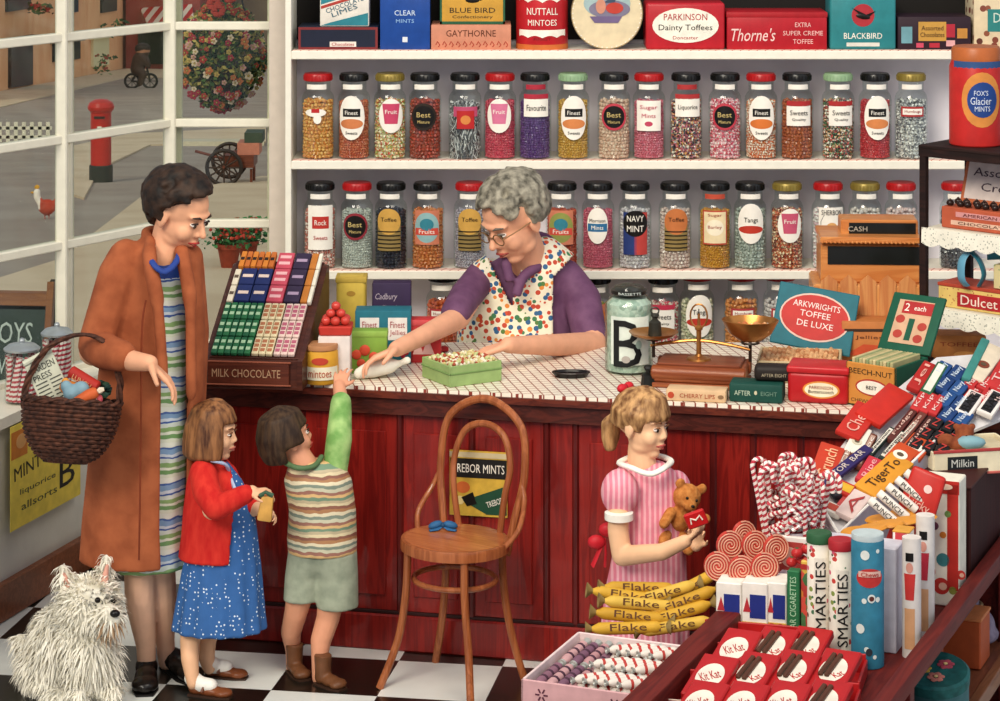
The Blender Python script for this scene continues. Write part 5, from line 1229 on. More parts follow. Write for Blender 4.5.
b = MB(); T = Matrix.Translation((0, .03, .095)) @ Matrix.Rotation(R(28.5), 4, 'X'); b.T = T; b.box((Dw/2+.004, .265, 0), (Dw-.01, .53, .02), DW); b.build('sloping_board', cd)
TC = cd.matrix_world if 0 else Matrix.Translation(cd.location) @ Matrix.Rotation(R(-7), 4, 'Z')
PK_ = {}
def bar_pack(x, y, z, w, d, h, m, label, group, deco=None, rx=28.5):
    p = TC @ Vector((x, y, z)); o = thing('chocolate_bar', label, 'chocolate bar', p, group=group, rot=(R(rx), 0, R(-7)))
    key = (w, d, h)
    if key not in PK_: k = MB(); k.box((0, 0, h/2), (w, d, h), WHITE, bev=.003, seg=2); PK_[key] = k.mesh('wrap')
    link('wrapper', PK_[key], o, [m])
    if deco: deco(o, w, d, h)
    return o
def stripe_deco(c, n=1, along=True):
    mm = mat(c)
    def f(o, w, d, h):
        key = ('s', w, d, h, n)
        if key not in PK_:
            k = MB()
            for i in range(n): k.box((0, (i+.5-n/2)*d/n*.8, h+.0006), (w*.7, d*.18, .0012), WHITE, bev=0)
            PK_[key] = k.mesh('band')
        link('printed_band', PK_[key], o, [mm])
    return f
x0 = .02
for i in range(6):
    zt = .128+i*.0445+.0; yy = .065+i*.081
    if i < 3:
        for j in range(6): bar_pack(x0+.012+j*.0235, yy, zt, .021, .086, .014, mat(['1f5a3a', '28683f'][j % 2]), 'one of the identical green-wrapped bars on the lower steps of the dark stand', 'green bars on the counter stand', stripe_deco('a8c8a0', 2))
        for j in range(3): bar_pack(x0+.157+j*.025, yy, zt, .023, .086, .014, mat('d8c8a0'), 'one of the identical cream-wrapped bars on the lower steps of the dark stand', 'cream bars on the counter stand', stripe_deco('a86a48', 3))
        for j in range(3): bar_pack(x0+.235+j*.025, yy, zt, .023, .086, .014, mat('d8bcb0'), 'one of the identical rose-striped bars on the lower steps of the dark stand', 'rose-striped bars on the counter stand', stripe_deco('a8586a', 3))
    else:
        if i < 5:
            for j in range(2): bar_pack(x0+.055+j*.058, yy, zt, .054, .088, .018, mat('1e2a5c'), 'one of the dark blue picture-wrapped blocks on the stand', 'dark blue blocks on the counter stand', stripe_deco('e0c8b8', 1))
        else:
            for j in range(6): bar_pack(x0+.018+j*.022, yy, zt, .019, .086, .022, mat(['c8782c', 'b8642a'][j % 2]), 'one of the identical orange-wrapped sticks on the top step of the stand', 'orange sticks on the counter stand', stripe_deco('2a1a14', 1))
        if i < 5: bar_pack(x0+.012, yy, zt, .022, .086, .014, mat('d8ccb4'), 'slim cream bar at the window end of the stand, step %s' % ('below the top' if i == 4 else 'with the lower blue blocks'), 'slim cream bars on the counter stand', stripe_deco('5a4a3c', 1))
        bar_pack(x0+.175, yy, zt, .058, .088, .018, mat('c04a5a'), 'one of the identical rose-red blocks on the upper steps of the stand', 'rose-red blocks on the counter stand', stripe_deco('e8b0b0', 2))
        bar_pack(x0+.237, yy, zt, .056, .088, .018, mat('32263e'), 'one of the identical dark plum blocks on the upper steps of the stand', 'plum blocks on the counter stand', stripe_deco('a890a8', 1))
        bar_pack(x0+.281, yy, zt, .024, .088, .018, mat('b8702c'), 'one of the identical amber bars at the shelf end of the stand', 'amber bars on the counter stand')
        bar_pack(x0+.301, yy, zt, .014, .088, .018, mat('e0d8c4'), 'one of the identical thin white bars at the shelf end of the stand', 'thin white bars on the counter stand')

# round mint tin
P = con(321, 382); r_ = 17*P.y/FPX; hh = .135
mt = thing('mint_tin', 'round yellow mint tin with a tan lid in front of the dark stand', 'tin', (P.x, P.y, CZ+.0006))
b = MB(); b.lathe([(r_-.003, 0), (r_, .004), (r_*1.04, hh*.4), (r_, hh*.8), (r_*.93, hh*.86)], (0, 0, 0), mat('d0982e'), 32); b.build('body', mt)
b = MB(); b.lathe([(r_*.96, hh*.86), (r_, hh*.88), (r_, hh*.97), (r_*.96, hh), (0, hh)], (0, 0, 0), mat('b07a50'), 32); b.build('lid', mt)
b = MB(); b.patch('oval', 0, hh*.62, .06, .026, r_*1.04, mat('b8402c'), .0015); b.patch('rect', 0, hh*.30, .15, .045, r_*1.045, mat('e4dcc0'), .001); b.build('paper_label', mt)
b = MB(); b.text('mintoes', 0, hh*.30, .085, .026, 0, mat('b05030'), wrap=r_*1.045+.001); b.build('lettering', mt)
# tray of red balls on a white carton
wc, w, h = carton('paper_carton', 'white paper-wrapped block under the tray of red sweets', 'carton', 318, 350, 337, 9.12, CZ, .12, mat('d8ccc4', var=.1), group=None)
zt = CZ+h+.0006; P = at(336, 0, 9.18); P.z = zt+.001
ry = thing('sweet_tray', 'small red tray on the white block beside the mint tin', 'tray', P)
b = MB(); b.box((0, 0, .016), (.112, .10, .032), mat('b8342a'), bev=.004, taper=(1.05, 1.05)); b.build('tray', ry)
for i, (x, y, z) in enumerate([(-.034, -.025, 0), (.0, -.03, 0), (.034, -.022, 0), (-.034, .02, 0), (0, .02, 0), (.034, .02, 0), (-.018, -.01, .024), (.018, -.01, .024), (0, .02, .026), (.0, -.0, .048)]):
    b = MB(); b.ball((0, 0, 0), (.0175, .0175, .0165), mat('c23c30', rough=.25, coat=.4), 2); o = b.build('red_sweet'); o.location = P+Vector((x, y, z+.048))
    tag(o, 'one of the identical glossy red balls heaped on the small red tray', 'sweet', 'red balls on the small tray')
# tins standing at the back of the counter
o, w, h = carton('sweet_tin', 'yellow rounded tin at the back of the counter beside the dark stand', 'tin', 336, 366, 277, 9.58, CZ, .09, mat('cfb04a', rough=.4), bev=.016, seg=3, lid=mat('b89a40'))
b = MB(); b.prism([(-w*.4, h*.5), (-w*.25, h*.54), (-w*.4, h*.60)], -.0015, 0, mat('a8502a')); b.prism([(w*.42, h*.35), (w*.25, h*.42), (w*.42, h*.52)], -.0015, 0, mat('b8402c')); b.oval(0, h*.78, w*.3, h*.07, 0, mat('a88030')); b.build('printed_leaves', o)
o, w, h = carton('chocolate_box', 'dark purple box with gilt script at the back of the counter', 'box', 372, 411, 283, 9.55, CZ, .07, mat('30203f'), bev=.006)
b = MB(); b.text('Cadbury', -w*.14, h*.80, w*.56, h*.11, 0, mat('b0a0a8'), slant=.2); b.text('Chocolates', w*.05, h*.66, w*.6, h*.07, 0, mat('8a7a88')); b.build('lettering', o)
o, w, h = carton('sweet_box', 'teal box with two white labels in front of the purple box', 'box', 355, 411, 311, 9.40, CZ, .10, mat('1e6878'), bev=.004)
b = MB()
for x in (-.24, .26): b.rect(w*x, h*.66, w*.34, h*.42, 0, mat('e4dcd4'))
b.build('paper_label', o)
b = MB()
for x in (-.24, .26): b.text('Finest', w*x, h*.74, w*.26, h*.12, -.0015, mat('a84a50')); b.text('Jellies', w*x, h*.58, w*.28, h*.12, -.0015, mat('a84a50'))
b.build('lettering', o)
b = MB()
for x, z in ((.30, .22), (.36, .3), (.42, .22), (.36, .16)): b.ball((w*x, -.003, h*z), (.010, .004, .010), mat('9a1c2c'), 1)
b.build('berry_picture', o)
o, w, h = carton('sweet_box', 'lime green carton with a picture of red fruit, beside the shopkeeper\'s hand', 'box', 350, 387, 331, 9.24, CZ, .06, mat('7a9c3c'), bev=.003, lid=mat('8aac4c'))
b = MB()
for x, z, rr in ((-.32, .45, .018), (-.1, .55, .02), (.14, .40, .018), (-.2, .25, .016), (.06, .22, .018), (.3, .2, .012), (.28, .42, .012)): b.ball((w*x, -.002, h*z), (rr, .005, rr), mat('c8482e'), 2)
b.build('fruit_picture', o)
o, w, h = carton('sweet_box', 'low red carton behind the shopkeeper\'s forearm', 'box', 408, 441, 320, 9.42, CZ, .07, mat('b82e30'), bev=.003, lid=mat('c0484a'))
b = MB(); b.prism([(-w*.35, h*.2), (-w*.2, h*.6), (-w*.05, h*.25), (w*.1, h*.6), (w*.3, h*.2)], -.0015, 0, mat('e0b0a8')); b.build('emblem', o)
P = con(432, 352); o = thing('sweet_packet', 'flat red packet lying behind the pale green tray', 'packet', P+Vector((0, 0, .001)), R(16))
b = MB(); b.box((0, 0, .009), (.12, .035, .018), mat('b82e30'), bev=.004); b.build('wrapper', o); b = MB(); b.box((0, 0, .0185), (.07, .018, .001), WHITE, bev=0); b.build('printed_band', o)
# paper bag
P = con(376, 379); o = thing('paper_bag', 'white paper bag of sweets being handed across the counter', 'bag', P+Vector((0, 0, .001)), R(12))
b = MB(); b.chain([((-.06, 0, .022), .020), ((-.01, .01, .034), .032), ((.05, .01, .042), .028), ((.085, .0, .05), .012)]); b.chain([((.08, .0, .05), .008), ((.11, -.01, .062), .014)])
blob('bag', b, rough_mat('d8d4c4', 'ece8da', 14, .8, .4, .008), None, .006, 1).parent = o
# pale green tray of sweets
A_, B_, C_ = con(450, 388), con(502, 381), con(420, 377)
for v_ in (A_, B_, C_): v_.z = 0
e1 = B_-A_; L1 = e1.length; ang = math.atan2(e1.y, e1.x); L2 = (C_-A_).length*.98
gt = thing('sweet_tray', 'pale green tray heaped with small sweets in front of the shopkeeper', 'tray', (A_.x, A_.y, CZ+.0006), ang); GT_ = mat('8fa868', rough=.5); hh = .072
b = MB(); b.box((L1/2, .005, hh/2), (L1, .008, hh), GT_); b.box((L1/2, L2-.005, hh/2), (L1, .008, hh), GT_); b.box((.005, L2/2, hh/2), (.008, L2, hh), GT_); b.box((L1-.005, L2/2, hh/2), (.008, L2, hh), GT_); b.box((L1/2, L2/2, .004), (L1-.01, L2-.01, .008), GT_, bev=0); b.box((L1/2, .002, hh*.62), (L1+.004, .008, .006), mat('6f8c50')); b.box((.001, L2/2, hh*.62), (.008, L2+.004, .006), mat('6f8c50')); b.build('tray', gt)
b = MB(); rd = random.Random(3); ms = [mat('d8c89a'), mat('a84a34'), mat('c8b87c'), mat('b8c084'), mat('e0d8c0')]
b.box((L1/2, L2/2, hh*.45), (L1-.02, L2-.02, hh*.8), ms[2], bev=0)
for i in range(420): b.ball((rd.uniform(.016, L1-.016), rd.uniform(.016, L2-.016), hh*.90+rd.random()*.012), rd.uniform(.006, .009), rd.choice(ms), 1)
f = b.build('sweets', gt); f['kind'] = 'stuff'
# black oval dish
P = con(571, 377); o = thing('coin_dish', 'flat black oval dish on the gingham tiles', 'dish', P+Vector((0, 0, .0006)))
b = MB(); b.lathe([(.0, .0), (.055, .0), (.066, .014), (.064, .018), (.058, .012), (0, .007)], (0, 0, 0), mat('14100f', rough=.25), 32, sy=.55); b.build('dish', o)
b = MB(); b.tube([(.066*math.cos(a*math.pi/14), .036*math.sin(a*math.pi/14), .017) for a in range(28)], .003, mat('2a2420', rough=.2), 6, closed=True); b.build('rim', o)
# big lettered jar
P = con(629, 371); r_ = 24*P.y/FPX; J = r_/.0655
bj = thing('sweet_jar', 'large pale jar with a big black letter, standing on the counter', 'jar', P+Vector((0, 0, .001)))
hh = .305; MIN = cells(('dfe6dc', 'c4d0c4', 'e8ece2', 'b0c0b4'), 55, .4)
b = MB(); b.lathe([(.0, .008), (r_*.92, .008), (r_*.92, hh*.80), (r_*.7, hh*.86), (0, hh*.87)], (0, 0, 0), MIN, 30); f = b.build('sweets', bj); f['kind'] = 'stuff'
b = MB(); b.lathe([(0, .001), (r_*.95, .003), (r_, .012), (r_, hh*.76), (r_*.96, hh*.81), (r_*.80, hh*.87), (r_*.68, hh*.90), (r_*.68, hh*.94), (0, hh*.945)], (0, 0, 0), glass_mat('dfe9e2'), 34); b.build('glass', bj)
b = MB(); b.lathe([(r_*.70, hh*.91), (r_*.76, hh*.915), (r_*.76, hh*.955), (r_*.70, hh*.96)], (0, 0, 0), mat('1c1c1a', rough=.3), 34); b.build('collar', bj)
b = MB(); b.lathe([(r_*.66, hh*.955), (r_*.62, hh*.99), (r_*.3, hh*1.02), (0, hh*1.03)], (0, 0, 0), glass_mat('dfe9e2'), 34); b.build('glass_lid', bj)
b = MB(); b.patch('rect', 0, hh*.40, r_*1.75, hh*.56, r_, mat('d8e0d4'), .001); b.build('paper_label', bj)
b = MB(); b.text('B', -.010, hh*.37, .105, .165, 0, mat('141616'), wrap=r_+.002); b.text('BASSETTS', 0, hh*.935, .085, .009, 0, mat('c8d0c8'), wrap=r_*.765); b.build('lettering', bj)
b = MB(); b.patch('oval', .030, hh*.36, .022, .03, r_, mat('9ab0a4'), .0035); b.patch('oval', -.015, hh*.19, .03, .025, r_, mat('b0a8a0'), .0035); b.build('emblem', bj)
# scales
P = con(699, 388); sc = thing('shop_scales', 'brass beam scales on a polished wooden box base', 'scales', P+Vector((0, 0, .0006)), R(-12))
BR = mat('a8703a', rough=.28, metal=.75, var=.15); BR2 = mat('8a4c28', rough=.3, metal=.4, var=.15); SW_ = wood('7a3a1e', '96522e')
b = MB(); b.box((0, .07, .045), (.315, .19, .055), SW_, bev=.01, seg=3); b.box((0, .07, .009), (.325, .20, .018), SW_, bev=.004); b.box((0, .07, .078), (.29, .165, .012), wood('6a3018', '84442a'), bev=.004)
for s_ in (-1, 1): b.lathe([(.02, -.165), (.026, -.16), (.026, .16), (.02, .165)], (0, .07+s_*.078, .05), SW_, 16, rot=(0, R(90), 0))
b.build('wooden_base', sc)
b = MB(); b.lathe([(.045, 0), (.04, .006), (.015, .012), (.009, .02), (.009, .10), (.014, .105), (.014, .112), (.006, .12), (.004, .16)], (-.01, .07, .084), BR, 20); b.build('column', sc)
b = MB(); b.tube(smooth_path([(-.18, .07, .125), (-.10, .07, .14), (-.01, .07, .15), (.09, .07, .14), (.17, .07, .125)], 5), .006, BR, 8); b.build('beam', sc)
b = MB(); b.tube([(-.01+.030*math.cos(a*math.pi/8), .07, .235+.042*math.sin(a*math.pi/8)) for a in range(16)], .0035, BR, 6, closed=True); b.tube([(-.01, .07, .16), (-.01, .07, .26)], .002, BLACK, 5); b.build('pointer_frame', sc)
for s_, nm in ((-1, 'weight_pan'), (1, 'goods_pan')):
    b = MB(); b.tube([(s_*.17, .07, .05 if 0 else .084), (s_*.17, .07, .15)], .006, mat('2a1c14', rough=.3), 8); b.tube([(s_*.17+.03*math.cos(a*math.pi/6), .07+.03*math.sin(a*math.pi/6), .15) for a in range(12)], .004, mat('2a1c14', rough=.3), 6, closed=True); b.build('pan_support', sc)
b = MB(); b.lathe([(0, 0), (.05, .002), (.078, .012), (.087, .022), (.084, .022), (.074, .014), (.048, .006), (0, .004)], (-.17, .07, .152), BR, 32); b.build('weight_pan', sc)
b = MB(); b.lathe([(0, 0), (.04, .004), (.075, .03), (.10, .075), (.098, .077), (.072, .034), (.038, .009), (0, .005)], (.17, .07, .154), BR, 32, sy=.8); b.build('goods_scoop', sc)
b = MB(); rd = random.Random(2)
for i in range(36): b.ball((.17+rd.uniform(-.06, .06), .07+rd.uniform(-.04, .04), .190+rd.random()*.02), .013, mat(rd.choice(('c88a5a', 'd8a070', 'e8e0d8', 'b8683c'))), 1)
f = b.build('sweets'); f.location = sc.location; f.rotation_euler = sc.rotation_euler; tag(f, 'loose toffee-coloured sweets filling the brass scale scoop', 'sweets', kind='stuff')
wp = Matrix.Translation(sc.location) @ Matrix.Rotation(R(-12), 4, 'Z') @ Vector((-.165, .07, .157))
o = thing('scale_weight', 'dark iron weight standing on the brass weight pan', 'weight', wp)
b = MB(); b.lathe([(.02, 0), (.024, .004), (.021, .05), (.010, .06), (.010, .068), (.016, .072), (.014, .08), (0, .082)], (0, 0, 0), mat('2c2a22', rough=.4), 20); b.build('body', o)
b = MB(); b.tube([(.014*math.cos(a*math.pi/6), 0, .090+.012*math.sin(a*math.pi/6)) for a in range(12)], .003, mat('2c2a22', rough=.3), 6, closed=True); b.build('ring', o)
P = con(649, 386); o = thing('scale_weight', 'black iron weight standing on the tiles by the scales', 'weight', P+Vector((0, 0, .0006)))
b = MB(); b.lathe([(.026, 0), (.029, .004), (.025, .04), (.012, .048), (.012, .056), (.019, .062), (.016, .07), (0, .072)], (0, 0, 0), mat('141412', rough=.4), 8); b.build('body', o)
b = MB(); b.lathe([(.013, .054), (.017, .058), (.013, .061)], (0, 0, 0), mat('2a2a28'), 20); b.build('neck_ring', o)
# cream flat box
P = con(696, 403); o = thing('sweet_box', 'cream flat box with red lettering lying in front of the scales', 'box', P+Vector((0, .012, .0006)), R(-12))
b = MB(); b.box((0, .04, .020), (.205, .08, .040), mat('d8b48a'), bev=.006, seg=2); b.build('body', o)
b = MB(); b.text('CHERRY LIPS', .005, .020, .12, .014, 0, mat('a84a2a')); b.build('lettering', o); b = MB(); b.oval(-.085, .020, .022, .022, 0, mat('b8482c')); b.oval(.085, .020, .02, .014, 0, mat('8a6a4a')); b.build('emblem', o)
# dark green mint box and the black one on it
P = con(756, 404); o = thing('mint_box', 'low dark green box with pale lettering at the counter edge', 'box', P+Vector((0, .012, .0006)), R(-12))
b = MB(); b.box((0, .05, .032), (.182, .10, .064), mat('12443a'), bev=.008, seg=2); b.build('body', o)
b = MB(); b.text('AFTER', -.045, .032, .055, .016, 0, mat('b8c8b0')); b.text('EIGHT', .045, .032, .055, .014, 0, mat('6a8a78')); b.oval(0, .034, .010, .014, 0, mat('c8c0a0')); b.build('lettering', o)
P = con(770, 404); o = thing('mint_box', 'small near-black box lying on the dark green box', 'box', P+Vector((.015, .02, .066)), R(-8))
b = MB(); b.box((0, .055, .026), (.135, .075, .052), mat('241c18'), bev=.016, seg=3); b.build('body', o); b = MB(); b.text('AFTER EIGHT', 0, .022, .085, .011, .0165, mat('a89a80')); b.build('lettering', o)
# red tin with an oval label
P = con(818, 405); o = thing('toffee_tin', 'chunky red tin with a cream oval label at the counter edge', 'tin', P+Vector((0, .012, .0006)), R(-14))
b = MB(); b.box((0, .07, .052), (.205, .14, .104), mat('b01c20', rough=.35), bev=.014, seg=3); b.build('body', o); b = MB(); b.box((0, .07, .112), (.211, .146, .024), mat('b82428', rough=.35), bev=.010, seg=3); b.build('lid', o)
b = MB(); b.oval(.012, .048, .125, .058, 0, mat('d88a3c')); b.oval(.012, .048, .112, .048, -.0013, mat('ece0c0')); b.build('oval_label', o)
b = MB(); b.text('PARKINSON', .012, .056, .08, .011, -.0028, mat('8a2a20')); b.text('Butterscotch', .012, .042, .085, .011, -.0028, mat('3a2a20')); b.build('lettering', o)
# open orange and green box
P = con(877, 409); ang = R(-38); o = thing('chewing_gum_box', 'open orange-fronted box with a raised green lid, full of slim packs', 'box', P+Vector((-.02, .012, .0006)), ang); W_, D_, H_ = .19, .22, .145
OG, GR_ = mat('c8843a'), mat('12503a')
b = MB(); b.box((0, .004, H_/2), (W_, .008, H_), OG); b.build('front_panel', o); b = MB()
b.box((-W_/2+.004, D_/2, H_/2), (.008, D_, H_), GR_); b.box((W_/2-.004, D_/2, H_/2), (.008, D_, H_), GR_); b.box((0, D_, H_/2), (W_, .008, H_), GR_); b.box((0, D_/2, .004), (W_, D_, .008), GR_); b.build('sides', o)
b = MB(); b.text('BEECH-NUT', 0, .118, .165, .018, 0, mat('3a2a18')); b.text('CHEWING GUM', 0, .020, .15, .012, 0, mat('5a3a20')); b.build('lettering', o)
b = MB(); b.oval(.005, .068, .125, .056, 0, mat('a83028')); b.oval(.005, .068, .112, .046, -.0013, mat('ece4d4')); b.text('BEST', .005, .068, .04, .012, -.0026, mat('2a2018')); b.build('oval_label', o)
T = Matrix.Translation((0, D_+.004, H_)) @ Matrix.Rotation(R(-34), 4, 'X')
b = MB(T); b.box((0, 0, .11), (W_+.012, .014, .215), GR_, bev=.01, seg=3); b.build('lid', o)
b = MB(T); b.rect(0, .112, .135, .16, -.0078, mat('c8a080')); b.rect(.01, .165, .115, .045, -.0092, mat('a82a2a')); b.rect(0, .085, .022, .08, -.0092, GR_); 
for x, z in ((-.045, .12), (.045, .10), (-.04, .065), (.04, .055)): b.oval(x, z, .035, .03, -.0092, mat('a83a30'), th=.001)
b.build('lid_picture', o)
b = MB(T); b.text('2', -.03, .165, .018, .028, -.0108, WHITE); b.text('each', .02, .165, .045, .018, -.0108, WHITE); b.build('price_lettering', o)
for j in range(12):
    b = MB(); b.box((-W_/2+.020+j*.0132, D_/2, H_-.012), (.0115, D_-.03, .05), mat(['c8b888', '8a9468', 'b0a878'][j % 3]), bev=.002); k = b.build('gum_pack'); k.location = o.location; k.rotation_euler = o.rotation_euler
    tag(k, 'one of the identical slim packs of gum filling the open green-lidded box', 'gum pack', 'gum packs in the open box')
# open toffee box with the teal lid
P = con(799, 385); o = thing('toffee_box', 'open box of toffees with a big teal lid propped up behind it', 'box', P+Vector((0, .02, .0006)), R(-9)); W_, D_, H_ = .29, .24, .075; CC = mat('c8b48c')
P2 = o.location
b = MB(); b.box((0, .004, H_/2), (W_, .008, H_), CC); b.box((0, D_, H_/2), (W_, .008, H_), CC)
for s_ in (-1, 1): b.box((s_*(W_/2-.004), D_/2, H_/2), (.008, D_, H_), CC)
b.box((0, D_/2, .004), (W_, D_, .008), CC); b.build('tray', o)
b = MB(); rd = random.Random(6); b.box((0, D_/2, H_*.4), (W_-.02, D_-.02, H_*.7), mat('b88a5c'), bev=0)
for i in range(16):
    for j in range(12): b.box((-W_/2+.02+i*(W_-.04)/15, .02+j*(D_-.04)/11, H_*.85+rd.random()*.012), (.018, .016, .014), mat(rd.choice(('c8986a', 'd8a878', 'b87c50'))), rot=(rd.random(), rd.random(), rd.random()), bev=.003)
f = b.build('sweets', o); f['kind'] = 'stuff'
T = Matrix.Translation((.03, D_+.01, H_)) @ Matrix.Rotation(R(-24), 4, 'X') @ Matrix.Rotation(R(9), 4, 'Y')
b = MB(T); b.box((0, 0, .105), (W_+.0, .012, .225), mat('1c6470'), bev=.003); b.build('lid', o)
b = MB(T); b.oval(0, .108, W_*.88, .175, -.006, mat('d8b8a8')); b.oval(0, .108, W_*.84, .162, -.0073, mat('b8302c')); b.build('oval_label', o)
b = MB(T); b.text('ARKWRIGHTS', 0, .150, .17, .022, -.0088, mat('e8d8d0')); b.text('TOFFEE', .0, .118, .11, .022, -.0088, mat('e8d8d0')); b.text('DE LUXE', .005, .082, .13, .022, -.0088, mat('e8d8d0')); b.build('lettering', o)
# orange carton behind
o, w, h = carton('sweet_carton', 'orange carton with a red band between the two open boxes', 'carton', 842, 896, 322, 9.32, CZ, .12, mat('b8703a'), rz=R(-6))
b = MB(); b.prism([(-w*.45, h*.28), (w*.4, h*.30), (w*.25, h*.5), (-w*.1, h*.52)], -.0015, 0, mat('b84828')); b.prism([(-w*.45, h*.78), (w*.45, h*.80), (w*.45, h*.86), (-w*.45, h*.84)], -.0015, 0, mat('3a2418')); b.text('Jellies', 0, h*.66, w*.5, h*.09, 0, mat('5a2c18')); b.build('printed_front', o)
o, w, h = carton('sweet_carton', 'tall orange carton behind the green lid, under the lace shelf', 'carton', 932, 986, 336, 9.30, CZ, .12, mat('b0703a', var=.2), rz=R(-4))
b = MB(); b.text('TOFFEE', 0, h*.75, w*.7, h*.12, 0, mat('8a3a20')); b.oval(w*.1, h*.45, w*.4, h*.2, 0, mat('c88a4a')); b.build('printed_front', o)

# ------------------------------------------------------------- cash register
P = at(868, 0, 9.45); cr = thing('cash_register', 'orange-brown wooden cash register with black display windows', 'cash register', (P.x, P.y, CZ+.0006), R(-3)); OW = wood('c47c42', 'd89a5c', 2, .35, 4, .4); OW_ = wood('bc7038', 'd08a4c', 0, .35, 4, .4)
w = 108*9.45/FPX; hz_ = lambda py: HC-(py-HY)*9.45/FPX-CZ
b = MB(); b.box((0, .14, hz_(285)/2), (w, .28, hz_(285)), OW, bev=.008); b.build('case', cr)
b = MB(); b.box((.012, .15, (hz_(285)+hz_(246))/2), (w*.92, .24, hz_(246)-hz_(285)), OW_, bev=.006); b.box((.012, .14, hz_(241)), (w*.94, .27, .022), OW_, bev=.004); b.build('upper_case', cr)
b = MB(); b.box((.05, .16, (hz_(247)+hz_(224))/2), (w*.72, .14, hz_(224)-hz_(247)), OW_, bev=.006); b.build('top_housing', cr)
b = MB(); b.rect(.06, hz_(233), w*.62, .044, .09, mat('191a18', rough=.2), .004); b.build('top_window', cr)
b = MB(); b.rect(.025, hz_(257), w*.86, .066, .03, mat('191a18', rough=.2), .004); b.build('display_window', cr)
b = MB(); b.text('CASH', -.03, hz_(233), .07, .018, .0855, mat('a8a090')); b.build('lettering', cr)
for i in range(5):
    x = -w*.36+i*w*.18; b = MB(); b.prism([(x-.03, hz_(322)), (x+.03, hz_(322)), (x+.03, hz_(282)), (x, hz_(275)), (x-.03, hz_(282))], -.006, .0, wood('bc7444', 'd09058', 2, .35, 4, .4)); b.build('front_panel', cr)
b = MB()
for i in range(22): b.ball((-w*.42+i*w*.04, .004, hz_(243)), .006, OW_, 1)
b.build('beading', cr)
b = MB(); b.text('NATIONAL', -.03, hz_(330)+.006, .20, .022, -.001, mat('7a3a20')); b.build('maker_lettering', cr)
b = MB(); b.box((0, -.004, .02), (w*.98, .012, .035), mat('4a2a1c')); b.build('drawer', cr)

# ------------------------------------------------------------- lace-edged rack
RX = at(924, 0, 9.28); rk = thing('display_rack', 'dark wooden rack with two lace-trimmed shelves at the end of the counter', 'display rack', (RX.x, RX.y, CZ+.0006), R(-42)); DKW = wood('180c0a', '2a1612', 0, .7, 5, .0)
RL, RD_ = .62, .30
zr = lambda py: HC-(py-HY)*9.28/FPX-CZ
for x, y in ((0, 0), (RL, 0), (0, RD_), (RL, RD_)):
    b = MB(); b.box((x, y, zr(152)/2), (.026, .026, zr(152)), DKW, bev=.003); b.build('post', rk)
for z in (zr(152), .03):
    b = MB(); b.box((RL/2, 0, z), (RL+.03, .028, .03), DKW); b.box((RL/2, RD_, z), (RL+.03, .028, .03), DKW); b.box((0, RD_/2, z), (.026, RD_, .03), DKW); b.box((RL, RD_/2, z), (.026, RD_, .03), DKW); b.build('rail', rk)
b = MB(); b.box((RL/2, RD_/2, zr(152)+.020), (RL+.03, RD_+.03, .012), DKW); b.build('top_board', rk)
LACE = spots('e4e0d0', ['a8a89a'], 95, .28, .8)
SZ = []
for pz in (229, 308):
    z = zr(pz); SZ.append(z); b = MB(); b.box((RL/2, RD_/2, z), (RL-.01, RD_-.01, .014), mat('d8d2c0')); o = b.build('rack_shelf', rk)
    b = MB(); n = 60; vs = []
    for i in range(n+1):
        x = RL*i/n; d_ = .046+.012*abs(math.sin(x*42)); vs += [(x, -.016, z+.008), (x, -.018, z-d_), (x, -.0145, z+.008), (x, -.0165, z-d_)]
    b.put(vs, [(4*i+1, 4*i+5, 4*i+4, 4*i) for i in range(n)]+[(4*i+2, 4*i+6, 4*i+7, 4*i+3) for i in range(n)]+[(4*i+1, 4*i+3, 4*i+7, 4*i+5) for i in range(n)], LACE); b.build('lace_edging', o)
RT = Matrix.Translation(rk.location) @ Matrix.Rotation(R(-42), 4, 'Z')
def onrack(x, y, z): return RT @ Vector((x, y, z))
# red mint tin on top
o = thing('mint_tin', 'tall red mint tin with a blue badge standing on top of the dark rack', 'tin', onrack(.135, .13, zr(152)+.027), R(-4)); o.rotation_euler = (0, 0, 0)
r_ = 27*9.2/FPX; hh = .35; RT_ = mat('b02420', rough=.35)
b = MB(); b.lathe([(r_-.003, 0), (r_, .004), (r_, hh*.80), (r_*.9, hh*.87)], (0, 0, 0), RT_, 36); b.build('body', o)
b = MB(); b.lathe([(r_*.92, hh*.86), (r_*.92, hh*.97), (r_*.85, hh), (0, hh)], (0, 0, 0), mat('a85a2c', rough=.4), 36); b.build('lid', o)
b = MB(); b.patch('rect', 0, hh*.83, r_*2.2, .024, r_*.97, mat('2c4a78'), .003); b.patch('oval', .004, hh*.48, r_*1.55, hh*.56, r_, mat('c8803a'), .001); b.patch('oval', .006, hh*.48, r_*1.15, hh*.36, r_, mat('1c3c7c'), .002); b.build('badge', o)
b = MB(); b.text("FOX'S", .0, hh*.55, .05, .018, 0, mat('c8d0e0'), wrap=r_+.003); b.text('Glacier', .0, hh*.47, .075, .026, 0, mat('c8d0e0'), wrap=r_+.003); b.text('MINTS', .005, hh*.39, .055, .018, 0, mat('c8d0e0'), wrap=r_+.003); b.build('lettering', o)
def rackbox(name, label, cat, x, y, z, w, d, h, m, lid=None):
    o = thing(name, label, cat, onrack(x, y, z), R(-42)); b = MB(); b.box((0, 0, h/2), (w, d, h), m, bev=.003); b.build('body', o); return o
o = rackbox('chocolate_box', 'open salmon-red box of dark chocolates on the upper lace shelf', 'box', .26, .12, SZ[0]+.008, .42, .17, .075, mat('b05438'))
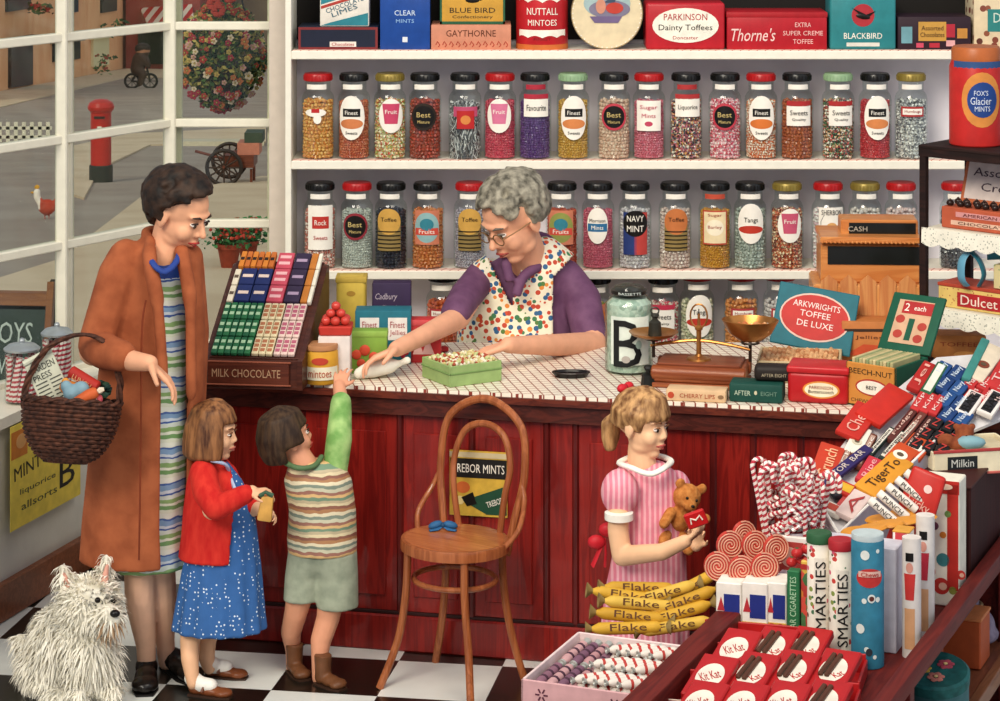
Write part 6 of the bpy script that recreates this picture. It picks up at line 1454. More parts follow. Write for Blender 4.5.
b = MB(); b.rect(0, .052, .30, .018, -.085, mat('c88a88')); b.rect(0, .022, .34, .016, -.085, mat('d8b098')); b.text('AMERICAN CREAM', 0, .052, .24, .011, -.0865, mat('5a2420')); b.text('CHOCOLATE', -.04, .022, .2, .010, -.0865, mat('5a3428')); b.build('lettering', o)
T = Matrix.Translation((-.03, .04, .075)) @ Matrix.Rotation(R(-18), 4, 'X')
b = MB(T); b.box((.0, 0, .085), (.36, .010, .17), mat('b8643c'), bev=.003); b.rect(0, .088, .33, .145, -.005, mat('d8c8c0')); b.build('lid', o)
b = MB(T); b.text('Assorted', -.03, .115, .22, .03, -.0065, mat('4a3440')); b.text('Creams', .0, .062, .2, .03, -.0065, mat('4a3440')); b.build('lid_lettering', o)
rd = random.Random(8)
for i in range(22):
    b = MB(); b.ball((0, 0, 0), (.014, .014, .012), mat('2a1c18', rough=.25), 2); b.ball((0, 0, .010), .006, mat('4a3028'), 1); k = b.build('chocolate'); k.location = onrack(.26-.19+(i % 11)*.037+rd.uniform(-.004, .004), .12-.055+(i//11)*.05, SZ[0]+.008+.085)
    tag(k, 'one of the identical round dark chocolates heaped in the salmon-red box', 'chocolate', 'chocolates in the salmon-red box')
o = rackbox('biscuit_box', 'long yellow dotted box with a red name band on the lower lace shelf', 'box', .27, .10, SZ[1]+.008, .46, .14, .075, spots('d8b868', ['a8643c'], 70, .2))
b = MB(); b.rect(-.02, .035, .26, .050, -.071, mat('a82428')); b.build('name_band', o); b = MB(); b.text('Dulcet', -.06, .035, .15, .034, -.0725, mat('ecd8c8')); b.build('lettering', o)
b = MB(); b.box((0, 0, .080), (.465, .145, .012), mat('a8402c')); b.build('lid', o)
o = rackbox('sweet_box', 'cream speckled box stacked on the yellow dotted box', 'box', .38, .10, SZ[1]+.096, .24, .12, .085, spots('d0c08c', ['8a9a6a', 'b8503a'], 60, .25)); b = MB(); b.rect(.04, .045, .05, .035, -.061, mat('b03030')); b.build('paper_label', o)
P = onrack(.17, .03, SZ[1]+.10); o = thing('ribbon_bow', 'large blue-green ribbon bow hanging under the upper lace shelf', 'ribbon', P)
b = MB(); TE = mat('2c7080', rough=.4); TL = mat('5a90a8', rough=.4)
b.tube(smooth_path([(0, 0, .12), (-.03, -.02, .09), (-.035, -.03, .03), (-.015, -.02, -.0)], 5), [.018]*16, TL, 8, flat=.25); b.tube(smooth_path([(0, 0, .12), (.03, -.02, .09), (.045, -.03, .04), (.03, -.02, .0)], 5), [.02]*16, TE, 8, flat=.25); b.build('tails', o)
b = MB(); b.tube(smooth_path([(0, -.02, .12), (.05, -.03, .145), (.11, -.02, .135), (.13, 0, .11), (.06, -.02, .108)], 5), [.018]*21, TE, 8, flat=.3); b.build('loop', o)

# ------------------------------------------------------------- basket on the woman's arm and what is in it
Yb = 8.46; Kb = Yb/FPX; bc_ = at(72, 402, Yb); BWK = rough_mat('2e1a14', '5c3626', 60, .7, .5, .004)
bk = thing('wicker_basket', 'dark brown wicker shopping basket hung on the forearm of the rust-brown coat', 'basket', bc_, rot=(R(-12), R(4), 0))
br = 48*Kb; b = MB()
prof = [(1.0, 0), (.99, -.035), (.96, -.07), (.89, -.105), (.78, -.14), (.62, -.17), (.40, -.188)]
rows = 17
for i in range(rows):
    t = i/(rows-1)*(len(prof)-1); k = min(int(t), len(prof)-2); u = t-k; rr = br*(prof[k][0]*(1-u)+prof[k+1][0]*u); z = prof[k][1]*(1-u)+prof[k+1][1]*u; n = 72
    b.tube([((rr+.0035*math.cos(a*18*2*math.pi/n*1.0+i*math.pi))*math.cos(a*2*math.pi/n), (rr+.0035*math.cos(a*18*2*math.pi/n+i*math.pi))*math.sin(a*2*math.pi/n)*.72, z) for a in range(n)], .0062, BWK, 5, closed=True)
b.lathe([(br*.97, -.004), (br*.955, -.07), (br*.77, -.14), (br*.38, -.183), (0, -.186)], (0, 0, 0), mat('24140f'), 40, sy=.72); b.build('bowl', bk)
b = MB()
for off in (0, math.pi):
    n = 90; b.tube([((br+.0+.007*math.cos(a*.6+off))*math.cos(a*2*math.pi/n), (br+.007*math.cos(a*.6+off))*math.sin(a*2*math.pi/n)*.72, .004+.007*math.sin(a*.6+off)) for a in range(n)], .0065, BWK, 6, closed=True)
b.build('plaited_rim', bk)
b = MB(); hp = smooth_path([(-br*.98, 0, -.03), (-br*.96, 0, .06), (-br*.62, 0, .165), (0, 0, .215), (br*.55, 0, .195), (br*.93, 0, .09), (br*.97, 0, -.03)], 14)
for off in (0, 2.1, 4.2): b.tube([p+Vector((math.cos(i*.35+off)*.007, math.sin(i*.35+off)*.007, 0)) for i, p in enumerate(hp)], .0062, BWK, 6)
b.build('handle', bk)
BT_ = Matrix.Translation(bc_) @ bk.rotation_euler.to_matrix().to_4x4()
def inb(x, y, z): return BT_ @ Vector((x, y, z))
o = thing('newspaper', 'folded printed newspaper sticking out of the wicker basket', 'newspaper', inb(-.055, .02, .005), rot=(R(-14), R(-24), R(12)))
b = MB(); NP = mat('c4c4ae')
for k in range(4): b.box((0, k*.006, .05-k*.004), (.10, .005, .20), NP, bev=.002)
b.tube([(-.05, -.002, .148), (.05, -.002, .152)], .010, NP, 8); b.build('folded_sheets', o)
b = MB(); b.text('GARDEN', 0, .115, .085, .022, -.003, mat('2a2c28')); b.text('PRESS', -.01, .086, .06, .02, -.003, mat('2a2c28'))
for i in range(8): b.rect(-.022, .066-i*.013, .04, .004, -.003, mat('4a4c44'), th=.0006); b.rect(.026, .066-i*.013, .038, .004, -.003, mat('4a4c44'), th=.0006)
b.build('print', o)
o = thing('sweet_tube', 'red printed roll lying in the wicker basket', 'packet', inb(.035, -.02, .075), rot=(R(10), R(28), R(-12)))
b = MB(); b.lathe([(.014, -.055), (.020, -.050), (.020, .050), (.014, .055)], (0, 0, 0), mat('a8281e'), 18, rot=(0, R(90), 0)); b.build('roll', o); b = MB(); b.text('LUNCH', 0, .0, .07, .018, -.020, mat('e8b080')); b.build('lettering', o)
o = thing('vegetable_bag', 'orange net bag under the red roll in the basket', 'bag', inb(.0, -.02, .04), rot=(0, R(20), 0))
b = MB(); b.ball((0, 0, 0), (.045, .035, .026), mat('c8782c', var=.2), 2, jit=.06); b.ball((-.03, .0, .018), (.014, .012, .012), mat('d89038'), 1); b.build('bag', o)
o = thing('cloth_bundle', 'pale blue cloth bundle in the wicker basket', 'cloth', inb(.005, -.06, .03))
b = MB(); 
for x, y, z, r_ in ((0, 0, 0, .03), (.03, .0, .012, .028), (-.02, .01, .02, .02), (.05, .01, -.008, .02)): b.ball((x, y, z), (r_, r_*.8, r_), None, 2)
blob('cloth', MB() if 0 else b, mat('7a98a4', var=.15), None, .006, 2).parent = o
o = thing('carrot', 'orange carrot with a pale tip lying over the basket rim', 'carrot', inb(.055, -.09, .022), rot=(0, R(-22), R(8)))
b = MB(); b.lathe([(.003, -.05), (.012, -.035), (.020, .01), (.020, .03), (.014, .04), (0, .042)], (0, 0, 0), mat('c0582a', var=.15), 14, rot=(0, R(90), 0)); b.build('root', o); b = MB(); b.ball((.05, 0, 0), (.016, .011, .011), mat('d8c8b0'), 1); b.build('tip', o)
o = thing('radish', 'pink and white radish at the basket rim beside the carrot', 'radish', inb(.092, -.07, .016))
b = MB(); b.ball((0, 0, 0), (.017, .017, .019), mat('c05058'), 2); b.build('root', o); b = MB(); b.ball((-.006, -.012, .004), (.009, .006, .010), WHITE, 1); b.build('pale_patch', o)
o = thing('cabbage', 'dark green leafy head at the back of the wicker basket', 'vegetable', inb(.085, .02, .04))
b = MB(); rd = random.Random(3)
for i in range(30):
    v = Vector((rd.gauss(0, 1), rd.gauss(0, 1), rd.gauss(0, 1))).normalized()*.028; b.ball(v, (.014, .012, .010), mat(rd.choice(('24382c', '34503a', '2a443c'))), 1)
b.build('leaves', o)

# ------------------------------------------------------------- on the window sill
ZS = .7405
for px, py, r_, hh, lb in ((22, 402, 17, 62, 'striped candy jar with a silver knobbed lid nearest the sill\'s end'), (57, 390, 15, 66, 'striped candy jar with a silver lid farther along the sill, behind the basket')):
    P = onz(px, py, ZS); s_ = P.y/FPX; o = thing('candy_jar', lb, 'jar', P, group='candy jars on the window sill'); r_ *= s_; hh *= s_
    b = MB(); b.lathe([(0, .001), (r_*.95, .002), (r_, .01), (r_, hh*.80), (r_*.8, hh*.86), (0, hh*.862)], (0, 0, 0), glass_mat(), 26); b.build('glass', o)
    b = MB(); rd = random.Random(px)
    for i in range(16):
        a = i*math.pi/8; rr = r_*.80; e = a+rd.uniform(.3, .8); b.tube([(rr*math.cos(a), rr*math.sin(a), .01), (rr*math.cos(e), rr*math.sin(e), hh*.76)], r_*.16, candy('ecdcd4', 'b83a48', 1, .018), 7, uv=True)
    k = b.build('candy_sticks', o); k['kind'] = 'stuff'
    b = MB(); b.lathe([(r_*1.05, hh*.84), (r_*1.08, hh*.87), (r_*.8, hh*.93), (r_*.25, hh*.96), (r_*.12, hh*.97)], (0, 0, 0), mat('a8aeb0', rough=.3, metal=.5), 26); b.ball((0, 0, hh*.985), r_*.2, mat('a8aeb0', rough=.3, metal=.5), 2); b.build('lid', o)
# poster on the panel under the sill
def pan(px, py):
    k = (px-500)/FPX; o_ = PA+nP*.032; t = (k*o_.y-o_.x)/(dP.x-k*dP.y); v = o_+dP*t; return at(px, py, v.y)
A_, B_, C_, D_ = pan(10, 538), pan(80, 496), pan(80, 420), pan(12, 432)
po = thing('poster', 'yellow hand-lettered poster on the pale panel below the window sill', 'poster', (A_.x, A_.y, A_.z))
T = Matrix((dP, Vector((-dP.y, dP.x, 0)), Vector((0, 0, 1)))).transposed().to_4x4(); wd = (B_-A_).xy.length; ht = (D_.z-A_.z)
b = MB(T); b.rect(wd/2, ht/2+.02, wd, ht, 0, mat('e6cc50', var=.12), .002); b.build('sheet', po)
b = MB(T); b.rect(wd*.12, ht*.86, wd*.22, ht*.26, -.002, mat('c8782c')); b.oval(wd*.14, ht*.88, wd*.14, ht*.14, -.004, mat('d8a060')); b.build('picture', po)
b = MB(T); b.text('MINTO', wd*.30, ht*.60, wd*.5, ht*.13, -.002, mat('2a2418'), rot=R(4)); b.text('B', wd*.80, ht*.36, wd*.22, ht*.28, -.002, mat('1c1814')); b.text('liquorice', wd*.38, ht*.38, wd*.5, ht*.07, -.002, mat('4a5030')); b.text('allsorts', wd*.40, ht*.24, wd*.5, ht*.07, -.002, mat('4a5030')); b.build('lettering', po)
# ============================================================= the display bench in front
U = Vector((.38, .925, 0)).normalized(); V = Vector((U.y, -U.x, 0)); AN = math.atan2(V.y, V.x)
L0 = Vector((.411, 6.856, 0))
def TU(v, u, z): return L0+V*v+U*u+Vector((0, 0, z))
ZM, ZR, ZL = .52, .60, .42
TBW = wood('561510', '6e2018', 1, .6, 4, .05)
T0 = Matrix.Translation(L0) @ Matrix.Rotation(AN, 4, 'Z')
tb_ = thing('display_bench', 'red-brown stepped display bench with raised rails, loaded with sweets', 'display bench', L0, AN)
b = MB(); b.box((.262, .71, ZM-.008), (.53, 2.42, .016), TBW); b.build('bench_top', tb_)
b = MB(); b.box((-.035, .71, ZR/2), (.075, 2.42, ZR), TBW, bev=.008, seg=2); b.build('side_rail', tb_)
b = MB(); b.box((.560, .71, ZR-.0275), (.046, 2.42, .055), TBW, bev=.006, seg=2); b.build('side_rail', tb_)
for u_ in (-.45, .50, 1.88):
    b = MB(); b.box((.548, u_, .272), (.04, .05, .545), TBW); b.build('post', tb_)
b = MB(); b.box((-.275, .20, ZL-.012), (.42, 1.46, .024), TBW); b.build('lower_step', tb_)
b = MB(); b.box((-.275, .20, (ZL-.024)/2), (.40, 1.44, ZL-.024), wood('4a1812', '5e2018', 1, .4, 4, .3)); b.build('step_body', tb_)
b = MB(); b.box((.27, 1.905, ZM/2), (.54, .03, ZM), TBW); b.build('end_board', tb_)
b = MB(); b.box((.28, .71, .235), (.58, 2.40, .03), wood('6a3a26', '80482e', 1, .5, 4, .2)); b.box((.575, .71, .232), (.03, 2.40, .05), wood('7a4a2e', '8c5a3a', 1, .5, 4, .2)); b.build('low_shelf', tb_)

def at_rot(name, label, cat, P, group=None, rz=AN, rot=None): return thing(name, label, cat, P, rz, group, rot)
# pink open box
P = onz(521, 679, .565); pz = ZL+.001; PW, PD, PH = .345, .44, .565-pz
pb = thing('sweet_box', 'open pink box of wrapped rolls with a dark oval on its front', 'box', (P.x, P.y, pz), AN); PK_M = mat('d8a8a8'); PI2 = mat('e8d0cc')
b = MB(); b.box((PW/2, .004, PH/2), (PW, .008, PH), PK_M); b.build('front_panel', pb)
b = MB(); b.box((.004, PD/2, PH/2), (.008, PD, PH), PI2); b.box((PW-.004, PD/2, PH/2), (.008, PD, PH), PI2); b.box((PW/2, PD-.004, PH/2), (PW, .008, PH), PI2); b.box((PW/2, PD/2, .004), (PW, PD, .008), PI2); b.build('sides', pb)
b = MB(); b.oval(PW*.42, PH*.45, .17, .055, 0, mat('5a2c3e')); b.text('Parma', PW*.42, PH*.45, .11, .03, -.0015, mat('d8a8a8')); b.build('oval_badge', pb)
b = MB()
for x, z in ((.06, .75), (.06, .3), (.27, .75), (.30, .35)):
    for k in range(6): a = k*math.pi/3; b.box((x*1.0+.012*math.cos(a), -.001, PH*z+.012*math.sin(a)), (.012, .002, .004), mat('5a2c3e'), rot=(0, -a, 0), bev=0)
b.build('flower_print', pb)
PT = Matrix.Translation(pb.location) @ Matrix.Rotation(AN, 4, 'Z')
SIL = mat('b8b8b0', rough=.3, metal=.4)
def twist(name, label, P, dirv, L, r, m, group, cat='wrapped sweet', band=None, end=SIL, txt=None, tm=None, fl=.9):
    d = Vector(dirv).normalized(); rot = d.to_track_quat('X', 'Z').to_euler(); o = thing(name, label, cat, P, group=group, rot=rot)
    key = ('tw', round(L, 3), round(r, 4), fl)
    if key not in PK_:
        k = MB(); q_ = Euler((0, R(90), 0)).to_matrix(); k.lathe([(r*.35, -L/2), (r*.95, -L*.40), (r, -L*.36), (r, L*.36), (r*.95, L*.40), (r*.35, L/2)], (0, 0, 0), WHITE, 14, rot=q_)
        e = MB()
        for s_ in (-1, 1):
            e.lathe([(r*.30, 0), (r*.45, L*.03), (r*fl, L*.11), (r*fl*.8, L*.112), (r*.3, L*.04), (0, .0)], (s_*L*.47, 0, 0), WHITE, 9, rot=Euler((0, R(90)*s_, 0)).to_matrix())
        PK_[key] = (k.mesh('roll'), e.mesh('ends'))
    a, c = PK_[key]; link('wrapper', a, o, [m]); link('twisted_ends', c, o, [end])
    if band is not None:
        key2 = ('bd', round(L, 3), round(r, 4))
        if key2 not in PK_:
            k = MB(); 
            for s_ in (-1, 0, 1): k.lathe([(r*1.02, -L*.035), (r*1.03, L*.035)], (s_*L*.24, 0, 0), WHITE, 14, rot=Euler((0, R(90), 0)).to_matrix())
            PK_[key2] = k.mesh('band')
        link('printed_band', PK_[key2], o, [band])
    if txt:
        t_ = MB(Matrix.Rotation(R(-25), 4, 'X')); t_.text(txt, 0, 0, L*.5, r*1.1, -r, tm); t_.build('lettering', o)
    return o
rd = random.Random(21)
for j in range(2):
    for i in range(4):
        twist('sweet_roll', 'one of the identical lilac-brown rolls at the window side of the pink box', PT @ Vector((.035+i*.033, .12+j*.20, PH-.022)), U, .18, .0145, mat(['8a6070', 'c89a9a', '7a5468', 'c08e90'][(i+j) % 4]), 'lilac-brown rolls in the pink box', band=mat('4a2c3c'))
for k, z in ((0, .022), (1, -.002)):
    for j in range(3):
        for i in range(5):
            twist('sweet_roll', 'one of the identical white rolls with red print heaped in the pink box', PT @ Vector((.185+i*.032+rd.uniform(-.004, .004), .085+j*.13, PH-z)), (U*(.75)+V*(.9)+Vector((0, 0, rd.uniform(-.05, .05)))), .115, .0125, mat('e4d8cc'), 'white rolls in the pink box', band=mat('b83c34'))
# flaky chocolate wrappers
for i, (px, py, z, dx, dy, dz, c_) in enumerate(((628, 628, .47, 1, .02, .02, 0), (676, 626, .47, 1, .1, .12, 1), (632, 616, .50, 1, .0, -.10, 2), (676, 614, .50, 1, .15, .25, 0), (640, 604, .53, 1, .1, -.12, 1), (682, 602, .54, 1, .1, .35, 2), (628, 596, .55, 1, .05, -.16, 0), (662, 594, .565, 1, .2, .22, 1), (640, 588, .585, 1, .1, -.05, 2), (684, 590, .585, 1, .2, .45, 0))):
    P = at(px, py, 7.78+i*.012); lb = 'yellow twist-wrapped flake bar ' + ['lowest in the heap, at its outer end', 'lowest in the heap, against the rail', 'second from the bottom at the outer end', 'second from the bottom against the rail', 'halfway up the outer end of the heap', 'halfway up the rail side of the heap', 'high at the outer end of the heap', 'sloping across the upper middle of the heap', 'lying topmost at the outer end', 'topmost and steeply sloped beside the lollipops'][i]
    twist('flake_bar', lb, P, (dx, dy, dz), .22, .0185, mat(['cfa032', 'd8b048', 'c4942a'][c_]), 'yellow wrapped flake bars', 'chocolate bar', end=mat('8a7444', rough=.5), txt='Flake', tm=mat('5a3418'), fl=1.3)
# red wafer bars in open cartons
RDM, CHO = mat('b01c1e', rough=.4), mat('54301f', rough=.4)
def wafer(px, py, kind, label, z=.585, w=.105, L=.19, tilt=16):
    P = onz(px, py, z); o = thing('wafer_bar', label, 'chocolate bar', P, group='red wafer bars in the open cartons', rot=(Matrix.Rotation(AN-R(3), 4, 'Z') @ Matrix.Rotation(R(tilt), 4, 'X')).to_euler())
    b = MB(); b.box((0, 0, 0), (w, L, .026), RDM, bev=.004); b.build('wrapper', o); Tp = Matrix.Translation((0, 0, .0132)) @ Matrix.Rotation(R(-90), 4, 'X')
    F = MB(Matrix.Translation((0, 0, .0132)) @ Matrix(((1, 0, 0, 0), (0, 0, 1, 0), (0, -1, 0, 0), (0, 0, 0, 1))))
    F.oval(0, -.005, w*.72, L*.60, 0, mat('e6dccc'), th=.001); F.build('oval_label', o)
    F = MB(Matrix.Translation((0, 0, .0132)) @ Matrix(((1, 0, 0, 0), (0, 0, 1, 0), (0, -1, 0, 0), (0, 0, 0, 1))))
    if kind == 0: F.text('Kit Kat', 0, -.005, w*.52, L*.2, -.001, RDM, rot=R(35)); F.build('lettering', o)
    else:
        F.free if 0 else None
        for k in range(2): 
            F2 = MB(); F2.box((-w*.10+k*w*.17-.01, .01, .018), (w*.13, L*.55, .012), CHO, bev=.003, rot=(0, 0, R(-6))); F2.build('wafer_finger', o)
        F.text('Kat', w*.18, -L*.12, w*.28, L*.13, -.001, RDM, rot=R(50)); F.build('lettering', o)
for c_, (px, py, lb) in enumerate(((762, 706, 'front-most red open carton of wafer bars'), (772, 676, 'red open carton of wafer bars, the middle tier'), (762, 652, 'red open carton of wafer bars, the rear tier'))):
    P = onz(px, py, .528+.0*c_); o = thing('display_carton', lb, 'carton', (P.x, P.y, ZM+.0006), AN+R(8), group='red wafer bar cartons')
    W_ = (.50, .50, .36)[c_]; b = MB(); b.box((0, 0, .004), (W_, .19, .008), RDM); b.box((0, -.09, .018), (W_, .008, .036), RDM); b.box((0, .09, .030), (W_, .008, .06), RDM)
    for s_ in (-1, 1): b.box((s_*W_/2, 0, .022), (.008, .19, .044), RDM)
    b.build('tray', o); b = MB(); b.box((0, -.0945, .036), (W_, .003, .004), mat('e0c8b8')); b.build('cream_edge', o)
for px, py, k, lb in ((711, 679, 0, 'red bar with a white lettered oval at the rail end, middle tier'), (752, 676, 1, 'red bar with its wafer fingers showing, second in the middle tier'), (793, 674, 1, 'red bar with wafer fingers showing, third in the middle tier'), (834, 673, 1, 'red bar with wafer fingers showing, beside the blue tube'),
    (735, 652, 0, 'red bar with a white oval at the rail end of the rear tier'), (772, 650, 1, 'red bar with wafer fingers showing, rear tier by the tall tubes'), (806, 650, 1, 'red bar tucked behind the others below the lettered tubes'),
    (700, 706, 0, 'red bar nearest the rail in the front tier'), (741, 707, 0, 'red bar with a white oval, second in the front tier'), (783, 706, 0, 'red bar with a white oval, third in the front tier'), (824, 705, 1, 'red bar at the blue tube end of the front tier')):
    wafer(px, py, k, lb)
# tubes
def tubeobj(name, label, px, py, w_, top, m, z=ZM+.0006, group=None, cat='tube', lid=None, seg=26, tilt=0):
    P = onz(px, py, z); s_ = P.y/FPX; r_ = w_/2*s_; P.y += r_*.6; hh = (py-top)*s_
    o = thing(name, label, cat, P, group=group, rot=(0, R(tilt), 0)); b = MB(); b.lathe([(r_-.002, 0), (r_, .002), (r_, hh-.003), (r_-.002, hh), (0, hh)], (0, 0, 0), m, seg); b.build('body', o)
    if lid: k = MB(); k.lathe([(r_*1.06, hh-.022), (r_*1.08, hh-.018), (r_*1.08, hh+.002), (r_*1.0, hh+.006), (0, hh+.006)], (0, 0, 0), lid, seg); k.build('lid', o)
    return o, r_, hh
def vtext(o, st, r_, zc, w, h, m, ang=0):
    """letters running up a tube"""
    b = MB(); vs, fs = _cut(st, 1, 10); out = []
    for x, z, d in vs:
        X_, Z_ = -z*h+ang*r_, x*w+zc; rr = r_+.0012+d*.0008; out.append((rr*math.sin(X_/r_), -rr*math.cos(X_/r_), Z_))
    b.put(out, fs, m); b.build('lettering', o)
SMP = spots('e8e0d0', ['b8342a', '3c6a48', 'c8782c', '5a3a2a', 'c8506a', '7a8a3a'], 42, .30)
o, r_, hh = tubeobj('sweet_tube', 'speckled white tube with black upright lettering and a green cap', 820, 652, 24, 536, SMP, group='speckled lettered tubes', lid=mat('2c5a38'))
b = MB(); b.patch('rect', 0, hh*.46, r_*1.1, hh*.72, r_, mat('e8e0d0'), .0008); b.build('paper_label', o); vtext(o, 'SMARTIES', r_+.001, hh*.46, hh*.66, r_*.85, mat('1c1814'))
o, r_, hh = tubeobj('sweet_tube', 'speckled white tube with black upright lettering and a red cap', 842, 657, 24, 543, SMP, group='speckled lettered tubes', lid=mat('a8242c'))
b = MB(); b.patch('rect', 0, hh*.42, r_*1.1, hh*.70, r_, mat('e8e0d0'), .0008); b.build('paper_label', o); vtext(o, 'SMARTIES', r_+.001, hh*.42, hh*.64, r_*.85, mat('1c1814'))
o, r_, hh = tubeobj('sweet_tube', 'fat blue tube with a red and white painted band', 869, 668, 33, 541, mat('2c7088', var=.2), lid=None)
b = MB(); b.patch('oval', .0, hh*.72, r_*1.7, hh*.15, r_, mat('b8302c'), .001); b.patch('rect', .0, hh*.75, r_*1.4, hh*.045, r_, mat('d8b0a0'), .002); b.build('red_badge', o); b = MB(); b.text('Chews', 0, hh*.75, r_*1.1, hh*.035, 0, mat('a82420'), wrap=r_+.003); b.build('lettering', o)
b = MB()
for x, z, rr in ((-.3, .90, .018), (.5, .93, .008), (.1, .56, .016), (-.35, .54, .010), (.5, .55, .010), (-.6, .32, .018), (-.2, .16, .010), (.3, .1, .008)): b.patch('oval', x*r_, hh*z, rr*1.4, rr*1.5, r_, mat('d8dcd4'), .001)
b.patch('oval', .1*r_, hh*.56, .014, .014, r_, mat('5a2c24'), .002); b.patch('oval', -.05*r_, hh*.14, .018, .022, r_, mat('2a2c34'), .002); b.build('painted_marks', o)
b = MB(); b.lathe([(r_*.97, hh), (r_*.99, hh+.012), (r_*.97, hh+.016), (0, hh+.016)], (0, 0, 0), mat('b8c4c4'), 26); b.build('pale_cap', o)
def slabbox(name, label, x0, x1, top, bot, m, z=ZM+.0006, dep=.05, cat='packet', rz=AN, group=None):
    P = onz((x0+x1)/2, bot, z); s_ = P.y/FPX; w = (x1-x0)*s_; hh = (bot-top)*s_; o = thing(name, label, cat, P+Vector((0, .01, 0)), rz, group)
    b = MB(); b.box((0, dep/2, hh/2), (w, dep, hh), m, bev=.003); b.build('body', o); return o, w, hh
o, w, h = slabbox('sweet_packet', 'narrow green upright packet beside the small white boxes', 787, 800, 572, 648, mat('256a40'), dep=.035)
b = MB(); vs, fs = _text('SUGAR CIGARETTES'); b.put([(-z*w*.5, -.0015-d*.0005, x*h*.85+h*.5) for x, z, d in vs], fs, mat('a8d0a8')); b.build('lettering', o)
o, w, h = slabbox('sweet_packet', 'slim multicoloured upright packet between the green packet and the lettered tube', 801, 812, 562, 650, cells(('c8742c', 'a83028', '3c6a3c', 'd8b048', 'c84838'), 30, .5), dep=.035)
b = MB(); b.rect(0, h*.93, w, h*.06, 0, mat('a82c28')); b.build('top_band', o)
# three small white boxes
for i, (x0, x1, y1) in enumerate(((716, 742, 640), (742, 768, 643), (767, 787, 644))):
    o, w, h = slabbox('sweet_carton', ['small white and blue carton at the rail end of its row of three', 'small white and blue carton, middle of its row of three', 'small white and blue carton against the green packet'][i], x0, x1, 584, y1, mat('ece6da'), dep=.10, cat='carton', rz=AN+R(6), group='small white and blue cartons')
    b = MB(); b.rect(w*.12, h*.60, w*.62, h*.40, 0, mat('1e2c7a')); b.build('blue_panel', o)
    b = MB(); b.rect(0, h*.17, w*.98, h*.33, 0, mat('d8a848')); 
    for s_ in (-.25, .2): b.prism([(w*s_-.008, h*.02), (w*s_+.008, h*.02), (w*s_+.006, h*.28), (w*s_-.006, h*.28)], -.002, -.001, mat('b8342c')); b.oval(w*s_, h*.29, .02, .012, -.002, mat('b8342c'), th=.001)
    b.build('yellow_panel', o); b = MB(); b.prism([(-w*.45, h*.5), (-w*.15, h*.5), (-w*.3, h*.75)], -.0015, 0, mat('b02c34')); b.build('red_mark', o)
# lollipops in a pale box
P = TU(.11, .93, ZM+.0006); lbx = thing('lollipop_box', 'lilac-grey box holding the red swirl lollipops', 'box', P, AN)
b = MB(); b.box((.055, .04, .075), (.21, .09, .15), mat('b8aab4'), bev=.003); b.build('body', lbx)
b = MB(); b.rect(.055, .12, .16, .04, -.005, mat('d8ccd0')); b.build('paper_label', lbx)
for i, (px, py, Y_) in enumerate(((718, 566, 7.66), (742, 570, 7.62), (765, 567, 7.60), (730, 545, 7.74), (755, 545, 7.72), (776, 549, 7.68), (744, 529+6, 7.80))):
    C_ = at(px, py, Y_); s_ = Y_/FPX; r_ = 14.5*s_; o = thing('swirl_lollipop', ['red swirl lollipop at the rail end of the front row', 'red swirl lollipop at the middle of the front row', 'red swirl lollipop in front, closest to the green packet', 'red swirl lollipop behind, above the first two', 'red swirl lollipop behind, in the middle of the bunch', 'red swirl lollipop partly hidden beside the picture card', 'topmost red swirl lollipop'][i], 'lollipop', C_, group='red swirl lollipops', rot=(R(-8), 0, R(-10+i*6)))
    key = 'lol'
    if key not in PK_:
        k = MB(); k.lathe([(0, -.007), (r_*.9, -.006), (r_, 0), (r_*.9, .006), (0, .007)], (0, 0, 0), WHITE, 26, rot=(R(90), 0, 0)); g_ = MB()
        for off in (0, math.pi): g_.tube([((.004+r_*.88*t/40)*math.cos(t*.36+off), -.0075, (.004+r_*.88*t/40)*math.sin(t*.36+off)) for t in range(41)], .0022, WHITE, 5)
        st_ = MB(); st_.tube([(0, 0, -r_*.95), (0, .004, -.13)], .003, WHITE, 6); PK_[key] = (k.mesh('disc'), g_.mesh('spiral'), st_.mesh('stick'))
    a, c, d = PK_[key]; link('disc', a, o, [mat('b83a2c', rough=.25, coat=.4)]); link('spiral', c, o, [mat('dca084', rough=.3)]); link('stick', d, o, [WHITE])
P = TU(.085, .985, ZM+.0006); o = thing('picture_card', 'white card with a red printed picture standing behind the lollipops', 'card', P, AN)
b = MB(); b.box((0, 0, .125), (.105, .016, .25), mat('e4dcd4'), bev=.003); b.build('card', o); b = MB(); b.rect(0, .185, .085, .10, -.008, mat('a83a34')); b.oval(0, .19, .055, .06, -.0095, mat('d8a898'), th=.001); b.build('picture', o)
# candy canes
P = TU(.072, 1.07, ZM+.0006); cc_ = thing('cane_holder', 'tall pale holder packed with candy canes', 'holder', P, AN)
b = MB(); b.lathe([(.058, 0), (.066, .25), (.061, .25), (.053, .006), (0, .006)], (0, 0, 0), mat('c8bcc4'), 24); b.build('cup', cc_)
b = MB(); b.patch('rect', 0, .18, .09, .05, .066, mat('e4dcd4'), .003); b.build('paper_label', cc_)
CN = candy('f0e6dc', 'b83440', 1, .018)
def cane(i, loc, lean, turn, hgt):
    o = thing('candy_cane', 'one of the identical red and white candy canes packed in the holder', 'candy cane', loc, group='candy canes in the holder', rot=(lean[1], lean[0], turn))
    key = ('cane', i % 4)
    if key not in PK_:
        k = MB(); hk = .020+.003*(i % 3); H_ = .36+.02*(i % 4); pts = [(0, 0, z*H_/8) for z in range(9)]+[(hk-hk*math.cos(a*math.pi/8), 0, H_+hk*math.sin(a*math.pi/8)) for a in range(1, 9)]+[(2*hk, 0, H_-.02)]
        k.tube(pts, .0075, CN, 8, uv=True); PK_[key] = k.mesh('cane')
    link('stick', PK_[key], o)
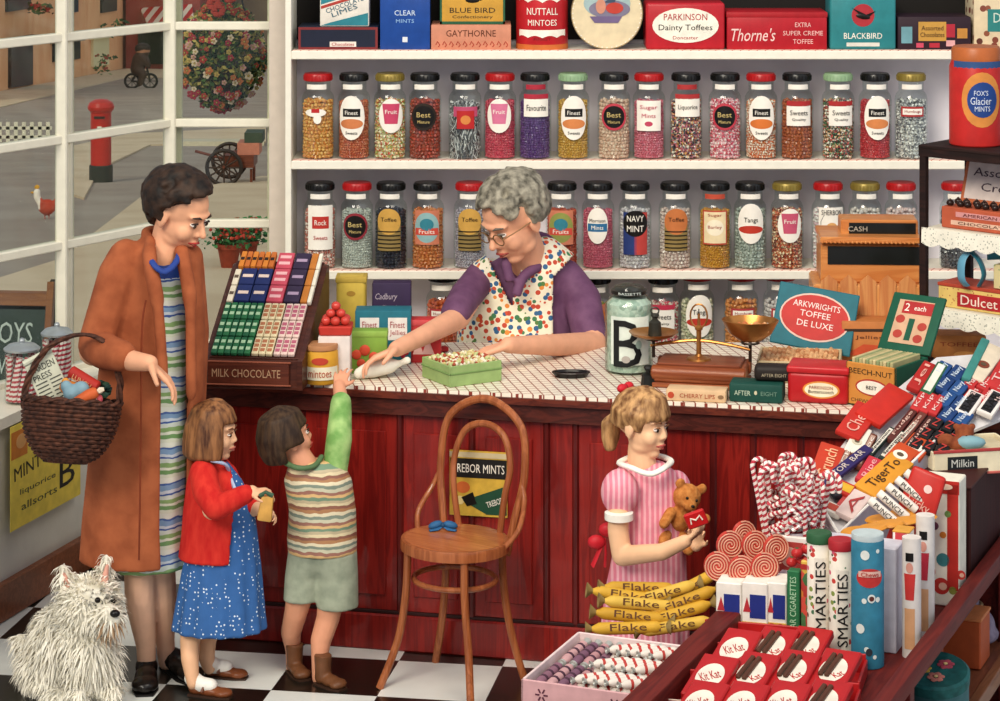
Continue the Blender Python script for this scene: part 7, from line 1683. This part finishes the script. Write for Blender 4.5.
for i in range(44):
    a = i*2.4; rr = .010*math.sqrt(i)*.78; x, y = rr*math.cos(a), rr*math.sin(a)
    cane(i, P+Vector((x, y, .012)), (x*3.6, -y*3.6), rd.uniform(0, 6.28), 0)
b = MB()
for i in range(60):
    a = rd.uniform(0, 6.28); z = .25+rd.random()*.11; rr = .076+rd.uniform(-.008, .012); w_ = rd.uniform(.25, .5); b.tube([(rr*math.cos(a+t*w_), rr*math.sin(a+t*w_), z+.016*t) for t in (-1.5, -.5, .5, 1.5)], .0075, CN, 7, uv=True)
o = b.build('candy_stick_bundle'); o.location = P+Vector((0, 0, 0)); tag(o, 'mass of short striped candy sticks bound round the canes', 'candy sticks', kind='stuff')
# upright white and red boxes along the outer rail
def along(u, v, z): return TU(v, u, z)
o = thing('cracker_tube', 'white tube with a red costumed figure print, beside the blue tube', 'tube', along(.80, .495, ZM+.0006), AN, 'printed white tubes'); 
def crack(o, hh, m2):
    b = MB(); b.lathe([(.026, 0), (.027, .002), (.027, hh), (0, hh)], (0, 0, 0), mat('ddd4cc'), 22); b.build('body', o)
    b = MB(); b.patch('trap', .0, hh*.60, .034, hh*.22, .027, m2, .001); b.patch('oval', .0, hh*.76, .020, .03, .027, mat('c88a7a'), .0016); b.patch('rect', .0, hh*.85, .022, .024, .027, BLACK, .002); b.patch('rect', 0, hh*.25, .030, hh*.34, .027, mat('c8946a'), .001); b.build('printed_figure', o)
crack(o, .34, mat('b8302c'))
o = thing('cracker_tube', 'white tube with a red figure print, next along the rail from the first', 'tube', along(.97, .495, ZM+.0006), AN, 'printed white tubes'); crack(o, .36, mat('b02838'))
o = thing('sweet_box', 'slim red and white striped upright box between the printed tubes', 'box', along(.90, .44, ZM+.0006), AN)
b = MB(); b.box((0, .03, .16), (.05, .06, .32), stripes(['c03a44', 'ece4dc', 'c8343c'], .05, [0, .35, .65], 0), bev=.003); b.build('body', o); b = MB(); b.box((0, .03, .322), (.052, .062, .006), mat('d89a3c')); b.build('top_flap', o)
o = thing('sweet_box', 'tall white box with coloured balls and a red upright band at the outer rail', 'box', along(1.29, .43, ZM+.0006), AN)
b = MB(); b.box((.012, .05, .19), (.165, .10, .38), mat('e8e0cc'), bev=.004); b.build('body', o); b = MB(); b.rect(.075, .21, .034, .32, 0, mat('b42a20')); b.rect(.012, .36, .165, .04, 0, mat('b42a20')); b.oval(.05, .362, .05, .018, -.0014, mat('e0c0a8')); b.build('red_ribbon', o)
for x, z, r_, c_ in ((.0, .10, .022, 'b83028'), (.045, .14, .020, '3c7a7c'), (.0, .19, .015, '5c8a4a'), (.04, .06, .025, 'b83028'), (.075, .05, .012, '8a8a3c'), (.02, .24, .012, '6a3a4a'), (.10, .10, .014, 'b83028'), (.0, .03, .010, '3c5a4a'), (.045, .215, .010, 'c8782c'), (-.01, .30, .010, '4c7a48'), (-.05, .08, .018, 'c8782c'), (-.045, .15, .012, '4c7a48'), (-.05, .21, .016, '3c7a7c'), (-.05, .28, .012, 'b83028'), (.06, .28, .010, '6a8a4a')):
    b = MB(); b.oval(x, z, r_*2, r_*2, 0, mat(c_)); b.oval(x+.2*r_, z, r_, r_*.9, -.0013, mat('d8a890') if c_ == 'b83028' else mat(c_)); b.build('printed_ball', o)
o = thing('sweet_bag', 'red and white lettered bag leaning on the tall box of coloured balls', 'bag', along(1.17, .37, ZM+.15), rot=(Matrix.Rotation(AN, 4, 'Z') @ Matrix.Rotation(R(17), 4, 'Y') @ Matrix.Rotation(R(-8), 4, 'X')).to_euler())
b = MB(); b.box((0, .0, .14), (.125, .035, .30), mat('b82820', rough=.35), bev=.012, seg=3, taper=(.85, .5)); b.build('bag', o); b = MB(); b.text('Lucky', .0, .185, .07, .035, -.0165, mat('e0a898'), rot=R(-8)); b.text('Bag', .0, .145, .05, .03, -.0175, mat('e0a898'), rot=R(-8)); b.build('lettering', o); b = MB(); b.oval(.012, .24, .025, .025, -.011, mat('e8c8c0')); b.build('emblem', o)
o = thing('display_carton', 'upright pale carton holding the lettered white tubes', 'carton', along(.80, .30, ZM+.0006), AN); b = MB(); b.box((.04, .05, .15), (.22, .10, .30), mat('c8c4cc'), bev=.003); b.build('body', o)
for i in range(5):
    P = at(884+i*9, 512-i*7, 7.72+i*.03); o = thing('sweet_tube', ['white punch-lettered roll nearest the orange sweets', 'white punch-lettered roll, second in its row', 'white punch-lettered roll, third in its row', 'white punch-lettered roll, fourth in its row', 'white punch-lettered roll nearest the red bag'][i], 'tube', P, group='white rolls with black lettering', rot=(0, R(38), R(-16)))
    b = MB(); b.lathe([(.011, -.055), (.013, -.052), (.013, .052), (.011, .055)], (0, 0, 0), mat('e8e0d4'), 16, rot=(0, R(90), 0)); b.build('roll', o); b = MB(); b.text('PUNCH', 0, .003, .07, .015, -.0132, BLACK); b.build('lettering', o)
for i, (px, py) in enumerate(((856, 531), (872, 528), (889, 524), (905, 521), (922, 518), (880, 519), (900, 514))):
    P = at(px, py, 7.60+i*.03); o = thing('jelly_sweet', 'one of the identical flat orange jelly slices laid along the top of the cartons', 'sweet', P, group='orange jelly slices', rot=(R(12), R(-8), R(-12)))
    b = MB(); b.lathe([(.0, -.006), (.040, -.005), (.046, 0), (.040, .005), (0, .006)], (0, 0, 0), mat('cf8a30', rough=.35), 22, sy=.55); b.build('jelly', o); b = MB(); b.ball((-.03, -.01, -.004), (.010, .008, .006), mat('b04028'), 1); b.build('red_tip', o)
for i, (px, py) in enumerate(((797, 553), (807, 549), (802, 560), (792, 562))):
    P = at(px, py, 7.62+i*.01); o = thing('red_sweet', 'one of the identical small red berry sweets on top of the slim packets', 'sweet', P, group='red berry sweets on the packets'); b = MB(); b.ball((0, 0, 0), (.018, .016, .016), mat('b82c2c', rough=.3), 2); b.build('berry', o); b = MB(); b.ball((0, 0, .013), (.008, .008, .004), mat('3c5a34'), 1); b.build('leaf_cap', o)

# ------------------------------------------------------------- sloping tray of chocolate bars
A1, A2 = at(806, 486, 8.00), at(838, 537, 7.80); A4 = at(903, 385, 8.55); E1 = A2-A1; E2 = A4-A1; NN = E2.cross(E1).normalized()
if NN.z < 0: NN = -NN
def onpl(px, py):
    d = Vector(((px-500)/FPX, 1, -(py-HY)/FPX)); o_ = Vector((0, 0, HC)); t = (A1-o_).dot(NN)/d.dot(NN); return o_+d*t
st = thing('bar_tray', 'long sloping white tray packed with rows of chocolate bars', 'display tray', A1)
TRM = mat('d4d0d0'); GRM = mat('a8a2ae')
def sheet(mb, pts, th_, m):
    n = len(pts); mb.put(list(pts)+[p-NN*th_ for p in pts], [tuple(range(n)), tuple(range(2*n-1, n-1, -1))]+[(i, i+n, (i+1) % n+n, (i+1) % n) for i in range(n)], m)
Q0 = onpl(806, 486); Q1 = onpl(838, 537); Q2 = onpl(938, 440); Q3 = onpl(1030, 402); Q4 = onpl(1030, 345); Q5 = onpl(938, 352); Q6 = onpl(872, 404)
b = MB(); sheet(b, [p-NN*.022 for p in (Q0, Q1, Q2, Q3, Q4, Q5, Q6)], .012, TRM); b.build('tray_board', st, world=True)
b = MB(); dn = Vector((0, 0, -.10))
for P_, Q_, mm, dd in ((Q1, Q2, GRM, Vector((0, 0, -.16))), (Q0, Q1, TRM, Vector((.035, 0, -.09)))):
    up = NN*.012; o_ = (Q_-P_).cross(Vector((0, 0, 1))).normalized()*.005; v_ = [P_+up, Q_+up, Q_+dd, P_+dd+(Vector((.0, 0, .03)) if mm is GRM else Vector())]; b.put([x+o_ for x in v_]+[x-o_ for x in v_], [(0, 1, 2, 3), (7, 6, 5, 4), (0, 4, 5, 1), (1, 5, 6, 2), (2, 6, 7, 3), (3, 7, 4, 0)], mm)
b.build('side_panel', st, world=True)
b = MB(); b.tube([Q1+NN*.014, Q2+NN*.014], .004, mat('ece8e0'), 6); b.tube([Q0+NN*.014, Q1+NN*.014], .004, mat('ece8e0'), 6); b.build('folded_edge', st, world=True)
b = MB(); b.box(TU(.27, 1.30, (ZM+.70)/2)-Vector((0, 0, .02)), (.28, .50, .16), GRM, rot=(0, 0, AN)); b.build('support_block', st, world=True)
def pack(p0, p1, wpx, m, label, txt=None, tm=None, th_=.020, lift=0, name='chocolate_bar', group='chocolate bars on the sloping tray', band=None, disc=None, cat='chocolate bar', rows=0, ends=None):
    a, c = onpl(*p0), onpl(*p1); d = c-a; L = d.length; d.normalize(); w_ = wpx*a.y/FPX; sd = NN.cross(d)   # sd: 'up' of the letters
    M = Matrix((d, -NN, sd)).transposed().to_4x4()
    if M.determinant() < 0: sd = -sd; M = Matrix((d, -NN, sd)).transposed().to_4x4()
    o = thing(name, label, cat, (a+c)/2+NN*lift, group=group, rot=M.to_euler())
    b = MB(); b.box((0, 0, 0), (L, th_, w_), m, bev=.005, seg=2); b.build('wrapper', o); y = -th_/2
    if band: b = MB(); b.rect(0, 0, L*.86, w_*.62, y, mat(band)); b.build('printed_band', o)
    if disc: b = MB(); b.oval(-L*.1, 0, w_*.62, w_*.62, y-.001, mat(disc)); b.oval(-L*.1, 0, w_*.26, w_*.3, y-.0025, mat('5a4a38'), th=.001); b.build('round_label', o)
    if txt: b = MB(); b.text(txt, 0 if not disc else L*.12, 0, L*.74, w_*.5, y-.0022, tm or WHITE); b.build('lettering', o)
    if ends: b = MB(); b.rect(-L*.44, 0, L*.10, w_*.96, y, mat(ends)); b.rect(L*.44, 0, L*.10, w_*.96, y, mat(ends)); b.build('end_bands', o)
    return o
CR = mat('e8e0d0')
pack((820, 484), (833, 447), 26, mat('bf3c24'), 'broad orange-red packet at the outer lower corner of the sloping tray', 'Crunch', mat('e8b088'))
for i, x in enumerate((0, 10, 20)): pack((839+x*.9, 470-x*.1), (856+x*.9, 432-x*.1+6), 8, mat('6a3828'), 'brown and white bar, %s of the three beside the orange-red packet' % ('outermost', 'middle', 'innermost')[i], 'Choc', mat('e8dcd0'), band='a88878')
pack((817, 492), (868, 452), 12, mat('30265a'), 'long navy-purple bar lying across the lower end of the tray', 'ASTOR  BAR', mat('c8b8b0'), lift=.012)
pack((827, 484), (838, 500), 9, mat('26242c'), 'short dark charcoal packet by the tray\'s lower lip', 'Mint', mat('a8a0a0'), lift=.008)
pack((834, 488), (852, 496), 20, mat('bc2e22'), 'small red and yellow packet near the tray\'s lower lip', band='d8a830', lift=.010)
pack((826, 507), (842, 514), 16, CR, 'small white packet with a red diamond at the tray\'s lower lip', band='b84a38')
pack((843, 520), (862, 497), 20, mat('e0c8c0'), 'pale pink packet at the outermost lower corner of the tray', 'A', mat('a83a38'), lift=.010)
pack((838, 512), (848, 500), 12, mat('b84a48'), 'narrow rose-red bar beside the pale pink packet')
pack((862, 484), (876, 461), 17, mat('c03440'), 'crimson packet between the purple bar and the orange pouch', 'Ripe', mat('e8a0a0'), lift=.004)
pack((864, 496), (902, 462), 27, mat('d8922c'), 'orange-yellow pouch with brown dots and lettering', 'TigerTo', mat('4a3018'), lift=.010)
for i, (x, y) in enumerate(((868, 458), (880, 462), (892, 452))): pack((x, y), (x+24, y-27), 7, mat('20302a'), 'slim green-black bar with a pale stripe, %s of three' % ('first', 'second', 'third')[i], 'Spearmint', BLACK, band='d8d0c0', lift=.006)
pack((893, 466), (908, 450), 24, mat('c24a22'), 'orange-red packet with a white disc by the tray\'s outer edge', disc='e8e0d0', lift=.008)
pack((908, 458), (924, 440), 24, mat('c24a22'), 'orange-red packet with a white disc, farther up the tray edge', disc='e8e0d0', lift=.004)
pack((851, 455), (864, 430), 17, CR, 'white packet with a round mark beside the scarlet bag', disc='c8c0a8', lift=.002)
pack((846, 440), (868, 410), 26, mat('b82a20'), 'scarlet packet below the big scarlet bag', 'Chew', mat('e0a090'), lift=.012)
pack((866, 426), (900, 396), 30, mat('bc2a1e', rough=.35), 'big plain scarlet bag at the counter side of the tray', lift=.02)
for i in range(3): pack((889+i*9, 444+i*4-1), (914+i*9, 412+i*4), 8.5, mat(['5a2a24', '6e3a30', '4a2420'][i]), 'maroon-brown bar with pale print, %s of three' % ('first', 'second', 'third')[i], 'Fudge', mat('d8b0a0'), lift=.006)
k_ = 0
for i in range(3):
    for j in range(3):
        pack((912+i*13+j*10, 452-j*10+i*3), (919+i*13+j*10-1, 443-j*10+i*3), 11, mat('1c1a1a'), 'one of the identical near-black blocks with a red letter packed as a grid', 'N', mat('b03a34'), lift=.010, group='near-black blocks on the tray')
for i in range(3): pack((913+i*9, 414-i*0+i*2), (924+i*9, 396+i*2), 9.5, mat('bc3030'), 'one of the identical red bars with white print between the dark bars and blue blocks', 'Kip', mat('e8c8c0'), lift=.010, group='red bars with white print on the tray')
pack((912, 392), (930, 366), 14, mat('a82420'), 'dark red packet squeezed against the green-lidded box', 'Jel', mat('e0a090'), lift=.006)
pack((924, 398), (942, 368), 12, mat('2a5a3c'), 'green and white packet against the green-lidded box', band='e0dccc', lift=.012)
for i in range(4):
    for j in range(2):
        pack((942+j*15-i*2, 424-i*15+j*4), (952+j*15-i*2, 412-i*15+j*4), 14, mat('234a80') if (i+j) % 2 else mat('1c3a6c'), 'one of the identical blue blocks with white print packed up the middle of the tray', 'Navy', mat('c8d4e0'), lift=.010, group='blue blocks on the tray')
pack((964, 386), (984, 346), 9, mat('3c8078'), 'slender teal stick standing up from the blue blocks', lift=.022)
pack((972, 384), (996, 352), 20, mat('d8c8b0'), 'cream packet with a brown patch beside the teal stick', disc='7a3a28', lift=.016)
pack((990, 392), (1012, 356), 14, mat('b83030'), 'red bar with pale print beyond the cream packet', 'Treat', mat('e8c0b8'), lift=.014)
for i in range(3):
    for j in range(2): pack((966+i*14, 404+i*2-j*13), (976+i*14, 393+i*2-j*13), 12, mat('b42c2c'), 'one of the identical red blocks with white print at the upper end of the tray', 'Mars', mat('e8c8c0'), lift=.010, group='red blocks at the upper end of the tray')
for i in range(2): pack((961+i*22, 418+i*0), (976+i*22, 397+i*0), 17, mat('e4dcd4'), ('white packet with bold black print beside the blue blocks', 'white packet with bold black print at the tray\'s end')[i], 'BAR', BLACK, band='2a282c', lift=.012)
# box with a toy bear picture
P = onz(968, 470, .84); b = MB(); o = thing('riser_block', 'plain dark maroon riser standing on the bench beneath the open cream box', 'riser', TU(.40, 1.68, ZM+.0006), AN); b.box((0, 0, .16), (.25, .46, .32), wood('2e0d0a', '3c1410', 2, .7, 4, .0), bev=.006); b.build('block', o); b = MB(); b.box((0, 0, .322), (.256, .466, .008), mat('3a120e')); b.build('top_board', o)
o = thing('chocolate_box', 'open cream box with a brown bear toy nestled in blue cloth', 'box', at(968, 472, 8.22), R(12)); CB_ = mat('dccfb0')
s_ = 8.15/FPX; w = 92*s_
b = MB(); b.box((.03, .0, .030), (w, .008, .075), CB_); b.box((.03, .20, .030), (w, .008, .075), CB_); b.box((.03-w/2, .10, .030), (.008, .20, .075), CB_); b.box((.03+w/2, .10, .030), (.008, .20, .075), CB_); b.box((.03, .10, .0), (w, .20, .010), CB_); b.build('tray', o)
b = MB(); b.box((.03, -.004, .068), (w+.006, .006, .010), mat('a83a38')); b.box((.03, -.004, -.004), (w+.006, .006, .008), mat('b85a50')); b.build('red_edging', o)
b = MB(); b.rect(-.02, .030, .10, .042, -.004, mat('1c2022')); b.text('Milkin', -.02, .030, .075, .024, -.0055, mat('c8c8c0')); b.build('name_plate', o)
b = MB(); b.box((.03, .10, .045), (w-.02, .18, .03), mat('d0c09c'), bev=.01, seg=2); b.build('packing', o)
tbp = o.location+Vector((-.005, .06, .085)); t = thing('teddy_bear', 'small brown bear toy lying in the open cream box', 'toy', tbp)
b = MB(); b.ball(tbp+Vector((.01, .03, .018)), (.032, .03, .028)); b.ball(tbp+Vector((-.016, .035, .036)), .011); b.ball(tbp+Vector((.036, .035, .036)), .011); b.ball(tbp+Vector((.01, .004, .010)), (.014, .012, .011)); b.ball(tbp+Vector((-.055, -.005, .0)), (.03, .025, .024)); b.ball(tbp+Vector((-.01, .0, -.01)), (.05, .03, .025))
blob('body', b, rough_mat('7a3a22', '94502e', 40, .9), t, .004, 2)
b = MB(); b.ball((.02, -.01, -.004), (.052, .028, .022), mat('7aa0a8'), 2); b.build('blue_cloth', t); b = MB(); b.ball((.01, -.008, .014), .005, BLACK, 1); b.build('nose', t)

# ------------------------------------------------------------- low side shelf
P = TU(.50, 1.08, .2525); tr_ = .098
o = thing('biscuit_tin', 'round blue-green tin with flowers painted on its lid, on the shelf under the bench top', 'tin', P+Vector((0, 0, .02)), rot=(R(14), R(-3), 0)); TEAL = mat('2c7078', var=.2)
b = MB(); b.lathe([(tr_-.004, 0), (tr_, .004), (tr_, .115), (tr_-.003, .118)], (0, 0, 0), mat('3a6468', var=.2), 40); b.build('body', o)
b = MB(); b.lathe([(tr_+.003, .105), (tr_+.004, .135), (tr_-.004, .142), (tr_*.9, .140), (0, .142)], (0, 0, 0), mat('1f5a58', var=.3, scale=40), 40); b.build('lid', o)
for cx, cy, c_ in ((-.035, .005, 'c89a3c'), (.035, .02, 'b84a5a'), (-.005, -.042, 'c8786a')):
    b = MB()
    for k in range(6): a = k*1.047; b.ball((cx+.016*math.cos(a), cy+.016*math.sin(a), .1425), (.012, .010, .003), mat(c_), 1)
    b.ball((cx, cy, .145), (.007, .007, .003), mat('e0c080'), 1); b.build('painted_flower', o)
b = MB(); b.patch('oval', .01, .052, .09, .07, tr_, mat('c89a3c', var=.3, scale=60), .001); b.build('painted_panel', o)
for (v_, u_, w, d, hh, c_, lb) in ((.47, 1.62, .13, .14, .15, 'b05028', 'orange-brown carton behind the round tin on the shelf under the bench top'), (.38, 1.40, .11, .16, .10, '9a4a2c', 'russet carton at the outer edge of the shelf under the bench top')):
    o = thing('sweet_carton', lb, 'carton', TU(v_, u_, .2525), AN); b = MB(); b.box((0, 0, hh/2), (w, d, hh), mat(c_), bev=.004); b.build('body', o); b = MB(); b.box((0, 0, hh+.004), (w+.006, d+.006, .010), mat('c87848')); b.build('lid', o)
o = thing('sugar_sack', 'mottled lilac-grey sack slumped on the shelf under the bench top', 'sack', TU(.44, 1.80, .2525))
b = MB(); b.ball(TU(.43, 1.80, .31), (.10, .09, .07), None, 3); b.ball(TU(.43, 1.79, .285), (.115, .095, .035), None, 3); b.cap(TU(.43, 1.80, .36), TU(.44, 1.81, .42), .05, .035); blob('sack', b, rough_mat('6c6070', '8c8090', 24, .9, .4, .006), o, .009, 3)
b = MB(); b.tube([Vector((.045*math.cos(a*.5), .045*math.sin(a*.5), .125)) for a in range(13)], .006, mat('8a7050'), 6, closed=True); b.build('string_tie', o)
# ============================================================= light and camera
w = bpy.data.worlds.new('World'); SC.world = w; w.use_nodes = True
bg = w.node_tree.nodes['Background']; bg.inputs[0].default_value = (.80, .86, 1.0, 1); bg.inputs[1].default_value = .52
def sun(rot, e, ang, col):
    l = bpy.data.lights.new('sun_or_fill', 'SUN'); l.energy = e; l.angle = R(ang); l.color = col
    o = bpy.data.objects.new('sun_or_fill', l); COL.objects.link(o); o.rotation_euler = rot
sun((R(56), 0, R(-26)), 2.05, 22, (1, .93, .80))
sun((R(60), 0, R(48)), .55, 60, (.9, .95, 1))  # weak second sun added as fill from the opposite side, standing in for skylight
def area(loc, tgt, size, e, col):
    l = bpy.data.lights.new('fill_lamp', 'AREA'); l.energy = e; l.size = size; l.color = col; l.shape = 'DISK'
    o = bpy.data.objects.new('fill_lamp', l); COL.objects.link(o); o.location = loc
    o.rotation_euler = (Vector(tgt)-Vector(loc)).to_track_quat('-Z', 'Y').to_euler()
area((.3, 6.9, 3.7), (.2, 10.2, 1.3), 1.8, 75, (1, .90, .74))  # unseen fill lamp, added above the frame to brighten the wall shelves
cam = bpy.data.cameras.new('camera'); co = bpy.data.objects.new('camera', cam); COL.objects.link(co)
co.location = (0, 0, HC); co.rotation_euler = (R(90), 0, 0); cam.sensor_width = 36; cam.lens = 36*FPX/1000
cam.shift_y = (HY-350.5)/1000; cam.clip_end = 1000; SC.camera = co
SC.view_settings.view_transform = 'Standard'; SC.view_settings.look = 'None'; SC.view_settings.exposure = -.07; SC.view_settings.gamma = 1
SC.view_settings.use_curve_mapping = False
